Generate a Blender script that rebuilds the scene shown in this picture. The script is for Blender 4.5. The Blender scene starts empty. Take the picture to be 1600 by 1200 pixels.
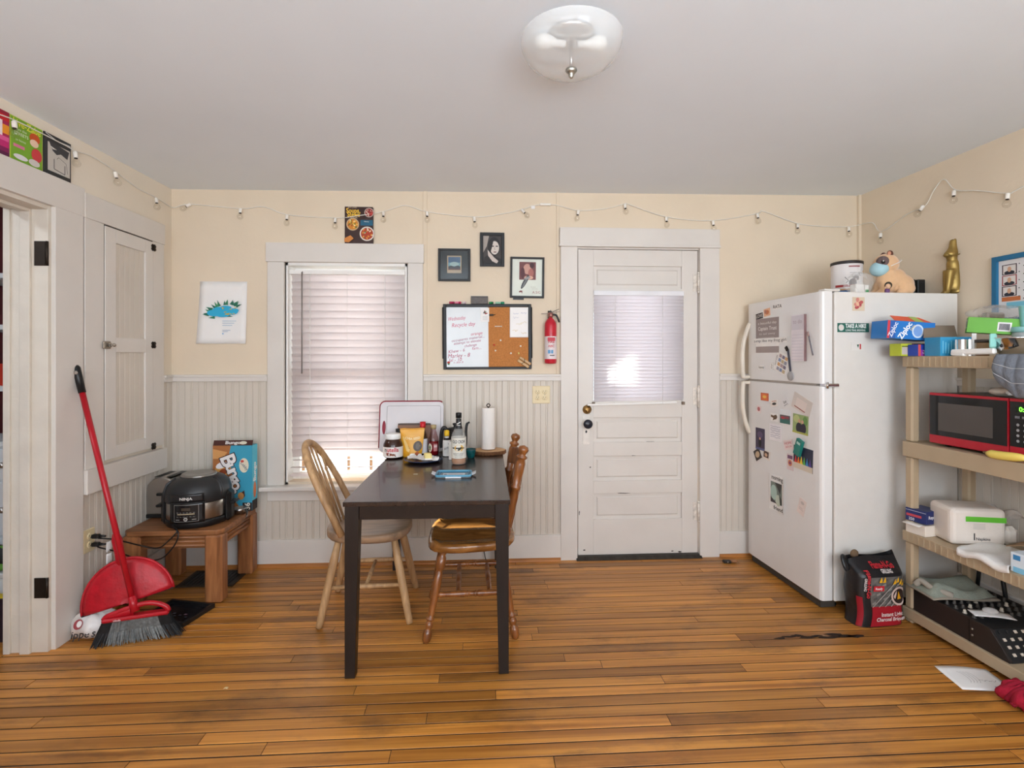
import bpy, math, random
from mathutils import Vector, Matrix, Euler
random.seed(11)
SC = bpy.context.scene
COL = SC.collection
V = Vector
PI = math.pi

# ------------------------------------------------------------------ camera, sky, sun, fill lights, exposure
YAW = math.radians(3.2)
FPX, HCAM, HOR = 787.0, 1.325, 558.0
cam_d = bpy.data.cameras.new('camera')
cam_d.sensor_width = 36.0
cam_d.lens = FPX / 1600 * 36
cam_d.shift_y = -(600 - HOR) / 1600
cam_d.clip_start = 0.02
cam = bpy.data.objects.new('camera', cam_d)
cam.location = (0, 0, HCAM)
cam.rotation_euler = (PI / 2, 0, -YAW)
COL.objects.link(cam)
SC.camera = cam

world = bpy.data.worlds.new('world')
SC.world = world
world.use_nodes = True
bg = world.node_tree.nodes['Background']
bg.inputs[0].default_value = (0.80, 0.89, 1.0, 1)
bg.inputs[1].default_value = 4.5

sun_d = bpy.data.lights.new('sun', 'SUN')
sun_d.energy = 55.0
sun_d.angle = math.radians(0.6)
sun_d.color = (1.0, 0.93, 0.82)
sun = bpy.data.objects.new('sun', sun_d)
sun.rotation_euler = V((1.25, -1.0, -0.30)).to_track_quat('-Z', 'Y').to_euler()
COL.objects.link(sun)


def area_light(name, loc, rot, sx, sy, power, color):
    d = bpy.data.lights.new(name, 'AREA')
    d.shape = 'RECTANGLE'
    d.size, d.size_y = sx, sy
    d.energy = power
    d.color = color
    o = bpy.data.objects.new(name, d)
    o.location = loc
    o.rotation_euler = rot
    COL.objects.link(o)


REAR = -1.30
area_light('rear_fill_light', (1.15, REAR - 0.08, 1.50), (PI / 2 + .78, 0, 0), 1.5, 1.3, 54, (0.86, 0.93, 1.0))  # two unseen area lamps added behind the camera to brighten the room
area_light('rear_fill_light', (-0.75, REAR - 0.08, 1.50), (PI / 2 + .78, 0, 0), 1.5, 1.3, 30, (0.86, 0.93, 1.0))

SC.view_settings.view_transform = 'Standard'
SC.view_settings.look = 'None'
SC.view_settings.gamma = 1.0
SC.view_settings.use_curve_mapping = False
SC.view_settings.exposure = 0.32
SC.cycles.use_denoising = True
SC.cycles.max_bounces = 10
SC.cycles.diffuse_bounces = 6
SC.cycles.transparent_max_bounces = 16
SC.cycles.caustics_reflective = False
SC.cycles.caustics_refractive = False
SC.cycles.sample_clamp_indirect = 6.0

# ------------------------------------------------------------------ where a sight line meets a real surface
S_, C_ = math.sin(YAW), math.cos(YAW)


def ray(px, py):
    u = (px - 800) / FPX
    return V((S_ + u * C_, C_ - u * S_, (HOR - py) / FPX))


def hit(px, py, p0, n):
    r = ray(px, py)
    o = V((0, 0, HCAM))
    return o + r * ((V(p0) - o).dot(V(n)) / r.dot(V(n)))


WB = 3.28           # back wall plane
WL = -1.96          # left wall plane
RA = math.radians(1.8)   # right wall is a little out of square
RW0 = V((2.545, WB, 0))
RDIR = V((math.sin(RA), -math.cos(RA), 0))     # along right wall, towards the camera
RN = V((-math.cos(RA), -math.sin(RA), 0))      # into the room


def on_back(px, py):
    p = hit(px, py, (0, WB, 0), (0, 1, 0))
    return p.x, p.z


def on_left(px, py):
    p = hit(px, py, (WL, 0, 0), (1, 0, 0))
    return p.y, p.z


def on_right(px, py):
    p = hit(px, py, RW0, RN)
    return (p - RW0).dot(RDIR), p.z


# ------------------------------------------------------------------ materials
def lin(c):
    out = []
    for v in c[:3]:
        v = v / 255.0
        out.append(v / 12.92 if v <= 0.04045 else ((v + 0.055) / 1.055) ** 2.4)
    return (out[0], out[1], out[2], 1.0)


MATS = {}


def mat(col, rough=0.5, metal=0.0, var=0.06, scale=9.0, bump=0.0, bscale=60.0, trans=0.0, alpha=1.0,
        emit=0.0, coat=0.0, sub=0.0, ior=1.45, stretch=(1, 1, 1), key=None, transl=0.0):
    k = key or (tuple(col), rough, metal, var, scale, bump, bscale, trans, alpha, emit, coat, sub, stretch, transl)
    if k in MATS:
        return MATS[k]
    m = bpy.data.materials.new('procedural')
    m.use_nodes = True
    nt = m.node_tree
    b = nt.nodes['Principled BSDF']
    L = lin(col)
    b.inputs['Base Color'].default_value = L
    b.inputs['Roughness'].default_value = rough
    b.inputs['Metallic'].default_value = metal
    b.inputs['IOR'].default_value = ior
    b.inputs['Transmission Weight'].default_value = trans
    b.inputs['Alpha'].default_value = alpha
    b.inputs['Coat Weight'].default_value = coat
    b.inputs['Sheen Weight'].default_value = sub
    tc = nt.nodes.new('ShaderNodeTexCoord')
    mp = nt.nodes.new('ShaderNodeMapping')
    mp.inputs['Scale'].default_value = stretch
    nt.links.new(tc.outputs['Object'], mp.inputs[0])
    if var > 0:
        n = nt.nodes.new('ShaderNodeTexNoise')
        n.inputs['Scale'].default_value = scale
        n.inputs['Detail'].default_value = 4
        nt.links.new(mp.outputs[0], n.inputs['Vector'])
        r = nt.nodes.new('ShaderNodeMapRange')
        r.inputs['From Min'].default_value = 0.3
        r.inputs['From Max'].default_value = 0.7
        r.inputs['To Min'].default_value = 1 - var
        r.inputs['To Max'].default_value = 1 + var
        nt.links.new(n.outputs['Fac'], r.inputs['Value'])
        mx = nt.nodes.new('ShaderNodeVectorMath')
        mx.operation = 'SCALE'
        mx.inputs[0].default_value = L[:3]
        nt.links.new(r.outputs[0], mx.inputs['Scale'])
        nt.links.new(mx.outputs[0], b.inputs['Base Color'])
    if bump > 0:
        n2 = nt.nodes.new('ShaderNodeTexNoise')
        n2.inputs['Scale'].default_value = bscale
        n2.inputs['Detail'].default_value = 5
        nt.links.new(mp.outputs[0], n2.inputs['Vector'])
        bp = nt.nodes.new('ShaderNodeBump')
        bp.inputs['Strength'].default_value = bump
        bp.inputs['Distance'].default_value = 0.01
        nt.links.new(n2.outputs['Fac'], bp.inputs['Height'])
        nt.links.new(bp.outputs[0], b.inputs['Normal'])
    if emit > 0:
        b.inputs['Emission Color'].default_value = L
        b.inputs['Emission Strength'].default_value = emit
    if transl > 0:
        out = nt.nodes['Material Output']
        t = nt.nodes.new('ShaderNodeBsdfTranslucent')
        t.inputs['Color'].default_value = L
        mixs = nt.nodes.new('ShaderNodeMixShader')
        mixs.inputs[0].default_value = transl
        nt.links.new(b.outputs[0], mixs.inputs[1])
        nt.links.new(t.outputs[0], mixs.inputs[2])
        nt.links.new(mixs.outputs[0], out.inputs['Surface'])
    MATS[k] = m
    return m


def wood(c1, c2, rough=0.4, stretch=(1.2, 14, 14), scale=3.0, wear=None, wear_amt=0.5, randomize=0.0, coat=0.0, key=None, world_co=False):
    """grained wood: streaks stretched along one axis, optional worn patches, per-piece tone"""
    k = key or ('wood', tuple(c1), tuple(c2), rough, stretch, scale, randomize, coat)
    if k in MATS:
        return MATS[k]
    m = bpy.data.materials.new('wood')
    m.use_nodes = True
    nt = m.node_tree
    N = nt.nodes.new
    b = nt.nodes['Principled BSDF']
    b.inputs['Roughness'].default_value = rough
    b.inputs['Coat Weight'].default_value = coat
    tc = N('ShaderNodeTexCoord')
    geo = N('ShaderNodeNewGeometry')
    src = geo.outputs['Position'] if world_co else tc.outputs['Object']
    oi = N('ShaderNodeObjectInfo')
    add = N('ShaderNodeVectorMath')
    add.operation = 'MULTIPLY_ADD'
    comb = N('ShaderNodeCombineXYZ')
    for i in range(3):
        nt.links.new(oi.outputs['Random'], comb.inputs[i])
    nt.links.new(comb.outputs[0], add.inputs[0])
    add.inputs[1].default_value = (17, 31, 23) if randomize > 0 else (0, 0, 0)
    nt.links.new(src, add.inputs[2])
    mp = N('ShaderNodeMapping')
    mp.inputs['Scale'].default_value = stretch
    nt.links.new(add.outputs[0], mp.inputs[0])
    n = N('ShaderNodeTexNoise')
    n.inputs['Scale'].default_value = scale
    n.inputs['Detail'].default_value = 6
    n.inputs['Distortion'].default_value = 0.6
    nt.links.new(mp.outputs[0], n.inputs['Vector'])
    cr = N('ShaderNodeValToRGB')
    cr.color_ramp.elements[0].position = 0.32
    cr.color_ramp.elements[1].position = 0.68
    cr.color_ramp.elements[0].color = lin(c1)
    cr.color_ramp.elements[1].color = lin(c2)
    nt.links.new(n.outputs['Fac'], cr.inputs[0])
    outc = cr.outputs[0]
    if randomize > 0:
        r = N('ShaderNodeMapRange')
        r.inputs['To Min'].default_value = 1 - randomize
        r.inputs['To Max'].default_value = 1 + randomize * 0.55
        nt.links.new(oi.outputs['Random'], r.inputs['Value'])
        sc = N('ShaderNodeVectorMath')
        sc.operation = 'SCALE'
        nt.links.new(outc, sc.inputs[0])
        nt.links.new(r.outputs[0], sc.inputs['Scale'])
        outc = sc.outputs[0]
    if wear:
        w = N('ShaderNodeTexNoise')
        w.inputs['Scale'].default_value = 2.1
        w.inputs['Detail'].default_value = 9
        w.inputs['Roughness'].default_value = 0.68
        mp2 = N('ShaderNodeMapping')
        mp2.inputs['Scale'].default_value = (0.8, 2.4, 1)
        nt.links.new(geo.outputs['Position'], mp2.inputs[0])
        nt.links.new(mp2.outputs[0], w.inputs['Vector'])
        wr = N('ShaderNodeValToRGB')
        wr.color_ramp.elements[0].position = 0.52
        wr.color_ramp.elements[1].position = 0.70
        wr.color_ramp.elements[0].color = (0, 0, 0, 1)
        wr.color_ramp.elements[1].color = (wear_amt, wear_amt, wear_amt, 1)
        nt.links.new(w.outputs['Fac'], wr.inputs[0])
        mx = N('ShaderNodeMix')
        mx.data_type = 'RGBA'
        nt.links.new(wr.outputs[0], mx.inputs['Factor'])
        nt.links.new(outc, mx.inputs['A'])
        mx.inputs['B'].default_value = lin(wear)
        outc = mx.outputs['Result']
    nt.links.new(outc, b.inputs['Base Color'])
    bp = N('ShaderNodeBump')
    bp.inputs['Strength'].default_value = 0.12
    bp.inputs['Distance'].default_value = 0.004
    nt.links.new(n.outputs['Fac'], bp.inputs['Height'])
    nt.links.new(bp.outputs[0], b.inputs['Normal'])
    MATS[k] = m
    return m


def glass(col=(235, 240, 240), rough=0.03):
    """thin clear glass or clear plastic: mostly see-through with a glossy skin"""
    k = ('glass', tuple(col), rough)
    if k in MATS:
        return MATS[k]
    m = bpy.data.materials.new('glass')
    m.use_nodes = True
    nt = m.node_tree
    nt.nodes.remove(nt.nodes['Principled BSDF'])
    out = nt.nodes['Material Output']
    tr = nt.nodes.new('ShaderNodeBsdfTransparent')
    tr.inputs[0].default_value = lin(col)
    gl = nt.nodes.new('ShaderNodeBsdfGlossy')
    gl.inputs['Roughness'].default_value = rough
    lw = nt.nodes.new('ShaderNodeLayerWeight')
    pw = nt.nodes.new('ShaderNodeMath')
    pw.operation = 'POWER'
    pw.inputs[1].default_value = 3.0
    nt.links.new(lw.outputs['Facing'], pw.inputs[0])
    fr = nt.nodes.new('ShaderNodeMath')
    fr.operation = 'MULTIPLY_ADD'
    fr.inputs[1].default_value = 0.55
    fr.inputs[2].default_value = 0.04
    nt.links.new(pw.outputs[0], fr.inputs[0])
    mx = nt.nodes.new('ShaderNodeMixShader')
    nt.links.new(fr.outputs[0], mx.inputs[0])
    nt.links.new(tr.outputs[0], mx.inputs[1])
    nt.links.new(gl.outputs[0], mx.inputs[2])
    nt.links.new(mx.outputs[0], out.inputs['Surface'])
    MATS[k] = m
    return m


def film(col=(235, 235, 238), alpha=0.35):
    """crinkled clear plastic film"""
    return mat(col, rough=0.12, alpha=alpha, var=0.1, scale=30, bump=0.6, bscale=40)


# ------------------------------------------------------------------ mesh builder
class MB:
    def __init__(s):
        s.v, s.f, s.mi, s.sm = [], [], [], []

    def add(s, verts, faces, M=None, mi=0, smooth=False):
        o = len(s.v)
        for p in verts:
            s.v.append((M @ V(p)) if M is not None else V(p))
        for f in faces:
            s.f.append([i + o for i in f])
            s.mi.append(mi)
            s.sm.append(smooth)
        return s

    def box(s, x0, y0, z0, x1, y1, z1, ch=0.0, M=None, mi=0):
        x0, x1 = min(x0, x1), max(x0, x1)
        y0, y1 = min(y0, y1), max(y0, y1)
        z0, z1 = min(z0, z1), max(z0, z1)
        ch = min(ch, (x1 - x0) * .45, (y1 - y0) * .45, (z1 - z0) * .45)
        if ch <= 0:
            vs = [(x, y, z) for x in (x0, x1) for y in (y0, y1) for z in (z0, z1)]
            fs = [(0, 1, 3, 2), (4, 6, 7, 5), (0, 4, 5, 1), (2, 3, 7, 6), (0, 2, 6, 4), (1, 5, 7, 3)]
            return s.add(vs, fs, M, mi)
        lo, hi = (x0, y0, z0), (x1, y1, z1)
        vs, idx = [], {}
        for sx in (0, 1):
            for sy in (0, 1):
                for sz in (0, 1):
                    sg = (sx, sy, sz)
                    for a in range(3):
                        p = []
                        for k in range(3):
                            e = hi[k] if sg[k] else lo[k]
                            if k != a:
                                e += -ch if sg[k] else ch
                            p.append(e)
                        idx[(sg, a)] = len(vs)
                        vs.append(tuple(p))
        fs = []
        for a in range(3):
            b, c = (a + 1) % 3, (a + 2) % 3
            for d in (0, 1):
                q = []
                for (e, f) in ((0, 0), (1, 0), (1, 1), (0, 1)):
                    sg = [0, 0, 0]
                    sg[a], sg[b], sg[c] = d, e, f
                    q.append(idx[(tuple(sg), a)])
                fs.append(q if d else q[::-1])
            for e in (0, 1):
                for f in (0, 1):
                    s0, s1 = [0, 0, 0], [0, 0, 0]
                    s0[b] = s1[b] = e
                    s0[c] = s1[c] = f
                    s1[a] = 1
                    q = [idx[(tuple(s0), b)], idx[(tuple(s1), b)], idx[(tuple(s1), c)], idx[(tuple(s0), c)]]
                    fs.append(q if (e ^ f) else q[::-1])
        for sg in ((0, 0, 0), (0, 0, 1), (0, 1, 0), (0, 1, 1), (1, 0, 0), (1, 0, 1), (1, 1, 0), (1, 1, 1)):
            q = [idx[(sg, 0)], idx[(sg, 1)], idx[(sg, 2)]]
            fs.append(q if sum(sg) % 2 else q[::-1])
        return s.add(vs, fs, M, mi)

    def beam(s, p0, p1, w, t, up=(0, 0, 1), ch=0.0, mi=0):
        p0, p1 = V(p0), V(p1)
        z = (p1 - p0)
        L = z.length
        z.normalize()
        x = V(up).cross(z)
        if x.length < 1e-5:
            x = V((1, 0, 0)).cross(z)
        x.normalize()
        y = z.cross(x)
        M = Matrix.Translation(p0) @ Matrix((x, y, z)).transposed().to_4x4()
        return s.box(-w / 2, -t / 2, 0, w / 2, t / 2, L, ch, M, mi)

    def prism(s, poly, h0, h1, M=None, mi=0, smooth=False):
        n = len(poly)
        vs = [(x, y, h0) for x, y in poly] + [(x, y, h1) for x, y in poly]
        fs = [list(range(n))[::-1], list(range(n, 2 * n))]
        s.add(vs, fs, M, mi)
        o = len(s.v) - 2 * n
        for i in range(n):
            j = (i + 1) % n
            s.f.append([o + i, o + j, o + n + j, o + n + i])
            s.mi.append(mi)
            s.sm.append(smooth)
        return s

    def lathe(s, prof, n=24, M=None, mi=0, cap=True, smooth=True, sx=1.0, sy=1.0, a0=0.0, a1=2 * PI):
        full = abs(a1 - a0 - 2 * PI) < 1e-6
        k = n if full else n + 1
        vs = []
        for r, z in prof:
            for i in range(k):
                a = a0 + (a1 - a0) * i / n
                vs.append((r * math.cos(a) * sx, r * math.sin(a) * sy, z))
        fs = []
        for j in range(len(prof) - 1):
            for i in range(n if full else n):
                i2 = (i + 1) % k
                fs.append([j * k + i, j * k + i2, (j + 1) * k + i2, (j + 1) * k + i])
        s.add(vs, fs, M, mi, smooth)
        o = len(s.v) - len(vs)
        if cap and full:
            if prof[0][0] > 1e-5:
                s.f.append([o + i for i in range(k)][::-1]); s.mi.append(mi); s.sm.append(False)
            if prof[-1][0] > 1e-5:
                t = o + (len(prof) - 1) * k
                s.f.append([t + i for i in range(k)]); s.mi.append(mi); s.sm.append(False)
        return s

    def turned(s, p0, p1, prof, n=14, mi=0):
        """turned spindle between two points, prof = [(t 0..1, radius)]"""
        p0, p1 = V(p0), V(p1)
        d = p1 - p0
        L = d.length
        M = Matrix.Translation(p0) @ d.to_track_quat('Z', 'Y').to_matrix().to_4x4()
        return s.lathe([(r, t * L) for t, r in prof], n, M, mi)

    def tube(s, pts, r, n=8, mi=0, cap=True, closed=False, flat=1.0, up=None):
        pts = [V(p) for p in pts]
        m = len(pts)
        rs = r if isinstance(r, (list, tuple)) else [r] * m
        vs, prev = [], None
        for i, p in enumerate(pts):
            a = pts[(i - 1) % m] if (i > 0 or closed) else pts[i]
            b = pts[(i + 1) % m] if (i < m - 1 or closed) else pts[i]
            t = (b - a).normalized()
            if up is not None:
                x = V(up).cross(t)
                if x.length < 1e-4:
                    x = prev or t.orthogonal()
            elif prev is None:
                x = t.orthogonal()
            else:
                x = prev - t * prev.dot(t)
                if x.length < 1e-5:
                    x = t.orthogonal()
            x = x.normalized()
            prev = x.copy()
            y = t.cross(x)
            for k in range(n):
                an = 2 * PI * k / n
                vs.append(p + x * (rs[i] * math.cos(an)) + y * (rs[i] * flat * math.sin(an)))
        fs = []
        for i in range(m if closed else m - 1):
            i2 = (i + 1) % m
            for k in range(n):
                k2 = (k + 1) % n
                fs.append([i * n + k, i * n + k2, i2 * n + k2, i2 * n + k])
        if cap and not closed:
            fs.append(list(range(n))[::-1])
            fs.append([(m - 1) * n + k for k in range(n)])
        return s.add(vs, fs, None, mi, True)

    def ball(s, c, rx, ry=None, rz=None, nu=16, nv=10, M=None, mi=0):
        ry = ry or rx
        rz = rz or rx
        T = Matrix.Translation(V(c)) @ Matrix.Diagonal((rx, ry, rz, 1))
        if M is not None:
            T = M @ T
        vs = [(0, 0, -1)]
        for j in range(1, nv):
            a = -PI / 2 + PI * j / nv
            for i in range(nu):
                b = 2 * PI * i / nu
                vs.append((math.cos(a) * math.cos(b), math.cos(a) * math.sin(b), math.sin(a)))
        vs.append((0, 0, 1))
        fs = []
        for i in range(nu):
            fs.append([0, 1 + (i + 1) % nu, 1 + i])
        for j in range(nv - 2):
            for i in range(nu):
                i2 = (i + 1) % nu
                fs.append([1 + j * nu + i, 1 + j * nu + i2, 1 + (j + 1) * nu + i2, 1 + (j + 1) * nu + i])
        t = 1 + (nv - 2) * nu
        for i in range(nu):
            fs.append([t + i, t + (i + 1) % nu, len(vs) - 1])
        return s.add(vs, fs, T, mi, True)

    def sheet(s, fn, nu, nv, t=0.0, mi=0, smooth=True):
        """surface fn(u,v) -> point; t thickness along normal"""
        P = [[V(fn(i / nu, j / nv)) for i in range(nu + 1)] for j in range(nv + 1)]
        vs = [p for row in P for p in row]
        k = nu + 1
        fs = [[j * k + i, j * k + i + 1, (j + 1) * k + i + 1, (j + 1) * k + i] for j in range(nv) for i in range(nu)]
        if t == 0:
            return s.add(vs, fs, None, mi, smooth)
        off = []
        for j in range(nv + 1):
            for i in range(nu + 1):
                a = P[j][min(i + 1, nu)] - P[j][max(i - 1, 0)]
                b = P[min(j + 1, nv)][i] - P[max(j - 1, 0)][i]
                nn = a.cross(b)
                nn = nn.normalized() if nn.length > 1e-9 else V((0, 0, 1))
                off.append(P[j][i] - nn * t)
        m = len(vs)
        fs2 = [[m + q for q in f[::-1]] for f in fs]
        rim = [(0, i, i + 1) for i in range(nu)] + [(nv, i + 1, i) for i in range(nu)]
        sd = []
        for i in range(nu):
            sd.append([i + 1, i, m + i, m + i + 1])
            a = nv * k + i
            sd.append([a, a + 1, m + a + 1, m + a])
        for j in range(nv):
            a, b = j * k, (j + 1) * k
            sd.append([a, b, m + b, m + a])
            a, b = j * k + nu, (j + 1) * k + nu
            sd.append([b, a, m + a, m + b])
        return s.add(vs + off, fs + fs2 + sd, None, mi, smooth)

    def mesh(s, name, mats):
        me = bpy.data.meshes.new(name)
        me.from_pydata([tuple(p) for p in s.v], [], s.f)
        for m in (mats if isinstance(mats, (list, tuple)) else [mats]):
            me.materials.append(m)
        me.polygons.foreach_set('material_index', s.mi)
        me.polygons.foreach_set('use_smooth', s.sm)
        me.update()
        return me

    def build(s, name, mats, parent=None, bevel=0.0, subsurf=0, seg=2):
        o = bpy.data.objects.new(name, s.mesh(name, mats))
        COL.objects.link(o)
        if parent is not None:
            o.parent = parent
        if bevel > 0:
            b = o.modifiers.new('Bevel', 'BEVEL')
            b.width, b.segments, b.limit_method = bevel, seg, 'ANGLE'
        if subsurf:
            m = o.modifiers.new('Subdivision', 'SUBSURF')
            m.levels = m.render_levels = subsurf
        return o


def tag(o, label, cat=None, group=None):
    o['label'] = label
    if cat:
        o['category'] = cat
    if group:
        o['group'] = group
    return o


def thing(name, label, cat, loc=(0, 0, 0), rot=0, group=None):
    o = bpy.data.objects.new(name, None)
    o.empty_display_size = 0.05
    COL.objects.link(o)
    o.location = loc
    o.rotation_euler = rot if isinstance(rot, (tuple, list, Euler)) else (0, 0, rot)
    return tag(o, label, cat, group)


def struct(o, label=None):
    o['kind'] = 'structure'
    if label:
        o['label'] = label
    return o


def share(o, name, parent, M=None, loc=None):
    c = bpy.data.objects.new(name, o.data)
    COL.objects.link(c)
    c.parent = parent
    if loc is not None:
        c.location = loc
    return c


# ------------------------------------------------------------------ flat print: lettering and pictures as thin layered shapes
TXT = {}


def glyphs(body, bold):
    k = (body, bold)
    if k not in TXT:
        cu = bpy.data.curves.new('text', 'FONT')
        cu.body = body
        cu.size = 1.0
        cu.offset = bold
        cu.resolution_u = 3
        cu.align_x = 'CENTER'
        cu.align_y = 'CENTER'
        o = bpy.data.objects.new('text', cu)
        me = bpy.data.meshes.new_from_object(o)
        TXT[k] = ([v.co.copy() for v in me.vertices], [list(p.vertices) for p in me.polygons])
        bpy.data.objects.remove(o)
        bpy.data.curves.remove(cu)
        bpy.data.meshes.remove(me)
    return TXT[k]


class Print:
    """layers of coloured flat shapes on a plane: origin o, right r, up u (in the parent's space)"""

    def __init__(s, o, r, u, lift=0.0004, step=0.00012, wrap=None):
        s.wrap = wrap      # radius of a cylinder the print lies on
        s.o, s.r, s.u = V(o), V(r).normalized(), V(u).normalized()
        s.n = s.r.cross(s.u)
        s.h, s.step = lift, step
        s.mb, s.mats = MB(), []

    def pt(s, x, y):
        if s.wrap:
            R = s.wrap
            a = x / R
            return s.o + s.r * (math.sin(a) * (R + s.h)) + s.u * y + s.n * (math.cos(a) * (R + s.h) - R)
        return s.o + s.r * x + s.u * y + s.n * s.h

    def _m(s, col, **kw):
        m = mat(col, rough=kw.get('rough', 0.55), var=0.03, metal=kw.get('metal', 0), emit=kw.get('emit', 0))
        if m not in s.mats:
            s.mats.append(m)
        return s.mats.index(m)

    def poly(s, pts, col, **kw):
        mi = s._m(col, **kw)
        s.h += s.step
        s.mb.add([s.pt(x, y) for x, y in pts], [list(range(len(pts)))], None, mi)
        return s

    def rect(s, x0, y0, x1, y1, col, **kw):
        if s.wrap and abs(x1 - x0) > .008:
            mi = s._m(col, **kw)
            s.h += s.step
            k = max(2, int(abs(x1 - x0) / .006))
            vs = [s.pt(x0 + (x1 - x0) * i / k, yy) for yy in (y0, y1) for i in range(k + 1)]
            s.mb.add(vs, [[i, i + 1, k + 2 + i, k + 1 + i] for i in range(k)], None, mi, True)
            return s
        return s.poly([(x0, y0), (x1, y0), (x1, y1), (x0, y1)], col, **kw)

    def ell(s, cx, cy, rx, ry, col, n=18, a=0.0, **kw):
        ca, sa = math.cos(a), math.sin(a)
        pts = []
        for i in range(n):
            t = 2 * PI * i / n
            x, y = rx * math.cos(t), ry * math.sin(t)
            pts.append((cx + x * ca - y * sa, cy + x * sa + y * ca))
        return s.poly(pts, col, **kw)

    def line(s, pts, w, col, **kw):
        mi = s._m(col, **kw)
        s.h += s.step
        for (x0, y0), (x1, y1) in zip(pts, pts[1:]):
            d = math.hypot(x1 - x0, y1 - y0) or 1e-6
            nx, ny = -(y1 - y0) / d * w / 2, (x1 - x0) / d * w / 2
            q = [(x0 + nx, y0 + ny), (x0 - nx, y0 - ny), (x1 - nx, y1 - ny), (x1 + nx, y1 + ny)]
            s.mb.add([s.pt(x, y) for x, y in q], [[0, 1, 2, 3]], None, mi)
        return s

    def text(s, body, x, y, size, col, rot=0.0, bold=0.0, w=None, shear=0.0, **kw):
        vs, fs = glyphs(body, bold)
        mi = s._m(col, **kw)
        s.h += s.step
        kx = 1.0
        if w:
            xs = [v.x for v in vs]
            kx = w / size / max(1e-4, max(xs) - min(xs))
        ca, sa = math.cos(rot), math.sin(rot)
        out = []
        for v in vs:
            a, b = (v.x * kx + v.y * shear) * size, v.y * size
            out.append(s.pt(x + a * ca - b * sa, y + a * sa + b * ca))
        s.mb.add(out, fs, None, mi)
        return s

    def scribble(s, x0, x1, y, amp, w, col, n=14, seed=1):
        rr = random.Random(seed)
        pts = [(x0 + (x1 - x0) * i / n, y + rr.uniform(-amp, amp)) for i in range(n + 1)]
        return s.line(pts, w, col)

    def build(s, name, parent):
        return s.mb.build(name, s.mats, parent)


def smooth_path(pts, k=6):
    """Catmull-Rom through points"""
    P = [V(p) for p in pts]
    P = [P[0] * 2 - P[1]] + P + [P[-1] * 2 - P[-2]]
    out = []
    for i in range(1, len(P) - 2):
        for j in range(k):
            t = j / k
            a, b, c, d = P[i - 1], P[i], P[i + 1], P[i + 2]
            out.append(0.5 * ((2 * b) + (c - a) * t + (2 * a - 5 * b + 4 * c - d) * t * t + (3 * b - a - 3 * c + d) * t ** 3))
    out.append(P[-2])
    return out


def rrect(w, h, r, n=5):
    pts = []
    for cx, cy, a in ((w / 2 - r, h / 2 - r, 0), (-w / 2 + r, h / 2 - r, 90), (-w / 2 + r, -h / 2 + r, 180), (w / 2 - r, -h / 2 + r, 270)):
        for i in range(n + 1):
            t = math.radians(a + 90 * i / n)
            pts.append((cx + r * math.cos(t), cy + r * math.sin(t)))
    return pts
# ------------------------------------------------------------------ palette
PLASTER = mat((222, 206, 183), rough=0.75, var=0.035, scale=2.2, bump=0.10, bscale=45, key='plaster')
PAINT = mat((216, 210, 203), rough=0.42, var=0.03, scale=5, bump=0.05, bscale=30, key='paint')
PAINT2 = mat((208, 199, 187), rough=0.5, var=0.03, scale=5, bump=0.05, bscale=30, key='paint_board')
CEIL = mat((230, 238, 246), rough=0.6, var=0.02, scale=1.5, bump=0.06, bscale=25, key='ceiling')
FLOORW = wood((150, 93, 37), (206, 141, 64), rough=0.32, stretch=(.35, 16, 1), scale=2.6, wear=(58, 36, 20), wear_amt=0.72,
              randomize=0.36, coat=0.0, key='floor', world_co=True)
SHOE = wood((140, 84, 36), (186, 122, 60), rough=0.4, key='shoe')
DARKJOINT = mat((26, 16, 10), rough=0.8, key='joint')
WHITE = mat((238, 236, 232), rough=0.35, var=0.02, key='white')
BLACK = mat((22, 22, 23), rough=0.4, var=0.1, key='black')
BLACKM = mat((30, 30, 31), rough=0.6, var=0.1, key='blackmatte')
STEEL = mat((176, 172, 168), rough=0.28, metal=1.0, var=0.05, key='steel')
CHROME = mat((215, 215, 215), rough=0.12, metal=1.0, var=0.0, key='chrome')
IRON = mat((52, 44, 38), rough=0.5, metal=0.7, var=0.2, key='iron')
BRASS = mat((186, 150, 96), rough=0.35, metal=1.0, key='brass')
PAPER = mat((238, 236, 234), rough=0.8, var=0.02, key='paper')
IVORY = mat((222, 205, 165), rough=0.4, var=0.02, key='ivory')

ZC0, ZC1 = 2.380, 2.420      # ceiling sags a little: left and right height
XR = 2.545
BW = 0.083

# ------------------------------------------------------------------ floor: strip boards, each one a piece
mb = MB()
mb.box(WL - .172, REAR - 0.2, -0.08, 2.9, WB + 0.2, -0.0016)
floor = struct(mb.build('floor', DARKJOINT), 'worn orange-brown strip wood floor')
rr = random.Random(5)
PW = 0.0572
y = WB + 0.1
xl, xr = WL - 0.17, 2.72
row = 0
while y > REAR:
    x = xl - rr.uniform(0, 0.9)
    while x < xr:
        L = rr.choice((0.9, 1.25, 1.6, 2.1, 2.5)) * rr.uniform(0.85, 1.15)
        a, b = max(x, xl), min(x + L, xr)
        if xr - b < 0.25:
            b = xr
            x = xr
        if b - a > 0.05:
            cy, cx = y - PW / 2, (a + b) / 2
            m1 = MB()
            m1.box(a - cx + .0010, -PW / 2 + .0026, -0.019, b - cx - .0010, PW / 2 - .0026, 0.0, ch=0.0009)
            o = m1.build('floor_board', FLOORW, floor)
            o.location = (cx, cy, rr.uniform(-0.0008, 0.0))
        x += L
    y -= PW
    row += 1

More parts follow.
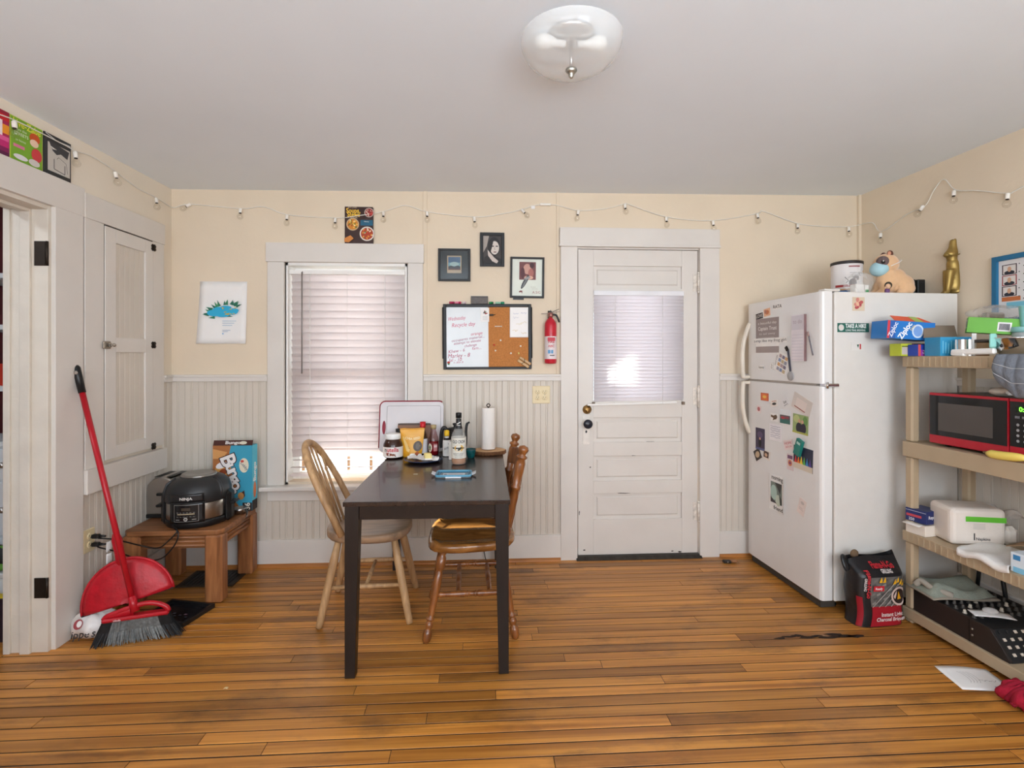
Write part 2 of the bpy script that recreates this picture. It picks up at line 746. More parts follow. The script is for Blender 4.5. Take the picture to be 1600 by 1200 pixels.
# scorched streak in one board near the refrigerator
rc_ = random.Random(4)
m = MB()
for k_ in range(9):
    cx_, cy_ = 1.395 + k_ * .046, 2.305 + rc_.uniform(-.012, .012)
    L_, h_ = rc_.uniform(.03, .06), rc_.uniform(.006, .015)
    m.add([(cx_ + L_ * math.cos(a_) * rc_.uniform(.6, 1.1), cy_ + h_ * math.sin(a_) * rc_.uniform(.5, 1.2), .0006) for a_ in [i_ * PI / 6 for i_ in range(12)]], [list(range(12))])
o = m.build('burn_mark', mat((40, 24, 14), rough=.8, var=.3, scale=40), floor)
o['kind'] = 'stuff'

# ------------------------------------------------------------------ ceiling
mb = MB()
xa, xb = WL - 0.2, 2.85
zz = lambda x: ZC0 + (x - WL) / (XR - WL) * (ZC1 - ZC0)
ya, yb = REAR - 0.2, WB + 0.15
mb.add([(xa, ya, zz(xa)), (xb, ya, zz(xb)), (xb, yb, zz(xb)), (xa, yb, zz(xa)),
        (xa, ya, 2.6), (xb, ya, 2.6), (xb, yb, 2.6), (xa, yb, 2.6)],
       [(0, 3, 2, 1), (4, 5, 6, 7), (0, 1, 5, 4), (1, 2, 6, 5), (2, 3, 7, 6), (3, 0, 4, 7)])
struct(mb.build('ceiling', CEIL), 'smooth white ceiling')

# ------------------------------------------------------------------ back wall with window and door openings
WX0, WX1, WZ0, WZ1 = -1.256, -0.494, 0.53, 1.927
DX0, DX1, DZ1 = 0.600, 1.440, 2.050
mb = MB()
T = WB + 0.15
for a in ((WL - 0.17, 0, WX0, 2.5), (WX0, 0, WX1, WZ0), (WX0, WZ1, WX1, 2.5), (WX1, 0, DX0, 2.5), (DX0, DZ1, DX1, 2.5), (DX1, 0, XR + 0.15, 2.5)):
    mb.box(a[0], WB, a[1], a[2], T, a[3])
wall_back = struct(mb.build('wall_back', PLASTER), 'cream plaster wall with window and door')

# left wall with doorway
JY, JY0, JZ = 2.394, 1.42, 2.008
mb = MB()
mb.box(WL - 0.17, REAR - .15, 0, WL, JY0, 2.5)
mb.box(WL - 0.17, JY0, JZ, WL, JY, 2.5)
mb.box(WL - 0.17, JY, 0, WL, WB, 2.5)
wall_left = struct(mb.build('wall_left', mat((228, 217, 200), rough=0.75, var=0.03, scale=2.2, bump=0.1, bscale=45, key='plaster_left')), 'pale cream plaster wall with doorway')

# right wall, a little out of square
mb = MB()
RM = Matrix.Translation(RW0) @ Matrix((RDIR, -RN, V((0, 0, 1)))).transposed().to_4x4()   # local x along wall to camera, y into wall
mb.box(-0.1, 0, 0, 4.8, 0.15, 2.5, M=RM)
wall_right = struct(mb.build('wall_right', PLASTER), 'cream plaster wall behind the shelf unit')

# rear wall behind the camera, with two added openings for the fill lights
mb = MB()
ry0, ry1 = REAR - 0.15, REAR
for a in ((WL - .17, 0, -1.5, 2.5), (-1.5, 0, 0.0, .85), (-1.5, 2.15, 0.0, 2.5), (0.0, 0, .4, 2.5), (.4, 0, 1.9, .85), (.4, 2.15, 1.9, 2.5), (1.9, 0, 2.85, 2.5)):
    mb.box(a[0], ry0, a[1], a[2], ry1, a[3])
struct(mb.build('wall_rear', PLASTER), 'cream plaster wall behind the viewpoint')

# ------------------------------------------------------------------ beadboard wainscot
def bead_mesh(h, key):
    w = BW
    g = 0.0035
    prof = [(0, .012), (0, .004), (.0022, .0), (.034, .0), (.036, g), (.0385, .0), (.0445, .0), (.047, g), (.049, .0), (w - .0022, .0), (w, .004), (w, .012)]
    m = MB()
    n = len(prof)
    vs = [(x, y, 0) for x, y in prof] + [(x, y, h) for x, y in prof]
    fs = [[i, i + 1, n + i + 1, n + i] for i in range(n - 1)]
    fs += [list(range(n))[::-1], list(range(n, 2 * n))]
    m.add(vs, fs)
    return m.mesh(key, PAINT2)


BM = {}


def board(parent, loc, rz, z0, z1):
    h = round(z1 - z0, 3)
    if h not in BM:
        BM[h] = bead_mesh(h, 'board')
    o = bpy.data.objects.new('board', BM[h])
    COL.objects.link(o)
    o.parent = parent
    o.location = (loc[0], loc[1], z0)
    o.rotation_euler = (0, 0, rz)


BZ0, BZ1 = 0.168, 1.172
BF = 0.010           # boards stand this far in front of the plaster
x = WL + 0.004
while x < XR - 0.05:
    if x + BW < WX0 - 0.02 or (x > WX1 + 0.02 and x + BW < DX0 - 0.03) or x > DX1 + 0.03:
        board(wall_back, (x, WB - BF, 0), 0, BZ0, BZ1)
    elif x < WX1 + 0.02:
        board(wall_back, (x, WB - BF, 0), 0, BZ0, 0.45)
    x += BW
# left wall: x axis of a board runs along +Y there, so turn it a quarter
y = WB - 0.01
while y > 2.56:
    board(wall_left, (WL + BF, y - BW, 0), PI / 2, BZ0, BZ1 if y - BW > 3.12 else 0.66)
    y -= BW
board(wall_left, (WL + BF, y - BW + 0.05, 0), PI / 2, BZ0, 1.172)
# right wall
s = 0.004
while s < 2.4:
    p = RW0 + RDIR * s + RN * BF
    board(wall_right, (p.x, p.y, 0), RA - PI / 2, BZ0, BZ1)
    s += BW

# chair rails
tn = [0]


def trim(mbx, label, m=None, bevel=0.002):
    tn[0] += 1
    return struct(mbx.build('trim_%d' % tn[0], m or PAINT, None, bevel), label)


for a, b in ((WL, -1.364), (-0.388, 0.500), (1.560, XR - .02)):
    mb = MB()
    mb.box(a, WB - 0.026, 1.172, b, WB, 1.206)
    mb.box(a, WB - 0.034, 1.200, b, WB, 1.214)
    trim(mb, 'white chair rail along the back wall')
mb = MB()
mb.box(WL, 3.17, 1.172, WL + 0.026, WB - 0.03, 1.206)
mb.box(WL, 3.17, 1.200, WL + 0.034, WB - 0.035, 1.214)
trim(mb, 'white chair rail stub beside the wall cupboard')
mb = MB()
mb.box(0.02, -0.026, 1.172, 2.6, 0, 1.206, M=RM)
mb.box(0.02, -0.034, 1.200, 2.6, 0, 1.214, M=RM)
trim(mb, 'white chair rail behind the shelf unit')

# baseboards with a wooden shoe moulding
def baseboard(name, pieces, M=None, label=''):
    m = MB()
    for x0, x1 in pieces:
        m.box(x0, -0.022, 0.004, x1, 0, 0.168, M=M)
    o = struct(m.build(name, PAINT, None, 0.003), label)
    m = MB()
    for x0, x1 in pieces:
        m.prism([(0, .0), (-.036, .0), (-.034, .010), (-.027, .017), (-.022, .02), (0, .02)], x0, x1,
                M=(M or Matrix()) @ Matrix(((0, 0, 1, 0), (1, 0, 0, 0), (0, 1, 0, 0), (0, 0, 0, 1))))
    m.build('shoe_moulding', SHOE, o)
    return o


MBK = Matrix.Translation((0, WB, 0))
baseboard('baseboard_back', [(WL + .03, 0.500), (1.560, XR - .03)], MBK, 'tall white baseboard under the back wainscot')
MLF = Matrix.Translation((WL, 0, 0)) @ Matrix.Rotation(PI / 2, 4, 'Z')
baseboard('baseboard_left', [(2.56, WB - .005)], MLF, 'tall white baseboard on the left wall')
baseboard('baseboard_right', [(0.03, 2.6)], RM, 'tall white baseboard behind the shelf unit')

# narrow battens covering plaster joints
for x0, x1, z0, z1 in ((-0.392, -0.366, 1.214, 2.40), (0.474, 0.492, 1.214, 2.41)):
    mb = MB()
    mb.box(x0, WB - 0.008, z0, x1, WB, z1)
    trim(mb, 'thin painted batten on the plaster', PLASTER)
mb = MB()
mb.box(0, -0.02, 1.214, .02, 0, 2.42, M=RM)
trim(mb, 'thin painted corner strip', PLASTER)

# ------------------------------------------------------------------ window 1: casing, jamb, sash, panes, stool, apron
win = struct(bpy.data.objects.new('window_1', None), 'double-hung window in wide painted casing')
COL.objects.link(win)
m = MB(); m.box(-1.372, WB - .030, 1.927, -0.384, WB, 2.048); m.build('head_casing', PAINT, win, .003)
m = MB(); m.box(-1.364, WB - .024, .515, -1.262, WB, 1.927); m.build('side_casing', PAINT, win, .003)
m = MB(); m.box(-0.488, WB - .024, .515, -0.390, WB, 1.927); m.build('side_casing', PAINT, win, .003)
m = MB(); m.box(-1.398, WB - .075, .487, -0.355, WB + .11, .515); m.build('sill', PAINT, win, .008, seg=3)
m = MB(); m.box(-1.364, WB - .020, .415, -0.390, WB, .487); m.build('apron', PAINT, win, .003)
m = MB()
m.box(-1.262, WB, .515, -1.244, T, 1.927); m.box(-0.506, WB, .515, -0.488, T, 1.927); m.box(-1.262, WB, 1.909, -0.488, T, 1.927)
m.build('jamb', WHITE, win)
for z0, z1, yy in ((.53, 1.22, WB + .085), (1.19, 1.909, WB + .118)):
    m = MB()
    m.box(-1.244, yy, z0, -1.20, yy + .03, z1); m.box(-0.55, yy, z0, -0.506, yy + .03, z1)
    m.box(-1.20, yy, z0, -0.55, yy + .03, z0 + .045); m.box(-1.20, yy, z1 - .04, -0.55, yy + .03, z1)
    sash = m.build('sash', WHITE, win, .002)
    m = MB(); m.box(-1.20, yy + .013, z0 + .045, -0.55, yy + .016, z1 - .04)
    m.build('pane', glass(), sash)


SLAT = mat((242, 235, 234), rough=0.45, var=0.02, transl=0.52, key='slat')  # faint pink tint of the light outside is put into the slat colour
SLAT2 = mat((240, 236, 239), rough=0.45, var=0.02, transl=0.42, key='slat_mini')  # tint of the outside light is in this slat colour too


def slat_mesh(w, d, tilt, m, name):
    mb = MB()
    def fn(u, v):
        a = (v - .5) * d
        bow = 0.055 * d * (1 - (2 * v - 1) ** 2)
        yy = a * math.cos(tilt) - bow * math.sin(tilt)
        z = a * math.sin(tilt) + bow * math.cos(tilt)
        return ((u - .5) * w, yy, z)
    mb.sheet(fn, 1, 5, 0.0009)
    return mb.mesh(name, m)


# window blind: wide slats nearly closed, inside the jambs
bl = thing('window_blind', 'white wide-slat horizontal blind lowered in the window beside the dining table', 'blind', (-0.875, WB + .038, 0))
m = MB(); m.box(-.366, -.030, 1.856, .366, .022, 1.882); m.build('head_rail', WHITE, bl, .002)
zs, pitch = 1.832, 0.0468
k = 0
prg = random.Random(3)
sm = slat_mesh(.718, .059, math.radians(-71), SLAT, 'slat')
while zs > 0.585:
    o = bpy.data.objects.new('slat', sm)
    COL.objects.link(o)
    o.parent = bl
    ro = prg.uniform(-.03, .03)
    o.location = (0, 0, zs)
    if k > 24:
        ro += 0.70 + 0.22 * (k - 24)
    o.rotation_euler = (ro, prg.uniform(-.002, .002), 0)
    zs -= pitch
    k += 1
m = MB(); m.box(-.362, -.020, .560, .362, .020, .577); m.build('bottom_rail', SLAT, bl, .003)
for xx in (-.235, .238):
    m = MB()
    m.tube([(xx, -.031, 1.86), (xx, -.030, .57)], .0016, 6)
    m.build('ladder_cord', WHITE, bl)
m = MB(); m.tube([(0.0, -.031, 1.86), (0.0, -.030, .57)], .0009, 5); m.build('lift_cord', WHITE, bl)
m = MB(); m.tube([(-.282, -.040, 1.865), (-.282, -.042, 1.22)], .0042, 6); m.tube([(-.282, -.040, 1.865), (-.282, -.026, 1.872)], .003, 6)
m.build('tilt_wand', mat((120, 112, 110), rough=.3), bl)

# ------------------------------------------------------------------ door 1 and its casing
m = MB(); m.box(.494, WB - .030, DZ1, 1.560, WB, 2.170); m.box(.490, WB - .036, DZ1 - .004, 1.564, WB, DZ1 + .012)
trim(m, 'white head casing over the back door')
m = MB(); m.box(.500, WB - .024, 0, DX0 + .01, WB, DZ1 - .004); trim(m, 'white side casing beside the door knob')
m = MB(); m.box(DX1 - .012, WB - .024, 0, 1.560, WB, DZ1 - .004); trim(m, 'white side casing on the hinge side of the back door')
m = MB()
m.box(DX0, WB, 0, DX0 + .015, T, DZ1); m.box(DX1 - .012, WB, 0, DX1, T, DZ1); m.box(DX0, WB, DZ1 - .012, DX1, T, DZ1)
trim(m, 'painted jamb around the back door')
m = MB(); m.prism([(0, 0), (0, .022), (-.075, .020), (-.10, .002), (-.10, 0)], DX0 + .002, DX1 - .002,
                  M=Matrix.Translation((0, WB + .06, 0)) @ Matrix(((0, 0, 1, 0), (1, 0, 0, 0), (0, 1, 0, 0), (0, 0, 0, 1))))
trim(m, 'dark worn metal threshold under the back door', mat((66, 62, 58), rough=.45, metal=.6, var=.3, scale=20))

door = struct(bpy.data.objects.new('door_1', None), 'old white panelled back door with a half window')
COL.objects.link(door)
dx0, dx1 = .6195, 1.4225
sx0, sx1 = .722, 1.315
dy0, dy1 = WB + .004, WB + .044


def dpart(name, x0, z0, x1, z1, y0=dy0, y1=dy1, mt=PAINT, bev=.002, par=door):
    mm = MB()
    mm.box(x0, y0, z0, x1, y1, z1)
    return mm.build(name, mt, par, bev)


dpart('stile', dx0, .022, sx0, 2.034)
dpart('stile', sx1, .022, dx1, 2.034)
rails = [(1.927, 2.034), (1.735, 1.780), (.925, 1.035), (.672, .763), (.424, .508), (.022, .253)]
for z0, z1 in rails:
    dpart('rail', sx0, z0, sx1, z1)
for z0, z1 in ((1.780, 1.927), (.763, .925), (.508, .672), (.253, .424)):
    mm = MB()
    # raised field panel: recessed flat with bevelled edge
    yb, yf = dy0 + .016, dy0 + .009
    mm.box(sx0, yb, z0, sx1, dy1 - .006, z1)
    i0, i1 = .022, .030
    a = [(sx0 + i0, yb, z0 + i0), (sx1 - i0, yb, z0 + i0), (sx1 - i0, yb, z1 - i0), (sx0 + i0, yb, z1 - i0)]
    b = [(sx0 + i1, yf, z0 + i1), (sx1 - i1, yf, z0 + i1), (sx1 - i1, yf, z1 - i1), (sx0 + i1, yf, z1 - i1)]
    mm.add(a + b, [[0, 1, 5, 4], [1, 2, 6, 5], [2, 3, 7, 6], [3, 0, 4, 7], [4, 5, 6, 7]])
    mm.build('panel', PAINT, door)
m = MB(); m.box(sx0, WB + .022, 1.035, sx1, WB + .026, 1.735); m.build('pane', glass(), door)
for z0, z1 in ((1.764, 1.879), (1.003, 1.125), (.242, .358)):
    m = MB()
    m.lathe([(.0085, z0), (.0085, z1)], 12, Matrix.Translation((1.4225, WB - .012, 0)))
    for zz_ in (z0 + .03, z0 + .057, z0 + .085):
        m.lathe([(.0095, zz_), (.0095, zz_ + .003)], 12, Matrix.Translation((1.4225, WB - .012, 0)))
    m.ball((1.4225, WB - .012, z1 + .006), .007)
    m.ball((1.4225, WB - .012, z0 - .006), .007)
    m.box(1.392, WB - .001, z0, 1.420, WB + .0045, z1)
    m.build('hinge', mat((222, 214, 204), rough=.4, metal=.15, var=.25, scale=40), door)
m = MB()
m.prism([(-.026, -.09), (-.020, -.1), (.020, -.1), (.026, -.09), (.022, -.075), (.022, .075), (.026, .09), (.020, .1), (-.020, .1), (-.026, .09), (-.022, .075), (-.022, -.075)], 0, .006,
        Matrix.Translation((.672, WB + .004, .850)) @ Matrix.Rotation(PI / 2, 4, 'X'))
pl = m.build('knob_plate', mat((226, 220, 212), rough=.35, var=.06, scale=40), door, .0015)
m = MB(); m.lathe([(.010, 0), (.010, .022), (.020, .030), (.030, .040), (.030, .050), (.020, .058), (0, .060)], 20, Matrix.Translation((.675, WB, .890)) @ Matrix.Rotation(PI / 2, 4, 'X'))
m.build('knob', mat((38, 38, 48), rough=.25), pl)
m = MB(); m.ball((.672, WB - .003, .835), .006, .002, .009); m.build('keyhole', BLACK, pl)
m = MB(); m.lathe([(.030, 0), (.029, .008), (.020, .012), (.019, .016), (0, .016)], 22, Matrix.Translation((.678, WB + .004, .980)) @ Matrix.Rotation(PI / 2, 4, 'X'))
db = m.build('deadbolt', BRASS, door)
m = MB(); m.box(.674, WB - .020, .968, .682, WB - .010, .992); m.build('thumb_turn', BRASS, db, .002)

CHIP = mat((52, 44, 38), rough=.9)
rc_ = random.Random(15)
for cx_, cz_, w_, h_ in ((.92, .4255, .10, .006), (.99, .6735, .03, .004), (1.10, .7645, .07, .004), (.70, .60, .010, .012), (1.30, .030, .03, .012), (1.25, .036, .02, .008), (.627, .30, .008, .03), (.66, .055, .02, .010)):
    pts_ = []
    for i_ in range(10):
        a_ = 2 * PI * i_ / 10
        pts_.append((cx_ + w_ / 2 * math.cos(a_) * rc_.uniform(.5, 1.1), cz_ + h_ / 2 * math.sin(a_) * rc_.uniform(.4, 1.2)))
    m = MB(); m.add([(x_, dy0 - .0006, z_) for x_, z_ in pts_], [list(range(10))]); m.build('paint_chip', CHIP, door)

# mini blind mounted over the door glass
bl2 = thing('mini_blind', 'white narrow-slat mini blind covering the back door window', 'blind', (1.019, WB - .014, 0))
m = MB(); m.box(-.300, -.014, 1.728, .300, .014, 1.760); m.build('head_rail', mat((226, 226, 230), rough=.35), bl2, .003)
sm2 = slat_mesh(.600, .0305, math.radians(-66), SLAT2, 'mini_slat')
zs = 1.716
k = 0
while zs > 1.035:
    o = bpy.data.objects.new('slat', sm2)
    COL.objects.link(o)
    o.parent = bl2
    o.location = (0, 0, zs)
    o.rotation_euler = (prg.uniform(-.04, .04), -.010 * max(0, k - 24) / 6, 0)
    zs -= .0222
    k += 1
m = MB(); m.box(-.298, -.011, 1.006, .298, .011, 1.018, M=Matrix.Rotation(-.022, 4, 'Y') @ Matrix.Translation((-.022, 0, .008))); m.build('bottom_rail', WHITE, bl2, .002)
for xx in (-.162, .156):
    m = MB(); m.tube([(xx, -.014, 1.73), (xx, -.014, 1.02)], .0011, 5); m.build('ladder_cord', WHITE, bl2)
for xx in (-.300, .300):
    m = MB(); m.box(xx - .008, -.006, 1.01, xx + .008, .014, 1.03); m.build('hold_down_bracket', mat((120, 105, 90), rough=.5), bl2)

# ------------------------------------------------------------------ doorway in the left wall (door 2): jamb, stops, casing, hinge leaves
m = MB()
m.box(WL + .001, JY - .002, 0, WL + .024, 2.552, JZ + .01); trim(m, 'wide white casing beside the pantry doorway')
m = MB()
m.box(WL + .001, JY0 - .14, JZ - .002, WL + .026, 2.560, 2.142); trim(m, 'wide white head casing over the pantry doorway')
jm = mat((214, 205, 192), rough=.45, var=.05, scale=8, bump=.08, bscale=40)
m = MB()
m.box(WL - .172, JY - .020, 0, WL + .006, JY, JZ); m.box(WL - .172, JY0, JZ - .020, WL + .006, JY - .02, JZ); m.box(WL - .172, JY0 - .0, 0, WL + .006, JY0 + .020, JZ - .02)
m.box(WL - .105, JY - .034, 0, WL - .062, JY - .020, JZ - .02); m.box(WL - .105, JY0 + .02, JZ - .034, WL - .062, JY - .034, JZ - .02)
m.box(WL - .178, JY - .030, 0, WL - .150, JY - .002, JZ)
jamb = trim(m, 'painted jamb with stop in the pantry doorway', jm)
for z0, z1 in ((1.735, 1.845), (.245, .335)):
    m = MB()
    m.box(WL - .050, JY - .0235, z0, WL - .004, JY - .0195, z1)
    m.lathe([(.006, z0), (.006, z1)], 10, Matrix.Translation((WL + .004, JY - .022, 0)))
    m.build('hinge_leaf', IRON, jamb)

# pantry beyond the doorway
PRED = mat((92, 34, 38), rough=.7, var=.06)
m = MB()
m.box(-3.3, 3.02, 0, WL - .17, 3.10, 2.5); m.box(-3.38, .2, 0, -3.3, 3.1, 2.5); m.box(-3.3, .12, 0, WL - .17, .2, 2.5)
struct(m.build('wall_pantry', PRED), 'dark red pantry walls')
m = MB(); m.box(-3.38, .12, 2.40, WL - .17, 3.1, 2.5); struct(m.build('ceiling_pantry', CEIL), 'white pantry ceiling')
m = MB(); m.box(-3.3, .2, -.03, WL - .172, 3.02, -.0005); struct(m.build('floor_pantry', FLOORW), 'worn wooden pantry floor')
area_light('pantry_area_light', (-2.75, 1.5, 2.36), (0, 0, 0), .16, .16, 9, (.86, .93, 1.0))  # area lamp near the pantry ceiling, no fixture modelled

# ------------------------------------------------------------------ built-in wall cupboard on the left wall
cb = thing('wall_cupboard', 'white built-in wall cupboard with beadboard door in the left wall', 'cupboard', (WL, 0, 0))


def cpart(name, y0, z0, y1, z1, t=.024, t0=.0, mt=PAINT, par=cb, bev=.002):
    mm = MB()
    mm.box(t0, y0, z0, t, y1, z1)
    return mm.build(name, mt, par, bev)


cpart('casing_side', 2.562, .775, 2.684, 2.005)
cpart('casing_side', 3.066, .795, 3.168, 2.005)
cpart('casing_top', 2.558, 2.005, 3.172, 2.126, .028)
cpart('casing_bottom', 2.556, .655, 3.174, .775, .040)
dr = cpart('door', 2.690, .795, 3.062, 1.998, .014, .002)
cpart('stile', 2.690, .795, 2.765, 1.998, .027, .014, par=dr)
cpart('stile', 2.996, .795, 3.062, 1.998, .027, .014, par=dr)
for z0, z1 in ((1.925, 1.998), (1.351, 1.428), (.795, .862)):
    cpart('rail', 2.765, z0, 2.996, z1, .027, .014, par=dr)
for z0, z1 in ((1.428, 1.925), (.862, 1.351)):
    for i in range(6):
        a = 2.765 + i * .0385
        cpart('panel_strip', a + .0006, z0, a + .0379, z1, .018, .013, PAINT2, dr, .0015)
for z in (1.966, 1.396, .804):
    mm = MB()
    for sgn in (-1, 1):
        mm.prism([(0, -.017), (sgn * .012, -.020), (sgn * .021, -.010), (sgn * .016, 0), (sgn * .021, .010), (sgn * .012, .020), (0, .017)][::sgn], 0, .003,
                 Matrix.Translation((.0275, 3.064, z)) @ Matrix(((0, 0, 1, 0), (1, 0, 0, 0), (0, 1, 0, 0), (0, 0, 0, 1))))
    mm.lathe([(.005, -.018), (.005, .018)], 8, Matrix.Translation((.032, 3.064, z)))
    mm.build('hinge', IRON, dr)
mm = MB(); mm.box(.027, 2.668, 1.367, .034, 2.720, 1.407, ch=.003); mm.box(.034, 2.674, 1.374, .040, 2.688, 1.400); mm.box(.034, 2.695, 1.376, .042, 2.716, 1.398, ch=.003)
mm.tube([(.040, 2.700, 1.387), (.056, 2.703, 1.387)], .005); mm.ball((.060, 2.704, 1.387), .009)
mm.build('latch', mat((150, 140, 128), rough=.35, metal=.8, var=.3, scale=60), dr)
mm = MB(); mm.box(.0, 2.6835, .80, .020, 2.690, 2.004); mm.box(.0, 2.684, 1.998, .020, 3.066, 2.0045)
mm.build('gap', mat((60, 50, 42), rough=.9), cb)
# ================================================================== things on the walls
BACK_R, UPZ = V((1, 0, 0)), V((0, 0, 1))


def wall_print(parent, o, r=BACK_R, **kw):
    return Print(o, r, UPZ, **kw)


# ---- paper print with blue and green flower, curling at the bottom
t = thing('flower_poster', 'white paper print of a blue and green flower taped to the cream back wall', 'poster', (-1.640, WB, 1.41))
m = MB()
PW_, PH_ = .288, .392
def fn(u, v):
    x = (u - .5) * (PW_ + .012 * (1 - v)) - .010 * (1 - v)
    z = v * PH_
    curl = .018 * (1 - v) ** 2 * (0.6 + .4 * math.cos(u * 5)) + .003
    return (x, -curl, z)
m.sheet(fn, 8, 10, .0006)
m.build('sheet', PAPER, t)
p = Print((0, -.0145, .20), BACK_R, UPZ)
rr = random.Random(8)
for i in range(26):
    a = rr.uniform(0, 2 * PI)
    x, y = -.0 + .085 * math.cos(a), .005 + .035 * math.sin(a) + .02 * math.cos(a)
    b = math.atan2(y + .02, x) + rr.uniform(-.3, .3)
    L = rr.uniform(.024, .042)
    dx, dy = math.cos(b), math.sin(b)
    p.poly([(x - dy * .009, y + dx * .009), (x + dy * .009, y - dx * .009), (x + dx * L, y + dy * L * 1.1)], rr.choice(((44, 120, 88), (60, 140, 96), (36, 104, 84))))
for x, y, rx, ry in ((-.05, -.008, .045, .021), (0, -.012, .05, .022), (.05, 0, .045, .02), (.02, .026, .036, .012), (-.02, .012, .04, .018), (.07, .008, .03, .014)):
    p.ell(x, y, rx, ry, (44, 170, 212))
for i in range(12):
    p.ell(rr.uniform(-.02, .09), rr.uniform(-.02, .03), .008, .003, (206, 178, 70), n=8, a=rr.uniform(-1, 1))
for i in range(3):
    p.rect(.0, -.060 - i * .014, .085 - i * .012, -.056 - i * .014, (178, 196, 214))
p.rect(.0, -.118, .05, -.115, (150, 170, 200)); p.rect(.0, -.126, .034, -.123, (150, 170, 200)); p.ell(.004, -.138, .004, .005, (90, 160, 214), n=10)
p.build('print', t)

# ---- cookbook standing on the window casing
t = thing('cookbook', 'soup and stew cookbook standing on top of the window casing', 'book', (-.795, WB, 2.0485))
m = MB(); m.box(-.088, -.022, .0, .088, -.019, .234); m.build('front_cover', mat((60, 36, 30), rough=.35), t)
m = MB(); m.box(-.086, -.019, .002, .084, -.006, .232); m.build('page_block', PAPER, t)
m = MB(); m.box(-.088, -.006, .0, .088, -.003, .234); m.build('back_cover', mat((60, 36, 30), rough=.35), t)
p = Print((0, -.022, 0), BACK_R, UPZ)
p.rect(-.088, 0, .088, .234, (58, 34, 30), rough=.35)
p.rect(.01, .115, .088, .150, (30, 92, 120))
p.text('Soups,', -.035, .208, .042, (236, 190, 60), bold=.02, w=.088); p.text('Stews', -.033, .183, .042, (236, 190, 60), bold=.02, w=.080)
p.text('BEST LOVED', -.04, .228, .010, (220, 200, 170)); p.text('& MORE', -.03, .163, .012, (220, 200, 170))
def dish(cx, cy, r, rim, c1, c2, sd):
    q = random.Random(sd)
    p.ell(cx, cy, r, r, rim, 22); p.ell(cx, cy, r * .84, r * .84, c1, 20)
    for i in range(22):
        a, d = q.uniform(0, 6.28), r * .72 * math.sqrt(q.random())
        p.ell(cx + d * math.cos(a), cy + d * math.sin(a), r * .16, r * .1, q.choice(c2), 7, a=q.uniform(0, 3))
dish(-.038, .122, .040, (196, 168, 130), (206, 130, 40), ((238, 190, 80), (160, 70, 30), (240, 220, 160), (90, 110, 40)), 1)
dish(.052, .062, .046, (222, 216, 206), (170, 66, 34), ((236, 222, 190), (196, 60, 40), (90, 110, 50), (226, 150, 60)), 2)
dish(.066, .196, .030, (190, 170, 160), (150, 40, 40), ((200, 70, 60), (110, 30, 36), (220, 190, 170)), 3)
p.poly([(-.088, .03), (-.05, .05), (-.03, .03), (-.06, .005), (-.088, .008)], (206, 130, 60)); p.text('Hearty', .05, .138, .011, (230, 230, 220))
p.build('print', t)

# ---- framed pictures
def frame(name, label, x0, z0, x1, z1, fw, fcol, depth=.018, tilt=0.0):
    cx, cz = (x0 + x1) / 2, (z0 + z1) / 2
    t = thing(name, label, 'picture frame', (cx, WB, cz), (0, tilt, 0))
    w, h = (x1 - x0) / 2, (z1 - z0) / 2
    m = MB()
    m.box(-w, -depth, -h, -w + fw, 0, h); m.box(w - fw, -depth, -h, w, 0, h)
    m.box(-w + fw, -depth, -h, w - fw, 0, -h + fw); m.box(-w + fw, -depth, h - fw, w - fw, 0, h)
    m.build('frame', mat([int(c_ * .75) for c_ in fcol], rough=.5), t, .0015)
    return t, w, h


t, w, h = frame('framed_photo', 'square black frame holding a small instant photo of a horizon', -.294, 1.815, -.087, 2.025, .014, (34, 35, 38), .020)
m = MB(); m.box(-w + .014, -.010, -h + .014, w - .014, 0, h - .014); m.build('mat_board', mat((44, 46, 50), rough=.6), t)
p = Print((0, -.010, 0), BACK_R, UPZ)
p.rect(-.046, -.052, .046, .060, (238, 196, 160)); p.rect(-.039, -.024, .039, .052, (150, 190, 206))
p.rect(-.039, .016, .039, .052, (92, 120, 160)); p.ell(0, .006, .03, .014, (214, 228, 226)); p.rect(-.039, -.026, .039, -.010, (66, 50, 58))
p.poly([(-.039, -.010), (-.02, -.004), (0, -.011), (.02, -.003), (.039, -.009), (.039, -.02), (-.039, -.02)], (58, 44, 52)); p.rect(-.039, -.032, .039, -.024, (130, 60, 56))
p.build('photo', t)
m = MB(); m.box(-w + .014, -.016, -h + .014, w - .014, -.014, h - .014); m.build('glazing', glass(), t)

t, w, h = frame('framed_photo', 'upright black frame holding a black and white portrait photo', -.025, 1.913, .133, 2.132, .020, (26, 26, 28))
m = MB(); m.box(-w + .018, -.009, -h + .018, w - .018, 0, h - .018); m.build('backing', mat((30, 28, 28), rough=.6), t)
p = Print((0, -.009, 0), BACK_R, UPZ)
p.rect(-.058, -.090, .058, .090, (62, 56, 54)); p.poly([(-.058, .09), (-.058, -.02), (-.036, .02), (-.02, .09)], (160, 150, 142))
p.ell(.012, .02, .040, .062, (34, 30, 30)); p.ell(.016, .012, .029, .044, (206, 196, 188)); p.poly([(-.02, .06), (.01, .066), (.0, .02), (-.014, -.03), (-.03, -.02)], (30, 26, 26))
p.ell(.004, .022, .009, .004, (40, 34, 34), 8); p.ell(.030, .022, .009, .004, (40, 34, 34), 8); p.line([(.018, .018), (.014, .002), (.022, .0)], .002, (110, 100, 94)); p.ell(.018, -.016, .011, .004, (120, 90, 88), 8)
p.poly([(-.058, -.09), (-.05, -.05), (-.012, -.024), (.03, -.05), (.058, -.06), (.058, -.09)], (30, 27, 27))
p.poly([(-.03, .0), (-.014, -.02), (.012, -.05), (.04, -.074), (.03, -.09), (.0, -.075), (-.026, -.04)], (196, 184, 176))
p.build('photo', t)

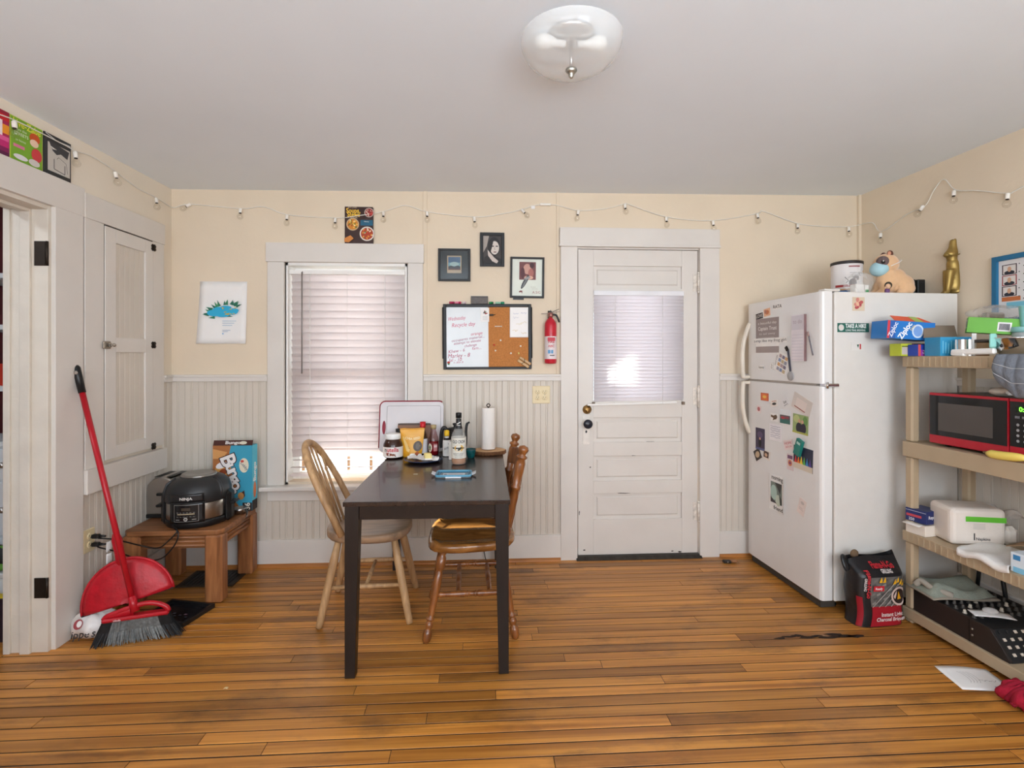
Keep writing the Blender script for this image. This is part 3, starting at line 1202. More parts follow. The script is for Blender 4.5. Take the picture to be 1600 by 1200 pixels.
t, w, h = frame('framed_photo', 'tall black frame with pale paper, a small picture and a long feather', .171, 1.710, .393, 1.976, .013, (28, 28, 30), tilt=.012)
m = MB(); m.box(-w + .013, -.008, -h + .013, w - .013, 0, h - .013); m.build('mat_board', mat((220, 226, 216), rough=.7), t)
p = Print((0, -.008, 0), BACK_R, UPZ)
p.rect(-.052, -.014, .056, .102, (112, 66, 66)); p.ell(.0, .056, .026, .034, (196, 150, 136)); p.ell(.024, .03, .018, .03, (168, 104, 96)); p.ell(-.03, .03, .014, .036, (84, 44, 50)); p.ell(.03, .08, .015, .018, (70, 40, 44)); p.ell(.01, .0, .03, .012, (214, 170, 150))
p.ell(-.014, -.028, .012, .052, (60, 62, 64), a=-.5); p.ell(-.013, -.030, .005, .042, (120, 124, 126), a=-.5); p.ell(.0, -.003, .022, .008, (150, 150, 150), a=.3)
p.poly([(-.055, -.093), (-.045, -.085), (-.03, -.086), (-.032, -.105), (-.038, -.094), (-.048, -.098)], (110, 50, 50)); p.text('A.SiG', .062, -.096, .024, (150, 84, 80)); p.text('to you', .04, -.060, .012, (170, 172, 166)); p.text('with love', .05, -.072, .010, (170, 172, 166))
p.build('photo', t)
m = MB(); m.box(-.09, -.006, -h - .012, -.02, -.001, -h); m.build('stand_foot', BLACK, t)

# ---- half whiteboard, half cork board
x0, z0, x1, z1 = -.261, 1.246, .309, 1.669
t = thing('memo_board', 'black framed half whiteboard half cork board with red handwriting', 'board', ((x0 + x1) / 2, WB, (z0 + z1) / 2), (0, -.006, 0))
w, h = (x1 - x0) / 2, (z1 - z0) / 2
m = MB()
def bowed(a, b, wd):
    return m
fwid = .020
m.prism([(-w - .006, h), (w + .0, h), (w - .022, h - .020), (-w + .016, h - .020)], -.02, 0, Matrix.Rotation(PI / 2, 4, 'X') @ Matrix.Scale(-1, 4, (0, 0, 1)))
m = MB()
m.box(-w, -.018, -h, -w + fwid, 0, h); m.box(w - fwid, -.018, -h, w, 0, h); m.box(-w + fwid, -.018, -h, w - fwid, 0, -h + .016); m.box(-w + fwid, -.018, h - fwid, w - fwid, 0, h)
m.box(-w - .006, -.018, -h + .07, -w, 0, h - .02); m.box(w, -.018, -h + .07, w + .006, 0, h - .02)
m.build('frame', mat((18, 18, 20), rough=.5), t, .003)
mx = .006
m = MB(); m.box(-w + fwid, -.009, -h + .016, mx, 0, h - fwid); m.build('whiteboard', mat((214, 218, 220), rough=.22, var=.03, scale=6), t)
m = MB(); m.box(mx, -.011, -h + .016, w - fwid, 0, h - fwid); m.build('cork', mat((186, 122, 66), rough=.9, var=.14, scale=120, bump=.3, bscale=200), t)
p = Print((0, -.009, 0), BACK_R, UPZ)
RED = (196, 48, 96)
p.rect(-w + fwid, -h + .016, mx, h - fwid, (214, 218, 220), rough=.22)
for s_, x_, z_, sz, rt, ww, c in (('Wednesday', -.198, .118, .034, .10, .115, RED), ('Recycle day', -.155, .078, .036, .08, .150, RED), ('orange', -.070, .020, .028, .12, .075, (190, 40, 84)),
                               ('occupants material...', -.125, -.012, .025, .14, .215, (150, 60, 96)), ('attempt to elevate', -.130, -.034, .025, .13, .175, (160, 54, 96)), ('challenge', -.110, -.056, .024, .13, .080, (160, 54, 96)),
                               ('Khew - 6', -.200, -.092, .030, .12, .105, (176, 60, 96)), ('fam...', -.070, -.074, .026, .10, .060, (176, 50, 96)), ('Marley - 8', -.185, -.122, .036, .06, .140, (170, 40, 84)), ('Jal - 10', -.208, -.150, .030, .06, .085, (178, 60, 100)), ('1:30-3', -.190, -.166, .016, .06, .06, (178, 60, 100))):
    p.text(s_, x_, z_, sz, c, rot=rt, w=ww, shear=.25)
p.ell(-.252, -.166, .010, .008, (170, 50, 40), 10); p.ell(-.252, -.176, .008, .005, (60, 120, 60), 8)
p.build('handwriting', t)
# notes, pins and clips held on the board
n = tag(MB().box(-.028, -.0018, -.045, .028, 0, .045).build('note_card', PAPER), 'small white card with a red sketch pinned between whiteboard and cork', 'note')
n.location = (.006, WB - .0125, 1.599)
p = Print((0, -.0018, 0), BACK_R, UPZ); p.poly([(-.01, .012), (0, .03), (.008, .014), (.022, .012), (.006, .002)], (150, 60, 56)); p.poly([(-.012, .008), (-.004, .024), (.002, .010)], (60, 60, 66)); p.poly([(.0, .02), (.012, .024), (.006, .012)], (80, 140, 90))
for i in range(4): p.rect(-.014, -.012 - i * .007, .018, -.010 - i * .007, (190, 188, 184))
p.build('print', n)
m = MB()
m.sheet(lambda u, v: ((u - .5) * .120, -.002 - .004 * math.sin(u * 3) * (1 - v), (v - .5) * .196), 6, 6, .0008)
n = tag(m.build('note_sheet', PAPER), 'white sheet with faint drawings pinned at the top of the cork', 'note')
n.location = (.228, WB - .014, 1.551)
p = Print((0, -.0064, 0), BACK_R, UPZ)
p.rect(-.058, -.096, .058, .096, (238, 236, 234))
for i, (x_, z_, c) in enumerate(((-.02, .055, (150, 160, 190)), (.03, .06, (150, 160, 190)), (-.02, .03, (170, 176, 196)), (.0, -.01, (206, 190, 130)), (.03, .0, (206, 190, 130)), (-.025, -.055, (206, 174, 90)), (.03, -.07, (206, 174, 90)))):
    p.scribble(x_ - .018, x_ + .018, z_, .006, .0016, c, 10, i)
p.build('drawing', n)
for i, (px, py, c, nm) in enumerate(((782, 532, (240, 236, 226), 'white'), (774, 548, (236, 226, 206), 'cream'), (798, 552, (240, 236, 226), 'white'), (810, 552, (240, 220, 130), 'yellow'), (813, 541, (236, 226, 206), 'pale'), (772, 539, (190, 40, 34), 'red'))):
    X, Z = on_back(px, py)
    m = MB(); m.lathe([(.0008, 0), (.0008, .004), (.0055, .005), (.0035, .009), (.0035, .014), (.0058, .018), (.0058, .020), (0, .020)], 10, Matrix.Rotation(PI / 2, 4, 'X'))
    lab = ('white push pin highest on the bare cork', 'cream push pin low on the cork near the whiteboard edge', 'white push pin at bottom middle of the cork', 'yellow push pin just above the wooden clip', 'pale push pin under the corner of the pinned sheet', 'red push pin on the cork')[i]
    o = tag(m.build('push_pin', mat(c, rough=.3)), lab, 'push pin', 'push pins on the cork')
    o.location = (X, WB - .0115, Z)
for i in range(5):
    m = MB(); m.lathe([(.0008, 0), (.004, .004), (.0025, .007), (.004, .012), (0, .012)], 8, Matrix.Rotation(PI / 2, 4, 'X'))
    o = tag(m.build('push_pin', mat((236, 226, 210), rough=.3)), ('first', 'second', 'third', 'fourth', 'last')[i] + ' tiny pale pin from the whiteboard in the short row of five', 'push pin', 'row of five pins')
    o.location = (.074 + i * .010, WB - .0115, 1.524)
t = thing('wooden_clip', 'wooden clothespin clip at the lower right of the cork', 'clip', (.262, WB - .012, 1.292), (0, math.radians(33), 0))
for dz in (.011, -.011):
    m = MB(); m.box(-.043, -.012, dz - .009, .043, 0, dz + .009, ch=.003); m.build('jaw', wood((176, 132, 76), (204, 164, 108), key='clip'), t)
m = MB(); m.tube([(-.01, -.014, -.02), (.0, -.015, 0), (-.01, -.014, .02)], .0016); m.build('spring', IRON, t)
t = thing('pin_clip', 'small dark metal clip holding the note card on the cork', 'clip', (.052, WB - .012, 1.598))
m = MB(); m.box(-.018, -.008, -.006, .010, 0, .006, ch=.002); m.build('body', IRON, t)
m = MB(); m.tube([(.010, -.004, 0), (.022, -.006, .003)], .002); m.build('pin', IRON, t)
# on top of the board frame
zt = 1.669
t = thing('board_eraser', 'grey felt eraser standing on the memo board frame', 'eraser', (-.028, WB - .014, zt))
m = MB(); m.box(-.055, -.012, .0, .055, .012, .044, ch=.004); m.build('felt', mat((112, 108, 106), rough=.95, var=.15, scale=80, bump=.4, bscale=150), t)
m = MB(); m.box(-.055, -.013, .043, .055, .013, .049); m.build('back_plate', mat((84, 82, 82), rough=.5), t)
for x_, L, c1, c2, lab in ((-.206, .034, (176, 30, 80), (150, 20, 70), 'short dark magenta marker lying at the left end of the board frame'), (-.166, .040, (216, 120, 150), (176, 30, 80), 'pink barrelled marker beside the eraser on the board frame'), (-.126, .022, (214, 200, 204), (196, 170, 180), 'pale marker cap beside the eraser'),
                           (.048, .028, (30, 130, 70), (24, 110, 60), 'short green marker right of the eraser'), (.104, .058, (150, 196, 170), (20, 130, 96), 'pale barrelled green capped marker at the right of the board frame')):
    t = thing('marker', lab, 'marker', (x_, WB - .010, zt + .008), 0, 'markers on the memo board')
    m = MB(); m.lathe([(.007, -L / 2), (.0075, -L / 2 + .002), (.0075, L * .1), (.006, L * .12)], 12, Matrix.Rotation(PI / 2, 4, 'Y')); m.build('barrel', mat(c1, rough=.35), t)
    m = MB(); m.lathe([(.008, L * .10), (.008, L * .45), (.005, L / 2), (0, L / 2)], 12, Matrix.Rotation(PI / 2, 4, 'Y')); m.build('cap', mat(c2, rough=.35), t)

# ---- fire extinguisher on the wall
X, Zb = .430, 1.283
t = thing('fire_extinguisher', 'red fire extinguisher hanging on the wall beside the door', 'fire extinguisher', (X, WB - .046, Zb))
m = MB(); m.lathe([(.030, 0), (.037, .004), (.039, .010), (.039, .245), (.036, .262), (.026, .280), (.014, .292), (.012, .300)], 24)
cyl = m.build('cylinder', mat((190, 30, 48), rough=.28, var=.02), t)
m = MB(); m.lathe([(.0394, .030), (.0394, .175)], 24, cap=False); m.build('label', mat((226, 214, 214), rough=.4), cyl)
p = Print((0, -.0394, .10), BACK_R, UPZ, lift=.0010)
p.rect(-.024, .045, .024, .068, (196, 60, 74)); p.text('FIRE', 0, .040, .026, (190, 40, 54), bold=.02, w=.040); p.text('ABC', 0, .012, .022, (200, 60, 70), bold=.01); p.rect(-.022, -.035, -.006, -.012, (90, 150, 196)); p.rect(-.002, -.035, .012, -.012, (90, 150, 196)); p.rect(-.01, -.050, .02, -.044, (70, 60, 60))
p.build('print', cyl)
m = MB(); m.lathe([(.013, .298), (.016, .304), (.016, .326), (.010, .330)], 14); m.ball((.0, -.016, .312), .010, .005, .010); m.build('valve', mat((172, 120, 110), rough=.35, metal=.6), t)
m = MB(); m.beam((.002, 0, .330), (.055, 0, .352), .016, .003); m.beam((-.006, 0, .330), (.0, 0, .346), .016, .003); m.build('lever', BLACK, t)
m = MB(); m.beam((-.060, 0, .322), (-.004, 0, .324), .010, .003); m.beam((.012, 0, .330), (.058, 0, .336), .012, .003); m.build('handle', mat((120, 100, 92), rough=.4, metal=.5), t)
m = MB(); m.tube(smooth_path([(.014, 0, .318), (.036, -.004, .312), (.048, -.004, .290), (.056, -.002, .268)]), .006, 8); m.build('hose', BLACK, t)
m = MB(); m.tube([(0, .030, .30), (0, .044, .30)], .006); m.box(-.012, .038, .26, .012, .044, .345); m.build('wall_bracket', IRON, t)

# ---- outlets
def outlet(name, label, M, cols):
    t = thing(name, label, 'outlet')
    t.matrix_world = M
    t.location, t.rotation_euler = M.to_translation(), M.to_euler()
    w = .035 + .023 * (cols - 1)
    m = MB(); m.box(-w, -.006, -.057, w, 0, .057, ch=.003); pl = m.build('cover_plate', IVORY, t)
    for c in range(cols):
        cx = (c - (cols - 1) / 2) * .046
        for cz in (.020, -.020):
            m = MB(); m.lathe([(.0165, 0), (.0165, .0095), (.015, .010), (0, .010)], 18, Matrix.Translation((cx, 0, cz)) @ Matrix.Rotation(PI / 2, 4, 'X'))
            rc = m.build('receptacle', IVORY, t)
            m = MB()
            m.box(cx - .007, -.0106, cz, cx - .005, -.0098, cz + .008); m.box(cx + .005, -.0106, cz, cx + .007, -.0098, cz + .008); m.ball((cx, -.0098, cz - .007), .0026, .001, .0026, 8, 6)
            m.build('slots', BLACK, rc)
        m = MB(); m.ball((cx, -.006, 0), .003, .0012, .003, 8, 6); m.build('screw', STEEL, t)
    return t


outlet('wall_outlet', 'ivory double outlet on the beadboard left of the back door', Matrix.Translation((.373, WB - BF, 1.080)), 2)
lo = outlet('wall_outlet', 'ivory outlet with two black plugs on the left wall by the broom', Matrix.Translation((WL + BF, 2.600, .420)) @ Matrix.Rotation(PI / 2, 4, 'Z'), 1)

# ---- posters above the pantry doorway
def left_poster(name, label, y0, y1, z0, z1):
    t = thing(name, label, 'poster', (WL + .004, y0, z0))
    return t, Print((.0022, 0, 0), V((0, 1, 0)), UPZ), y1 - y0, z1 - z0


t, p, w, h = left_poster('red_poster', 'red, white and purple gradient poster above the pantry doorway', 1.99, 2.188, 2.146, 2.330)
MB().box(0, 0, 0, .002, w, h).build('sheet', PAPER, t)
p.rect(0, 0, w, h, (170, 30, 80)); p.rect(0, 0, w, h * .10, (92, 20, 66)); p.rect(0, h * .1, w, h * .2, (130, 24, 84)); p.rect(0, h * .2, w, h * .34, (196, 34, 110)); p.rect(0, h * .34, w, h * .44, (224, 90, 150)); p.rect(0, h * .44, w * .85, h * .78, (240, 226, 232)); p.rect(w * .85, h * .5, w, h * .7, (236, 150, 40)); p.rect(0, h * .78, w, h, (200, 30, 40)); p.rect(0, h * .92, w, h, (150, 24, 50))
p.build('print', t)
t, p, w, h = left_poster('green_poster', 'lime green zine cover with a red haired drawing above the pantry doorway', 2.194, 2.346, 2.146, 2.330)
MB().box(0, 0, 0, .002, w, h).build('sheet', mat((190, 210, 60), rough=.6), t)
p.rect(.002, .003, w - .003, h - .003, (122, 170, 44)); p.text('Live-Zabe', w * .5, h * .88, .042, (224, 222, 70), bold=.02, w=w * .86)
p.text('from the', w * .30, h * .74, .016, (226, 236, 206)); p.text('STREETS', w * .32, h * .64, .018, (226, 236, 206), bold=.01); p.text('to home', w * .30, h * .50, .014, (226, 236, 206)); p.rect(w * .08, h * .32, w * .42, h * .39, (220, 120, 156))
# a plain red-haired figure, shapes only
p.ell(w * .74, h * .70, w * .17, h * .12, (206, 84, 30)); p.ell(w * .72, h * .58, w * .14, h * .09, (238, 206, 180)); p.ell(w * .80, h * .32, w * .17, h * .16, (206, 60, 66)); p.ell(w * .3, h * .12, w * .22, h * .06, (226, 222, 226)); p.ell(w * .72, h * .12, w * .18, h * .08, (214, 206, 200))
p.build('print', t)
t = thing('framed_drawing', 'black edged black and white drawing in a plastic sleeve above the doorway', 'picture frame', (WL + .004, 2.350, 2.143))
w, h = .146, .188
MB().box(0, 0, 0, .006, w, h, ch=.001).build('frame', mat((40, 40, 42), rough=.3), t)
p = Print((.006, 0, 0), V((0, 1, 0)), UPZ)
p.rect(w * .12, h * .12, w * .95, h * .80, (196, 190, 182)); p.poly([(w * .15, h * .84), (w * .92, h * .76), (w * .85, h * .56), (w * .6, h * .62), (w * .45, h * .56), (w * .3, h * .62)], (58, 58, 62))
p.line([(w * .35, h * .20), (w * .35, h * .44)], .003, (30, 30, 32)); p.line([(w * .35, h * .20), (w * .75, h * .16), (w * .75, h * .38)], .003, (30, 30, 32)); p.line([(w * .45, h * .46), (w * .52, h * .52), (w * .8, h * .44), (w * .86, h * .2)], .0018, (60, 60, 62)); p.poly([(w * .2, h * .72), (w * .45, h * .68), (w * .3, h * .66)], (220, 216, 210))
p.line([(w * .04, h * .98), (w * .45, h * .90), (w * .96, h * .93)], .004, (214, 212, 208))
p.build('print', t)

# ---- blue framed photo collage on the right wall
sA, sB = (RW0.y - 2.398) / math.cos(RA), (RW0.y - 1.70) / math.cos(RA)
t = thing('photo_collage', 'blue framed white collage board of photo strips on the right wall', 'picture frame', RW0 + RDIR * ((sA + sB) / 2) + V((0, 0, 1.66)), RA - PI / 2)
w, h = (sB - sA) / 2, .165
BLUE = mat((24, 104, 144), rough=.45)
m = MB(); m.box(-w, -.022, -h, -w + .024, 0, h); m.box(w - .024, -.022, -h, w, 0, h); m.box(-w + .024, -.022, -h, w - .024, 0, -h + .024); m.box(-w + .024, -.022, h - .024, w - .024, 0, h)
m.build('frame', BLUE, t, .002)
m = MB(); m.box(-w + .024, -.008, -h + .024, w - .024, 0, h - .024); m.build('board', mat((224, 220, 218), rough=.6), t)
p = Print((0, -.008, 0), BACK_R, UPZ)
p.rect(-w + .024, -h + .024, w - .024, h - .024, (224, 220, 218))
for i in range(3):
    a = h - .046 - i * .053
    p.rect(-w + .040, a - .050, -w + .108, a, (150, 60, 60) if i == 1 else (70, 56, 58)); p.rect(-w + .045, a - .046, -w + .103, a - .004, (222, 214, 208)); p.ell(-w + .074, a - .040, .024, .010, (44, 44, 54)); p.ell(-w + .074, a - .024, .009, .013, (206, 160, 130))
p.rect(-w + .040, h - .226, -w + .125, h - .205, (196, 110, 60))
p.ell(-w + .185, h - .085, .045, .040, (214, 30, 100)); p.text('NOPE', -w + .190, h - .085, .028, (240, 220, 230), bold=.01); p.rect(-w + .062, h - .262, -w + .30, h - .232, (120, 190, 210))
for i in range(14):
    p.ell(-w + .12 + .02 * (i % 3), h - .05 - .013 * i, .003, .003, (60, 60, 70), 6)
p.rect(w - .2, -.05, w - .05, .09, (206, 196, 190)); p.rect(w - .19, -.04, w - .06, .08, (96, 110, 120))
p.build('photos', t)

# ---- string lights along three walls
t = thing('string_lights', 'white cord of small clear bulbs strung along the three walls', 'string lights')
WC = mat((226, 222, 214), rough=.5, key='cord')
SOCK = mat((236, 232, 224), rough=.45)
BULB = glass((252, 251, 249), .03)
OFFL, OFF = .012, .012
path_l = [(1.80, 2.315), (2.02, 2.285), (2.20, 2.31), (2.468, 2.312), (2.512, 2.308), (2.62, 2.325), (2.773, 2.310), (2.95, 2.277), (3.108, 2.275), (3.24, 2.262)]
pts = [V((WL + OFFL, y, z)) for y, z in path_l]
path_b = [(-1.93, 2.262), (-1.835, 2.284), (-1.53, 2.262), (-1.39, 2.276), (-1.244, 2.228), (-.944, 2.212), (-.80, 2.222), (-.641, 2.257), (-.503, 2.299), (-.363, 2.260), (-.062, 2.232), (.12, 2.255), (.246, 2.284), (.34, 2.315), (.469, 2.318), (.617, 2.285), (.80, 2.30), (.924, 2.333), (.96, 2.328), (1.204, 2.252), (1.517, 2.232), (1.821, 2.283), (1.865, 2.300), (2.10, 2.222), (2.30, 2.205), (2.454, 2.205), (2.52, 2.215)]
pts += [V((x, WB - (.034 if -.9 < x < -.68 else OFF), z)) for x, z in path_b]
rpx = [(1366, 348), (1380, 362), (1420, 335), (1448, 322), (1462, 298), (1478, 280), (1496, 297), (1530, 298), (1579, 302), (1598, 294)]
for q in rpx:
    s_, z = on_right(*q)
    pts.append(RW0 + RDIR * s_ + RN * OFF + V((0, 0, z)))
pts += [RW0 + RDIR * 1.35 + RN * OFF + V((0, 0, 2.2)), RW0 + RDIR * 1.9 + RN * OFF + V((0, 0, 2.2))]
m = MB(); m.tube(smooth_path(pts, 4), .0026, 6); m.build('cord', WC, t)
bulbs = []
for y, z in ((2.20, 2.300), (2.512, 2.300), (2.773, 2.300), (3.108, 2.268)):
    bulbs.append((V((WL + .016, y, z)), V((.10, random.uniform(-.3, .3), -1))))
for x, z, lean in ((-1.835, 2.282, -1.6), (-1.53, 2.258, 0), (-1.244, 2.222, 0), (-.944, 2.206, 0), (-.641, 2.252, 0), (-.363, 2.256, 0), (-.062, 2.226, .1), (.246, 2.282, .9), (.617, 2.280, -.2), (.924, 2.328, .15), (1.204, 2.247, 0), (1.517, 2.226, .1), (1.821, 2.280, .1), (2.10, 2.216, -.1), (2.454, 2.200, 0)):
    bulbs.append((V((x, WB - .018, z)), V((lean, -.12, -1))))
for q, ln in (((1380, 365), .1), ((1447, 322), -.9), ((1495, 299), .1), ((1580, 303), 0)):
    s_, z = on_right(*q)
    bulbs.append((RW0 + RDIR * s_ + RN * .018 + V((0, 0, z)), RDIR * ln + V((-.12, 0, -1))))
bulbs.append((V((.40, WB - .018, 2.318)), None))
for bp_, d in bulbs:
    if d is None:
        m = MB(); m.beam(bp_ - V((.035, 0, 0)), bp_ + V((.035, 0, 0)), .018, .014, ch=.003); pg = m.build('plug', SOCK, t)
        m = MB(); m.box(bp_.x - .092, WB - .014, bp_.z - .028, bp_.x - .068, WB - .012, bp_.z - .006); m.build('care_tag', PAPER, pg)
        continue
    M = Matrix.Translation(bp_) @ d.normalized().to_track_quat('Z', 'Y').to_matrix().to_4x4()
    m = MB(); m.lathe([(.006, -.004), (.0095, 0), (.0095, .022), (.008, .026)], 12, M); sk = m.build('socket', SOCK, t)
    m = MB(); m.lathe([(.007, .026), (.007, .030)], 10, M); m.build('contact_ring', IRON, sk)
    m = MB(); m.lathe([(.007, .029), (.011, .034), (.0165, .045), (.0175, .053), (.0145, .062), (.007, .068), (0, .069)], 14, M); m.build('bulb', BULB, sk)

# ---- ceiling light: glass bowl with finial
t = thing('ceiling_light', 'clear glass bowl ceiling light with a metal finial', 'ceiling light', (.290, 1.66, 2.40))
m = MB(); m.lathe([(.075, 0), (.075, -.012), (.06, -.020), (.012, -.022), (.009, -.022)], 24); m.build('canopy', STEEL, t)
m = MB(); m.lathe([(.006, -.02), (.006, -.118)], 10); m.build('stem', STEEL, t)
m = MB(); m.lathe([(.168, -.022), (.165, -.045), (.148, -.078), (.110, -.104), (.060, -.117), (.010, -.121)], 36, cap=False)
m.build('bowl', mat((232, 232, 230), rough=.12, alpha=.42, var=0), t)
m = MB(); m.lathe([(.018, -.118), (.020, -.124), (.014, -.132), (.008, -.136), (.009, -.142), (.004, -.150), (0, -.152)], 16); m.build('finial', mat((170, 168, 160), rough=.3, metal=.9), t)
for sg in (-1, 1):
    m = MB(); m.lathe([(.012, 0), (.012, .03), (.022, .05), (.026, .075), (.018, .095), (0, .102)], 14, Matrix.Translation((sg * .02, 0, -.035)) @ Matrix.Rotation(sg * PI / 2.1, 4, 'Y')); m.build('bulb', mat((236, 236, 232), rough=.3), t)
# ================================================================== pantry contents seen through the doorway slit
SHW = mat((222, 226, 228), rough=.4, key='pantry_white')
t = thing('pantry_shelving', 'white wooden shelving on the pantry wall', 'shelf', (-2.6, 2.86, 0))
for z in (1.728, 1.465, 1.150):
    m = MB(); m.box(-.68, -.15, z, .46, .15, z + .026); m.build('shelf_board', SHW, t, .002)
m = MB(); m.box(-.69, -.15, .896, -.67, .15, 1.78); m.build('side_panel', SHW, t)
m = MB(); m.box(.45, -.15, .896, .468, .15, 1.78); m.build('side_panel', SHW, t)
t = thing('pantry_cabinet', 'white pantry cabinet with drawers below the shelves', 'cabinet', (-2.6, 2.86, 0))
m = MB(); m.box(-.66, -.14, .07, .44, .15, .87); m.build('body', SHW, t)
m = MB(); m.box(-.66, -.10, .0, .44, .15, .07); m.build('toe_kick', BLACKM, t)
for x0, x1 in ((-.65, -.12), (-.10, .43)):
    m = MB(); m.box(x0, -.155, .085, x1, -.14, .40); d = m.build('door', SHW, t, .003)
    m = MB(); m.ball((x1 - .05, -.17, .33), .014); m.build('knob', STEEL, d)
m = MB(); m.box(-.67, -.16, .87, .445, .15, .895); m.build('top', SHW, t, .003)
for z0, z1 in ((.70, .855), (.415, .685)):
    for x0, x1 in ((-.65, -.12), (-.10, .43)):
        m = MB(); m.box(x0, -.155, z0, x1, -.14, z1); d = m.build('drawer', SHW, t, .003)
        m = MB(); m.ball(((x0 + x1) / 2, -.17, (z0 + z1) / 2), .016); m.build('knob', STEEL, d)
t = thing('glass_jar', 'dark lidded glass jar on the top pantry shelf', 'jar', (-2.42, 2.84, 1.754))
m = MB(); m.lathe([(.06, 0), (.075, .02), (.078, .12), (.06, .17), (.045, .18)], 20); m.build('body', mat((34, 44, 50), rough=.1), t)
m = MB(); m.lathe([(.05, .18), (.052, .20), (.02, .215), (.014, .235), (0, .24)], 16); m.build('lid', BLACK, t)
t = thing('white_canister', 'white storage canister on the middle pantry shelf', 'canister', (-2.44, 2.84, 1.491))
m = MB(); m.lathe([(.085, 0), (.09, .01), (.09, .11), (.086, .115)], 24); m.build('body', SHW, t)
m = MB(); m.lathe([(.092, .115), (.092, .132), (.0, .137)], 24); m.build('lid', mat((200, 206, 210), rough=.4), t)
t = thing('red_box', 'red cardboard box on the lower pantry shelf', 'box', (-2.46, 2.84, 1.176))
m = MB(); m.box(-.07, -.06, 0, .06, .06, .115, ch=.002); m.build('carton', mat((190, 54, 36), rough=.5), t)
m = MB(); m.box(-.02, -.062, .03, .05, -.06, .09); m.build('front_label', mat((60, 50, 50), rough=.5), t)
t = thing('dark_tin', 'dark red tin standing on the box in the pantry', 'tin', (-2.46, 2.84, 1.292))
m = MB(); m.lathe([(.06, 0), (.06, .09), (.055, .094)], 18); m.build('body', mat((66, 30, 40), rough=.35, var=.3, scale=30), t)
m = MB(); m.lathe([(.061, .094), (.061, .108), (0, .11)], 18); m.build('lid', BLACK, t)
t = thing('blue_bowl', 'dark blue bowl on the pantry cabinet', 'bowl', (-2.42, 2.83, .896))
m = MB(); m.lathe([(.04, 0), (.045, .006), (.095, .07), (.10, .085), (.094, .083), (.04, .012), (0, .01)], 22); m.build('bowl', mat((50, 66, 92), rough=.3), t)
m = MB(); m.lathe([(.0955, .070), (.1008, .085), (.101, .078)], 22, cap=False); m.build('rim', mat((190, 190, 180), rough=.3), t)
t = thing('cloth_bundle', 'dark blue folded cloth stacked in the pantry bowl', 'cloth', (-2.43, 2.84, .985))
m = MB(); m.ball((0, 0, .055), .085, .07, .055); m.build('fold', mat((56, 60, 76), rough=.9, var=.4, scale=30), t)
m = MB(); m.ball((.01, -.02, .10), .06, .05, .04); m.build('upper_fold', mat((104, 44, 50), rough=.9, var=.3, scale=30), t)
t = thing('storage_bin', 'white storage bin on the pantry floor', 'bin', (-2.42, 2.68, 0))
m = MB(); m.box(-.16, -.10, .0, .15, .0, .27, ch=.01); m.build('bin_body', SHW, t)
m = MB(); m.box(-.166, -.106, .25, .156, .006, .275, ch=.006); m.build('rim', mat((206, 206, 206), rough=.4), t)
t = thing('leafy_bag', 'dark bag with green leaves on the pantry bin', 'bag', (-2.42, 2.63, .277))
m = MB(); m.ball((0, 0, .06), .11, .045, .06); m.build('bag_body', BLACKM, t)
m = MB()
for i in range(8):
    a = i * .8
    m.ball((.07 * math.cos(a), -.02 + .02 * math.sin(a), .06 + .04 * math.sin(a * 2)), .03, .012, .018, 8, 6)
m.build('leaves', mat((90, 140, 50), rough=.6), t)
t = thing('striped_bag', 'yellow and black striped bag standing just inside the pantry', 'bag', (-2.27, 2.50, 0))
m = MB(); m.box(-.10, -.03, .0, .06, .03, .205, ch=.012); m.build('bag_body', mat((206, 180, 40), rough=.45), t)
m = MB(); m.box(.006, -.032, .0, .052, .032, .20); m.build('dark_stripe', mat((40, 30, 44), rough=.4), t)
m = MB(); m.box(-.10, -.031, .085, .02, -.030, .12); m.build('purple_band', mat((110, 30, 90), rough=.4), t)

# ================================================================== side table with toaster, cooker and snack box
OAKD = wood((112, 70, 40), (158, 104, 62), rough=.45, stretch=(1.2, 12, 12), scale=3.5, key='oak_x')
OAKZ = wood((120, 74, 42), (170, 112, 68), rough=.45, stretch=(12, 12, 1.2), scale=3.5, key='oak_z')
OAKY = wood((120, 74, 42), (164, 108, 64), rough=.45, stretch=(12, 1.2, 12), scale=3.5, key='oak_y')
SX0, SX1, SY0, SY1, SH = -1.925, -1.408, 2.79, 3.225, .395
t = thing('side_table', 'low wooden side table with ridged aprons carrying the cooker', 'table', ((SX0 + SX1) / 2, (SY0 + SY1) / 2, 0))
w, d = (SX1 - SX0) / 2, (SY1 - SY0) / 2
m = MB()
c = .028
m.prism([(-w + c, -d), (w - c, -d), (w, -d + c), (w, d - c), (w - c, d), (-w + c, d), (-w, d - c), (-w, -d + c)], SH - .028, SH)
m.build('table_top', OAKD, t, .006, seg=3)
for sx in (-1, 1):
    for sy in (-1, 1):
        m = MB(); m.box(sx * w, sy * d, 0, sx * (w - .092), sy * (d - .075), SH - .028, ch=.010); m.build('leg', OAKZ, t)
for sy in (-1, 1):
    m = MB(); m.box(-w + .092, sy * (d - .020), SH - .100, w - .092, sy * (d - .045), SH - .028); ap = m.build('apron', OAKD, t)
    for i in range(3):
        m = MB(); z = SH - .094 + i * .022; m.tube([(-w + .093, sy * (d - .020), z + .008), (w - .093, sy * (d - .020), z + .008)], .0095, 8); m.build('ridge', OAKD, ap)
for sx in (-1, 1):
    m = MB(); m.box(sx * (w - .020), -d + .075, SH - .100, sx * (w - .045), d - .075, SH - .028); ap = m.build('apron', OAKY, t)
    for i in range(3):
        m = MB(); z = SH - .094 + i * .022; m.tube([(sx * (w - .020), -d + .076, z + .008), (sx * (w - .020), d - .076, z + .008)], .0095, 8); m.build('ridge', OAKY, ap)

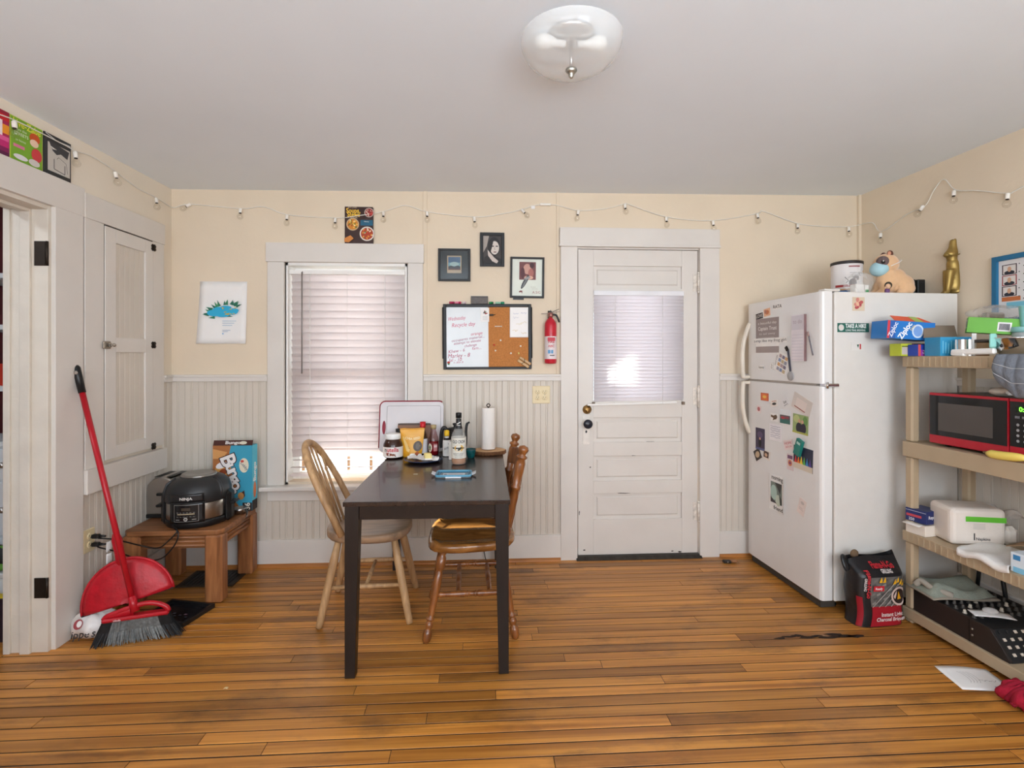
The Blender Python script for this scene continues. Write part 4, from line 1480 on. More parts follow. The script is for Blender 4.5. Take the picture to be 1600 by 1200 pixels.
# toaster
t = thing('toaster', 'brushed steel toaster behind the black cooker', 'toaster', (-1.862, 3.112, SH + .001), 0)
prof = [(-.08, .02), (-.082, .13), (-.074, .19), (-.05, .222), (-.02, .232), (.02, .232), (.05, .222), (.074, .19), (.082, .13), (.08, .02)]
MT = Matrix(((1, 0, 0, 0), (0, 0, 1, 0), (0, 1, 0, 0), (0, 0, 0, 1)))
m = MB(); m.prism(prof, -.095, .092, MT, smooth=True); m.build('shell', STEEL, t, .006, seg=3)
m = MB(); m.box(-.084, -.098, 0, .084, .095, .022, ch=.004); m.build('base', BLACK, t)
for x_ in (-.034, .034):
    m = MB(); m.box(x_ - .015, -.075, .2322, x_ + .015, .075, .2335); m.build('slot', BLACK, t)
m = MB(); m.box(-.02, -.108, .13, .02, -.094, .145, ch=.003); m.build('lever', BLACK, t)

# multi cooker
CX, CY = -1.62, 2.965
t = thing('multi_cooker', 'round black and steel multi cooker with control panel on the side table', 'cooker', (CX, CY, SH), math.radians(8))
m = MB(); m.lathe([(.150, .0), (.158, .006), (.160, .030), (.158, .040)], 40); m.build('base', BLACK, t)
m = MB(); m.lathe([(.154, .040), (.156, .045), (.156, .130), (.154, .134)], 40); m.build('steel_band', STEEL, t)
m = MB(); m.lathe([(.160, .132), (.164, .140), (.163, .185), (.152, .222), (.128, .246), (.100, .258), (.085, .262), (.085, .255)], 40); lid = m.build('lid', mat((36, 37, 39), rough=.42, var=.05), t)
m = MB(); m.lathe([(.084, .254), (.090, .262), (.086, .272), (.070, .270), (.0, .262)], 32); m.build('lid_cap', mat((150, 148, 144), rough=.3, metal=.8), lid)
for a in (-62, 62):
    M = Matrix.Rotation(math.radians(a), 4, 'Z')
    m = MB(); m.tube([M @ V((0, -.158, .135)), M @ V((0, -.164, .185)), M @ V((0, -.150, .226)), M @ V((0, -.110, .256))], .010, 8, flat=.6); m.build('lid_rib', mat((44, 45, 47), rough=.4), lid)
for sg in (-1, 1):
    m = MB(); m.box(sg * .140, -.050, .0, sg * .180, .036, .175, ch=.018); hs = m.build('handle_housing', BLACK, t)
    m = MB(); m.box(sg * .176, -.045, .096, sg * .204, .030, .112, ch=.005); m.build('side_handle', BLACK, hs)
m = MB(); m.sheet(lambda u, v: (.164 * math.sin((u - .5) * 1.05), -.1655 * math.cos((u - .5) * 1.05) + .001, .036 + v * .112), 12, 6, -.008); pan = m.build('control_panel', mat((24, 24, 26), rough=.2), t)
p = Print((0, -.1735, .0), BACK_R, UPZ, wrap=.1735)
for (a, b, c_, d_) in ((-.06, .046, .06, .0475), (-.06, .1345, .06, .136), (-.061, .046, -.0595, .136), (.0595, .046, .061, .136)):
    p.rect(a, b, c_, d_, (150, 146, 140))
p.rect(-.022, .104, .022, .120, (64, 52, 40)); p.rect(-.042, .084, .042, .089, (176, 160, 130))
for i in range(6):
    p.rect(-.046 + i * .016, .094, -.036 + i * .016, .096, (150, 146, 140)); p.rect(-.046 + i * .016, .072, -.036 + i * .016, .074, (120, 118, 112))
p.ell(0, .060, .010, .010, (170, 166, 160)); p.ell(0, .060, .006, .006, (90, 88, 86)); p.rect(-.05, .056, -.03, .060, (130, 126, 120)); p.rect(.03, .056, .05, .060, (130, 126, 120))
p.build('panel_print', pan)
m = MB(); m.sheet(lambda u, v: (.167 * math.sin((u - .5) * 1.0), -.1675 * math.cos((u - .5) * 1.0) + .001, .150 + v * .042), 12, 4, -.006); bd = m.build('brand_plate', mat((30, 30, 32), rough=.3), lid)
p = Print((0, -.1738, .168), BACK_R, UPZ, lift=.0012, wrap=.1738); p.text('NINJA', 0, 0, .020, (226, 224, 220), bold=.02, w=.062); p.build('lettering', bd)
# power cords of cooker and toaster, running to the outlet
for nm, lab, pts in (('power_cord', 'upper black power cord from the cooker to the left outlet', [(WL + .052, 2.600, .440), (-1.90, 2.60, .43), (-1.86, 2.66, .40), (-1.80, 2.76, .33), (-1.72, 2.765, .315), (-1.66, 2.765, .36), (-1.63, 2.775, .40), (-1.67, 2.80, .42)]),
                     ('power_cord', 'lower black power cord drooping below the side table top', [(WL + .052, 2.600, .400), (-1.90, 2.60, .385), (-1.86, 2.66, .34), (-1.80, 2.755, .26), (-1.70, 2.755, .262), (-1.635, 2.762, .33), (-1.62, 2.77, .39), (-1.66, 2.795, .412)])):
    t = thing(nm, lab, 'power cord', (0, 0, 0), 0, 'cords at the left outlet')
    m = MB(); m.tube(smooth_path(pts, 5), .0036, 7); m.build('cable', BLACK, t)
    a = V(pts[0])
    m = MB(); m.beam(a + V((-.024, 0, 0)), a + V((.012, 0, 0)), .026, .020, ch=.005); m.lathe([(.008, 0), (.005, .03)], 8, Matrix.Translation(a + V((.010, 0, 0))) @ Matrix.Rotation(PI / 2, 4, 'Y')); m.build('plug', BLACK, t)
    m = MB()
    q = V((-1.878, 2.63, pts[2][2] - .002))
    m.sheet(lambda u, v: q + V((.004 * math.sin(3 * u), (u - .3) * .045, -v * .05 + .004)), 4, 4, .0008); tg = m.build('warning_tag', PAPER, t)

# snack box
t = thing('snack_box', 'tall blue and brown snack box with white lettering on the side table', 'box', (-1.515, 3.165, SH + .001))
bw, bd_, bh = .115, .034, .395
m = MB(); m.box(-bw, -bd_, 0, bw, bd_, bh, ch=.0015); cart = m.build('carton', mat((60, 150, 176), rough=.45), t)
m = MB(); m.add([(-bw, -bd_, bh), (bw, -bd_, bh), (bw, -bd_ + .012, bh + .030), (-bw, -bd_ + .012, bh + .030), (-bw, -bd_ + .002, bh), (bw, -bd_ + .002, bh), (bw, -bd_ + .014, bh + .030), (-bw, -bd_ + .014, bh + .030)], [(0, 1, 2, 3), (5, 4, 7, 6), (3, 2, 6, 7)])
fl = m.build('open_flap', mat((70, 34, 28), rough=.5), t)
p = Print((0, -bd_, bh + .0), BACK_R, V((0, .37, .93))); p.text('Bungo', .0, .017, .026, (230, 226, 222), bold=.03, w=.09); p.ell(.06, .016, .022, .010, (226, 220, 200)); p.build('print', fl)
p = Print((0, -bd_, 0), BACK_R, UPZ)
p.rect(-bw, 0, bw, bh, (58, 156, 186)); p.poly([(-bw, bh), (-.01, bh), (-.03, bh * .72), (.03, bh * .42), (.0, bh * .2), (.06, 0), (-bw, 0)], (166, 104, 56))
p.poly([(-bw, bh * .95), (-.03, bh * .90), (-.06, bh * .8), (-bw, bh * .8)], (206, 150, 90)); p.ell(-.06, bh * .62, .055, .035, (228, 170, 90), a=.5); p.ell(-.065, bh * .70, .035, .018, (236, 230, 232), a=.4); p.ell(-.055, bh * .60, .025, .018, (150, 70, 40), a=.5)
for i, (ch, x_, z_, r_) in enumerate((('B', -.028, .305, -.45), ('u', -.006, .262, -.4), ('n', .006, .228, -.35), ('g', .014, .192, -.3), ('o', .022, .155, -.3), (',', .036, .128, -.3))):
    s_ = .120 if ch == 'B' else .098
    p.text(ch, x_, z_, s_, (60, 28, 26), rot=r_ - .75, bold=.075); 
for i, (ch, x_, z_, r_) in enumerate((('B', -.028, .305, -.45), ('u', -.006, .262, -.4), ('n', .006, .228, -.35), ('g', .014, .192, -.3), ('o', .022, .155, -.3), (',', .036, .128, -.3))):
    s_ = .120 if ch == 'B' else .098
    p.text(ch, x_, z_, s_, (236, 232, 230), rot=r_ - .75, bold=.03)
p.ell(.068, .275, .028, .044, (226, 218, 196)); p.text('Lobby', .070, .270, .024, (60, 90, 110), rot=-.9, bold=.01); p.ell(.058, .300, .010, .008, (200, 70, 60))
p.rect(.06, 0, bw, .05, (44, 36, 36)); p.text('36', .090, .028, .044, (232, 226, 214), rot=PI / 2, bold=.02); p.poly([(.04, .1), (.07, .125), (.075, .09), (.06, .07)], (66, 36, 30)); p.ell(.05, .09, .018, .022, (196, 140, 80))
p.build('print', cart)
p = Print((bw, 0, 0), V((0, 1, 0)), UPZ); p.rect(-bd_, 0, bd_, bh, (84, 186, 210)); p.rect(-bd_, 0, bd_, .06, (44, 36, 36)); p.text('Bungo', 0, .23, .046, (236, 230, 226), rot=PI / 2, bold=.03); p.ell(0, .12, .018, .05, (214, 120, 70)); p.build('side_print', cart)

# pan handle poking out behind the cooker
t = thing('small_pan', 'thin steel pan handle sticking out beside the cooker', 'pan', (-1.450, 3.085, SH + .0005))
m = MB(); m.lathe([(.0, .002), (.030, .0), (.036, .022), (.038, .034), (.035, .034), (.029, .004), (0, .004)], 20); m.build('bowl', STEEL, t)
m = MB(); m.tube([(.035, -.010, .026), (.065, -.05, .020), (.085, -.10, .010)], .006, 8, flat=.5); m.build('handle', mat((110, 104, 98), rough=.35, metal=.8), t)

# ================================================================== broom, dustpan, bag, tray, floor register
BANG = math.atan2(.10, .347)
BO = V((-1.622, 2.452, 0))
BMx = Matrix.Translation(BO) @ Matrix.Rotation(BANG, 4, 'Z')
REDP = mat((178, 22, 36), rough=.35, var=.06, key='red_plastic')
t = thing('broom', 'red handled broom with black and grey bristles leaning on the left wall', 'broom', BO, BANG)
top = BMx.inverted() @ V((-1.944, 2.515, 1.285))
base = V((-.012, .0, .168))
ax = (top - base).normalized()
m = MB(); m.tube([base, top - ax * .13], .0125, 12); m.build('handle', REDP, t)
m = MB(); m.tube([top - ax * .135, top - ax * .05, top - ax * .012, top], [.0150, .0165, .0165, .010], 12); gp = m.build('grip', BLACK, t)
m = MB(); m.lathe([(.0, 0), (.009, 0), (.009, .003), (0, .003)], 12, Matrix.Translation(top - ax * .035 + V((0, -.0165, 0))) @ Matrix.Rotation(PI / 2, 4, 'X')); m.build('hanging_hole', mat((150, 140, 130), rough=.5), gp)
m = MB(); m.tube([base - ax * .03, base + ax * .04], [.020, .0155], 12); m.build('ferrule', REDP, t)
m = MB()
arc = [(-.128, .0, .116), (-.115, 0, .130), (-.06, 0, .148), (-.012, 0, .160), (.04, 0, .168), (.085, 0, .158), (.118, 0, .138), (.128, 0, .118)]
m.tube(smooth_path(arc, 4), .0115, 8)
m.box(-.132, -.022, .106, .132, .022, .124, ch=.006)
m.sheet(lambda u, v: (-.125 + u * .115, -.010 + .0 * v, .122 + v * (.008 + .034 * u)), 6, 2, .012)
hd = m.build('head', REDP, t)
p = Print((-.070, -.0225, .115), BACK_R, UPZ); p.text('vileda', 0, .0, .013, (226, 196, 196), bold=.02); p.build('lettering', hd)
rb = random.Random(4)
for part, x0, x1, col in (('bristles', -.130, -.088, (26, 27, 29)), ('bristles', -.088, .086, (112, 116, 116)), ('bristles', .086, .130, (24, 25, 27))):
    m = MB()
    nb = int((x1 - x0) / .0028)
    for i in range(nb):
        for k in range(4):
            a = x0 + (x1 - x0) * (i + rb.random()) / nb
            yy = (k - 1.5) * .010
            spread = 1.42 + rb.uniform(-.05, .05)
            b = a * spread + .010 + rb.uniform(-.006, .006)
            y2 = yy * 1.5 + rb.uniform(-.012, .012)
            g = rb.uniform(.0016, .0024)
            P0, P1, P2 = V((a, yy, .110)), V((a * 1.16, yy, .060)), V((b, y2, rb.uniform(.001, .005)))
            m.add([P0 - V((g, 0, 0)), P0 + V((g, 0, 0)), P1 + V((g, 0, 0)), P1 - V((g, 0, 0)), P2 + V((g * .7, 0, 0)), P2 - V((g * .7, 0, 0)),
                   P0 + V((0, g, 0)), P1 + V((0, g, 0)), P2 + V((0, g, 0))],
                  [(0, 1, 2, 3), (3, 2, 4, 5), (1, 6, 7, 2), (2, 7, 8, 4), (6, 0, 3, 7), (7, 3, 5, 8)])
    o = m.build(part, mat(col, rough=.6, var=.35, scale=90), t)
    o['kind'] = 'stuff'

# dustpan clipped on the broom handle, behind it
t = thing('dustpan', 'red half-round dustpan clipped on the broom handle', 'dustpan', BO, BANG)
side = V((math.cos(.30), 0, math.sin(.30)))
c0 = V((-.052, .066, .160))          # middle of the straight lip
upv = V((-.22, .17, .96)).normalized()
rt = (side - upv * side.dot(upv)).normalized()
nrm = rt.cross(upv)
m = MB()
R_ = .188
def pan(u, v):
    a = PI * u
    r = R_ * (1 - v)
    x, y = -r * math.cos(a), r * math.sin(a) * 1.06
    dish = .026 * (1 - (1 - v) ** 3)
    lip = .0
    return c0 + rt * x + upv * y - nrm * (dish * -1.0 if False else -dish)
m.sheet(lambda u, v: pan(u, v) , 26, 8, .004)
m.tube([pan(i / 26, 0) for i in range(27)], .0065, 6)
sh = m.build('pan', mat((176, 22, 36), rough=.42, var=.16, scale=28, bump=.15, bscale=60), t)
m = MB(); m.beam(c0 - rt * R_ - nrm * -.004, c0 + rt * R_ - nrm * -.004, .008, .006); m.build('rubber_lip', BLACKM, t)
n0 = c0 + upv * (R_ * 1.02)
m = MB(); m.tube([n0 - upv * .03, n0 + upv * .04, n0 + upv * .105, n0 + upv * .135], [.024, .021, .023, .014], 10, flat=.55, up=nrm)
m.build('clip_handle', REDP, t)

# white plastic bag under dustpan
t = thing('plastic_bag', 'crumpled white plastic bag with black lettering behind the broom', 'bag', (-1.838, 2.492, 0))
m = MB()
rb = random.Random(9)
ph = [rb.uniform(0, 6.28) for _ in range(6)]
def lump(u, v):
    a = 2 * PI * u
    e = PI * (v - .5)
    r = 1 + .07 * math.sin(3 * a + ph[0] + 4 * v) + .05 * math.sin(7 * a + ph[1] - 6 * v) + .03 * math.sin(13 * a + ph[2])
    x, y, z = .098 * r * math.cos(e) * math.cos(a),   .070 * r * math.cos(e) * math.sin(a), .065 + .064 * math.sin(e) * r
    return (x, y, max(0.001, z))
m.sheet(lump, 40, 18)
bagb = m.build('bag_body', mat((226, 222, 220), rough=.4, var=.04, bump=.5, bscale=26), t)
p = Print((.004, -.0745, .052), V((1, .22, 0)), V((0, .35, 1)), lift=.002); p.text("ippe's", 0, 0, .046, (40, 36, 38), bold=.012, w=.094); p.ell(-.030, .045, .018, .022, (150, 60, 66)); p.ell(-.026, .046, .010, .014, (226, 222, 220)); p.build('lettering', bagb)

# black flat tray with glossy picture, on the floor in front of the side table
t = thing('framed_print', 'flat black framed picture lying on the floor behind the broom', 'picture frame', (-1.590, 2.690, 0), math.radians(-14))
m = MB(); m.box(-.10, -.090, 0, .135, .085, .006); m.build('backing', mat((28, 28, 32), rough=.25), t)
m = MB(); m.box(-.115, -.105, 0, .15, -.088, .022); m.box(-.115, .083, 0, .15, .10, .022); m.box(-.115, -.088, 0, -.098, .083, .022); m.box(.133, -.088, 0, .15, .083, .022); m.build('frame', BLACK, t, .002)
p = Print((0, 0, .006), V((1, 0, 0)), V((0, 1, 0)))
for i in range(7):
    p.rect(-.05 + i * .022, -.03 + .01 * (i % 3), -.036 + i * .022, -.022 + .012 * (i % 3), random.choice(((90, 84, 92), (120, 96, 110), (64, 66, 80))))
p.build('print', t)

# floor register under the side table
t = thing('floor_register', 'dark metal floor register under the side table', 'vent', (-1.60, 3.10, .0005))
m = MB(); m.box(-.15, -.085, 0, .13, .10, .003); m.build('recess', BLACK, t)
m = MB(); m.box(-.17, -.105, 0, .15, -.085, .006); m.box(-.17, .10, 0, .15, .115, .006); m.box(-.17, -.085, 0, -.15, .10, .006); m.box(.13, -.085, 0, .15, .10, .006); m.build('frame', mat((70, 58, 46), rough=.5, metal=.4), t)
for i in range(12):
    m = MB(); x_ = -.14 + i * .0225; m.box(x_, -.085, .001, x_ + .006, .10, .006); m.build('louver', mat((52, 46, 40), rough=.5, metal=.4), t)
# ================================================================== dining table
ESP = wood((20, 13, 11), (32, 22, 18), rough=.30, stretch=(10, .9, 10), scale=3, key='espresso')
ESPZ = wood((18, 12, 10), (28, 19, 16), rough=.36, stretch=(12, 12, 1), scale=3, key='espresso_z')
ESPT = wood((34, 24, 21), (50, 37, 32), rough=.25, stretch=(9, .8, 9), scale=3, coat=.15, key='espresso_top')
TX0, TX1, TY0, TY1, TZ = -.575, .114, 2.100, 3.205, .730
t = thing('dining_table', 'dark espresso wooden dining table set end-on against the back wall', 'table', ((TX0 + TX1) / 2, (TY0 + TY1) / 2, 0), math.radians(-.4))
w, d = (TX1 - TX0) / 2, (TY1 - TY0) / 2
m = MB(); m.box(-w, -d, TZ - .020, w, d, TZ); m.build('table_top', ESPT, t, .002)
for sx in (-1, 1):
    for sy in (-1, 1):
        m = MB()
        a0, a1 = .058, .042
        x0, y0 = sx * (w - .006), sy * (d - .006)
        zt_, zb_ = TZ - .020, 0
        vs = []
        for z, a in ((zb_, a1), (zt_, a0)):
            vs += [(x0, y0, z), (x0 - sx * a, y0, z), (x0 - sx * a, y0 - sy * a, z), (x0, y0 - sy * a, z)]
        fs = [(0, 1, 2, 3), (7, 6, 5, 4), (0, 4, 5, 1), (1, 5, 6, 2), (2, 6, 7, 3), (3, 7, 4, 0)]
        m.add(vs, [f if sx * sy > 0 else f[::-1] for f in fs])
        m.build('leg', ESPZ, t, .002)
for sy in (-1, 1):
    m = MB(); m.box(-w + .064, sy * (d - .012), TZ - .078, w - .064, sy * (d - .032), TZ - .020); m.build('apron', ESP, t, .002)
for sx in (-1, 1):
    m = MB(); m.box(sx * (w - .012), -d + .064, TZ - .078, sx * (w - .032), d - .064, TZ - .020); m.build('apron', ESP, t, .002)

# ================================================================== windsor chair (bow back, pale worn wood)
PALE = wood((158, 122, 84), (196, 158, 114), rough=.5, stretch=(10, 10, 1.2), scale=4, key='pale_z')
SEATW = wood((128, 104, 84), (168, 136, 106), rough=.5, stretch=(2, 14, 10), scale=3.5, key='pale_seat')
t = thing('windsor_chair', 'pale worn bow-back windsor chair on the window side of the table', 'chair', (-.600, 2.715, 0), math.radians(3))
m = MB()
# saddle seat outline in plan: local +x is forward
def seat_r(a):
    c, s_ = math.cos(a), math.sin(a)
    return 1.0 / (abs(c / .215) ** 2.6 + abs(s_ / (.205 + .015 * c)) ** 2.6) ** (1 / 2.6)
def seat_fn(u, v, top=True):
    a = 2 * PI * u
    r = seat_r(a) * v
    dip = -.012 * max(0, 1 - (v * 1.05) ** 2)
    return (r * math.cos(a), r * math.sin(a), .445 + dip + .004 * math.cos(a) * v)
N = 40
rings = [(1.0, .444, 1), (1.0, .436, 1)]
vs, fs = [], []
levels = [(.0, None), (.35, None), (.7, None), (.93, None)]
for v, _ in levels[1:]:
    for i in range(N):
        vs.append(seat_fn(i / N, v))
for sc, z in ((.985, .4455), (1.0, .438), (1.0, .415), (.96, .404), (.80, .400)):
    for i in range(N):
        a = 2 * PI * i / N
        r = seat_r(a) * sc
        vs.append((r * math.cos(a), r * math.sin(a), z))
nr = len(vs) // N
for j in range(nr - 1):
    for i in range(N):
        i2 = (i + 1) % N
        fs.append([j * N + i, (j + 1) * N + i, (j + 1) * N + i2, j * N + i2])
fs.append(list(range(N)))
fs.append([(nr - 1) * N + i for i in range(N)][::-1])
m.add(vs, fs, smooth=True)
m.build('seat', SEATW, t)
# bow and spindles
def bow_pt(s_):          # s 0..1 from one side to the other
    a = PI * s_
    y = -.178 * math.cos(a) * (1 + .10 * math.sin(a))
    hgt = math.sin(a) ** .62
    x = -.110 - .195 * hgt - .02 * math.sin(a)
    return V((x, y, .440 + .435 * hgt))
bw_ = [bow_pt(i / 36) for i in range(37)]
m = MB(); m.tube(bw_, .0175, 10, flat=1.0); m.build('bow', PALE, t)
for k in range(6):
    y0 = -.095 + k * .038
    # meet the bow at the same relative place
    best = min((bow_pt(i / 200) for i in range(201)), key=lambda q: abs(q.y - y0 * 1.28) + (9 if q.z < .6 else 0))
    m = MB(); m.turned((-.150 - .02 * math.cos(y0 * 12), y0, .440), best, [(0, .006), (.35, .0088), (.7, .0068), (1, .0052)], 8); m.build('spindle', PALE, t)
feet = {}
for sx, fx in ((1, .222), (-1, -.215)):
    for sy in (-1, 1):
        p0, p1 = V((sx * .135, sy * .125, .412)), V((fx, sy * .196, 0))
        feet[(sx, sy)] = (p0, p1)
        m = MB(); m.turned(p1, p0, [(0, .0145), (.04, .017), (.45, .0205), (.75, .021), (1, .015)], 12); m.build('leg', PALE, t)
lp = lambda k, f: feet[k][0].lerp(feet[k][1], f)
for sy in (-1, 1):
    m = MB(); m.turned(lp((1, sy), .56), lp((-1, sy), .56), [(0, .0085), (.5, .0135), (1, .0085)], 10); m.build('side_stretcher', PALE, t)
a, b = lp((1, -1), .56).lerp(lp((-1, -1), .56), .5), lp((1, 1), .56).lerp(lp((-1, 1), .56), .5)
m = MB(); m.turned(a, b, [(0, .008), (.5, .012), (1, .008)], 10); m.build('cross_stretcher', PALE, t)

# ================================================================== turned pine chair pushed in from the right
PINE = wood((104, 58, 26), (150, 92, 46), rough=.28, stretch=(10, 10, 1.4), scale=4, coat=.25, key='pine_z')
PINES = wood((116, 72, 32), (166, 112, 56), rough=.26, stretch=(2, 9, 8), scale=3.2, coat=.3, key='pine_seat')
t = thing('turned_chair', 'glossy brown chair with turned legs and knobbed back posts tucked under the table', 'chair', (-.062, 2.575, 0), math.radians(2))
# local: faces -x
m = MB()
def ts_r(a):
    c, s_ = math.cos(a), math.sin(a)
    return 1.0 / (abs(c / .215) ** 3.4 + abs(s_ / (.205 - .02 * c)) ** 3.4) ** (1 / 3.4)
vs, fs = [], []
def top_z(x, y):
    return .446 - .012 * math.exp(-((abs(y) - .09) ** 2) / .004) * (1 if x > -.18 else .4) + (.010 if x < -.16 else 0) - .018 * max(0, (-x - .17) / .05)
for v in (.001, .25, .5, .72, .88, .97):
    for i in range(N):
        a = 2 * PI * i / N
        r = ts_r(a) * v
        x, y = r * math.cos(a), r * math.sin(a)
        vs.append((x, y, top_z(x, y)))
for sc, z in ((1.0, .432), (1.0, .418), (.95, .404), (.80, .400)):
    for i in range(N):
        a = 2 * PI * i / N
        r = ts_r(a) * sc
        vs.append((r * math.cos(a), r * math.sin(a), z - (.012 if math.cos(a) < -.6 and sc == 1.0 else 0)))
nr = len(vs) // N
for j in range(nr - 1):
    for i in range(N):
        i2 = (i + 1) % N
        fs.append([j * N + i, (j + 1) * N + i, (j + 1) * N + i2, j * N + i2])
fs.append([(nr - 1) * N + i for i in range(N)][::-1])
m.add(vs, fs, smooth=True)
m.build('seat', PINES, t)
LEGP = [(0, .012), (.03, .019), (.09, .0215), (.13, .019), (.15, .012), (.165, .017), (.19, .0195), (.215, .016), (.225, .012), (.24, .020), (.255, .020), (.27, .012), (.30, .016), (.55, .0195), (.68, .020), (.74, .0165), (.76, .013), (.78, .020), (.84, .0235), (.90, .021), (.93, .014), (.95, .018), (1, .017)]
feet = {}
for sx, fx in ((-1, -.215), (1, .205)):
    for sy in (-1, 1):
        p0, p1 = V((sx * .135, sy * .130, .404)), V((fx, sy * .215, 0))
        feet[(sx, sy)] = (p0, p1)
        m = MB(); m.turned(p1, p0, LEGP, 16); m.build('leg', PINE, t)
RUNG = [(0, .010), (.06, .013), (.07, .016), (.09, .013), (.12, .012), (.40, .016), (.43, .012), (.44, .017), (.46, .012), (.54, .012), (.56, .017), (.57, .012), (.60, .016), (.88, .012), (.91, .013), (.93, .016), (.94, .013), (1, .010)]
for sy in (-1, 1):
    m = MB(); m.turned(lp((-1, sy), .50), lp((1, sy), .50), RUNG, 12); m.build('side_stretcher', PINE, t)
for f in (.32, .75):
    a = lp((-1, -1), .50).lerp(lp((1, -1), .50), f)
    b = lp((-1, 1), .50).lerp(lp((1, 1), .50), f)
    m = MB(); m.turned(a, b, [(0, .008), (.1, .0115), (.3, .012), (.35, .009), (.38, .013), (.62, .013), (.65, .009), (.7, .012), (.9, .0115), (1, .008)], 12); m.build('cross_stretcher', PINE, t)
POSTP = [(0, .013), (.06, .016), (.12, .014), (.14, .018), (.16, .018), (.18, .012), (.30, .016), (.48, .0195), (.55, .016), (.57, .021), (.59, .021), (.61, .014), (.72, .019), (.82, .020), (.86, .0150), (.875, .022), (.89, .022), (.905, .012), (.925, .016), (.955, .0225), (.985, .018), (1, 0)]
posts = {}
for sy in (-1, 1):
    p0, p1 = V((.150, sy * .170, .430)), V((.248, sy * .190, .905))
    posts[sy] = (p0, p1)
    m = MB(); m.turned(p0, p1, [(a_, r_ * 1.2) for a_, r_ in POSTP], 18); m.build('back_post', PINE, t)
pp = lambda sy, f: posts[sy][0].lerp(posts[sy][1], f)
# crest rail: curved board with a rounded top between the posts
m = MB()
def crest(u, v):
    y = -.178 + u * .356
    bowx = .040 * math.sin(PI * u)
    zt_ = .830 + .020 * math.sin(PI * u)
    zb_ = .745 + .012 * math.sin(PI * u)
    z = zb_ + (zt_ - zb_) * v
    return (.215 + (z - .745) * .2 + bowx, y, z)
m.sheet(crest, 14, 6, .018)
m.build('crest_rail', PINE, t, .004)
for k in range(5):
    u = (k + 1) / 6
    q = V(crest(u, .05))
    m = MB(); m.turned((.165 + .015 * math.sin(PI * u), -.130 + .26 * (k / 4), .440), q, [(0, .008), (.2, .010), (.4, .013), (.5, .010), (.7, .012), (1, .007)], 10); m.build('spindle', PINE, t)

# ================================================================== things on the table
TZ1 = TZ + .0005
WBOX = BACK_R
# white and red cutting board leaning on the wall
t = thing('cutting_board', 'large white cutting board with red edge leaning against the wall', 'cutting board', (-.452, 3.172, TZ1), (math.radians(-9), 0, 0))
m = MB(); m.prism(rrect(.395, .315, .030), -.006, .006, Matrix.Translation((0, 0, .1575)) @ Matrix.Rotation(PI / 2, 4, 'X')); m.build('board', mat((214, 210, 212), rough=.5, var=.03), t, .002)
REDR = mat((140, 26, 48), rough=.5)
m = MB(); m.tube([V((x, .004, z + .1575)) for x, z in rrect(.397, .317, .030)[3:13]], .0075, 8); m.build('edge_band', REDR, t)
m = MB(); m.ball((-.172, -.004, .155), .012, .006, .045); m.build('grip_hole', REDR, t)
m = MB(); m.tube([V((x + .012, -.0062, z + .1575)) for x, z in rrect(.335, .265, .012)], .0018, 6, closed=True); m.build('juice_groove', mat((184, 180, 182), rough=.5), t)
# wooden board in front of it
t = thing('wooden_board', 'small brown wooden board leaning on the white cutting board', 'cutting board', (-.430, 3.136, TZ1), (math.radians(-9), 0, 0))
m = MB(); m.prism(rrect(.205, .185, .014), -.008, .008, Matrix.Translation((0, 0, .0925)) @ Matrix.Rotation(PI / 2, 4, 'X')); m.build('board', wood((106, 70, 46), (146, 102, 70), rough=.5, stretch=(1, 8, 12), key='walnut'), t, .003)
m = MB(); m.box(-.10, -.012, .174, .10, -.008, .184); m.build('dark_edge', mat((70, 48, 36), rough=.5), t)


def bottle(name, label, loc, prof, body_mat, cap_prof=None, cap_mat=None, liquid=None, cat='bottle', rot=0.0, n=24):
    t = thing(name, label, cat, (loc[0], loc[1], TZ1), rot)
    m = MB(); m.lathe(prof, n); b = m.build('bottle_body', body_mat, t)
    if liquid:
        lp_, lm = liquid
        m = MB(); m.lathe(lp_, n); m.build('contents', lm, t)
    if cap_prof:
        m = MB(); m.lathe(cap_prof, n); m.build('cap', cap_mat, t)
    return t, b


# hazelnut spread jar
t, b = bottle('spread_jar', 'nutella jar with white lid at the left of the table clutter', (-.536, 3.015), [(.043, 0), (.052, .004), (.056, .012), (.0575, .070), (.055, .086), (.042, .112), (.038, .118)], mat((58, 32, 22), rough=.12, var=.05),
              [(.043, .112), (.0445, .114), (.0445, .140), (.042, .143), (0, .144)], WHITE, cat='jar')
m = MB(); m.lathe([(.0582, .010), (.0584, .070)], 28, cap=False); lb = m.build('label', mat((232, 226, 220), rough=.45), b)
p = Print((0, -.0585, .040), BACK_R, UPZ, wrap=.0585); p.text('n', -.036, .014, .034, (40, 30, 30), bold=.02); p.text('utella', .008, .014, .034, (196, 36, 44), bold=.02, w=.068); p.ell(-.012, -.012, .020, .008, (120, 64, 40)); p.ell(.010, -.014, .014, .006, (150, 90, 60)); p.line([(.008, -.008), (.026, -.024)], .005, (60, 40, 34)); p.rect(-.034, -.006, -.014, -.002, (160, 40, 40)); p.build('print', lb)
# spice bottle with dark cap, behind the jar
t, b = bottle('spice_bottle', 'small spice bottle with black cap behind the yellow pouch', (-.512, 3.100), [(.026, 0), (.028, .004), (.028, .115), (.020, .128), (.019, .134)], mat((196, 180, 160), rough=.25), [(.024, .132), (.024, .158), (0, .160)], BLACK)
m = MB(); m.lathe([(.0286, .03), (.0286, .105)], 20, cap=False); m.build('label', mat((210, 190, 160), rough=.5), b)
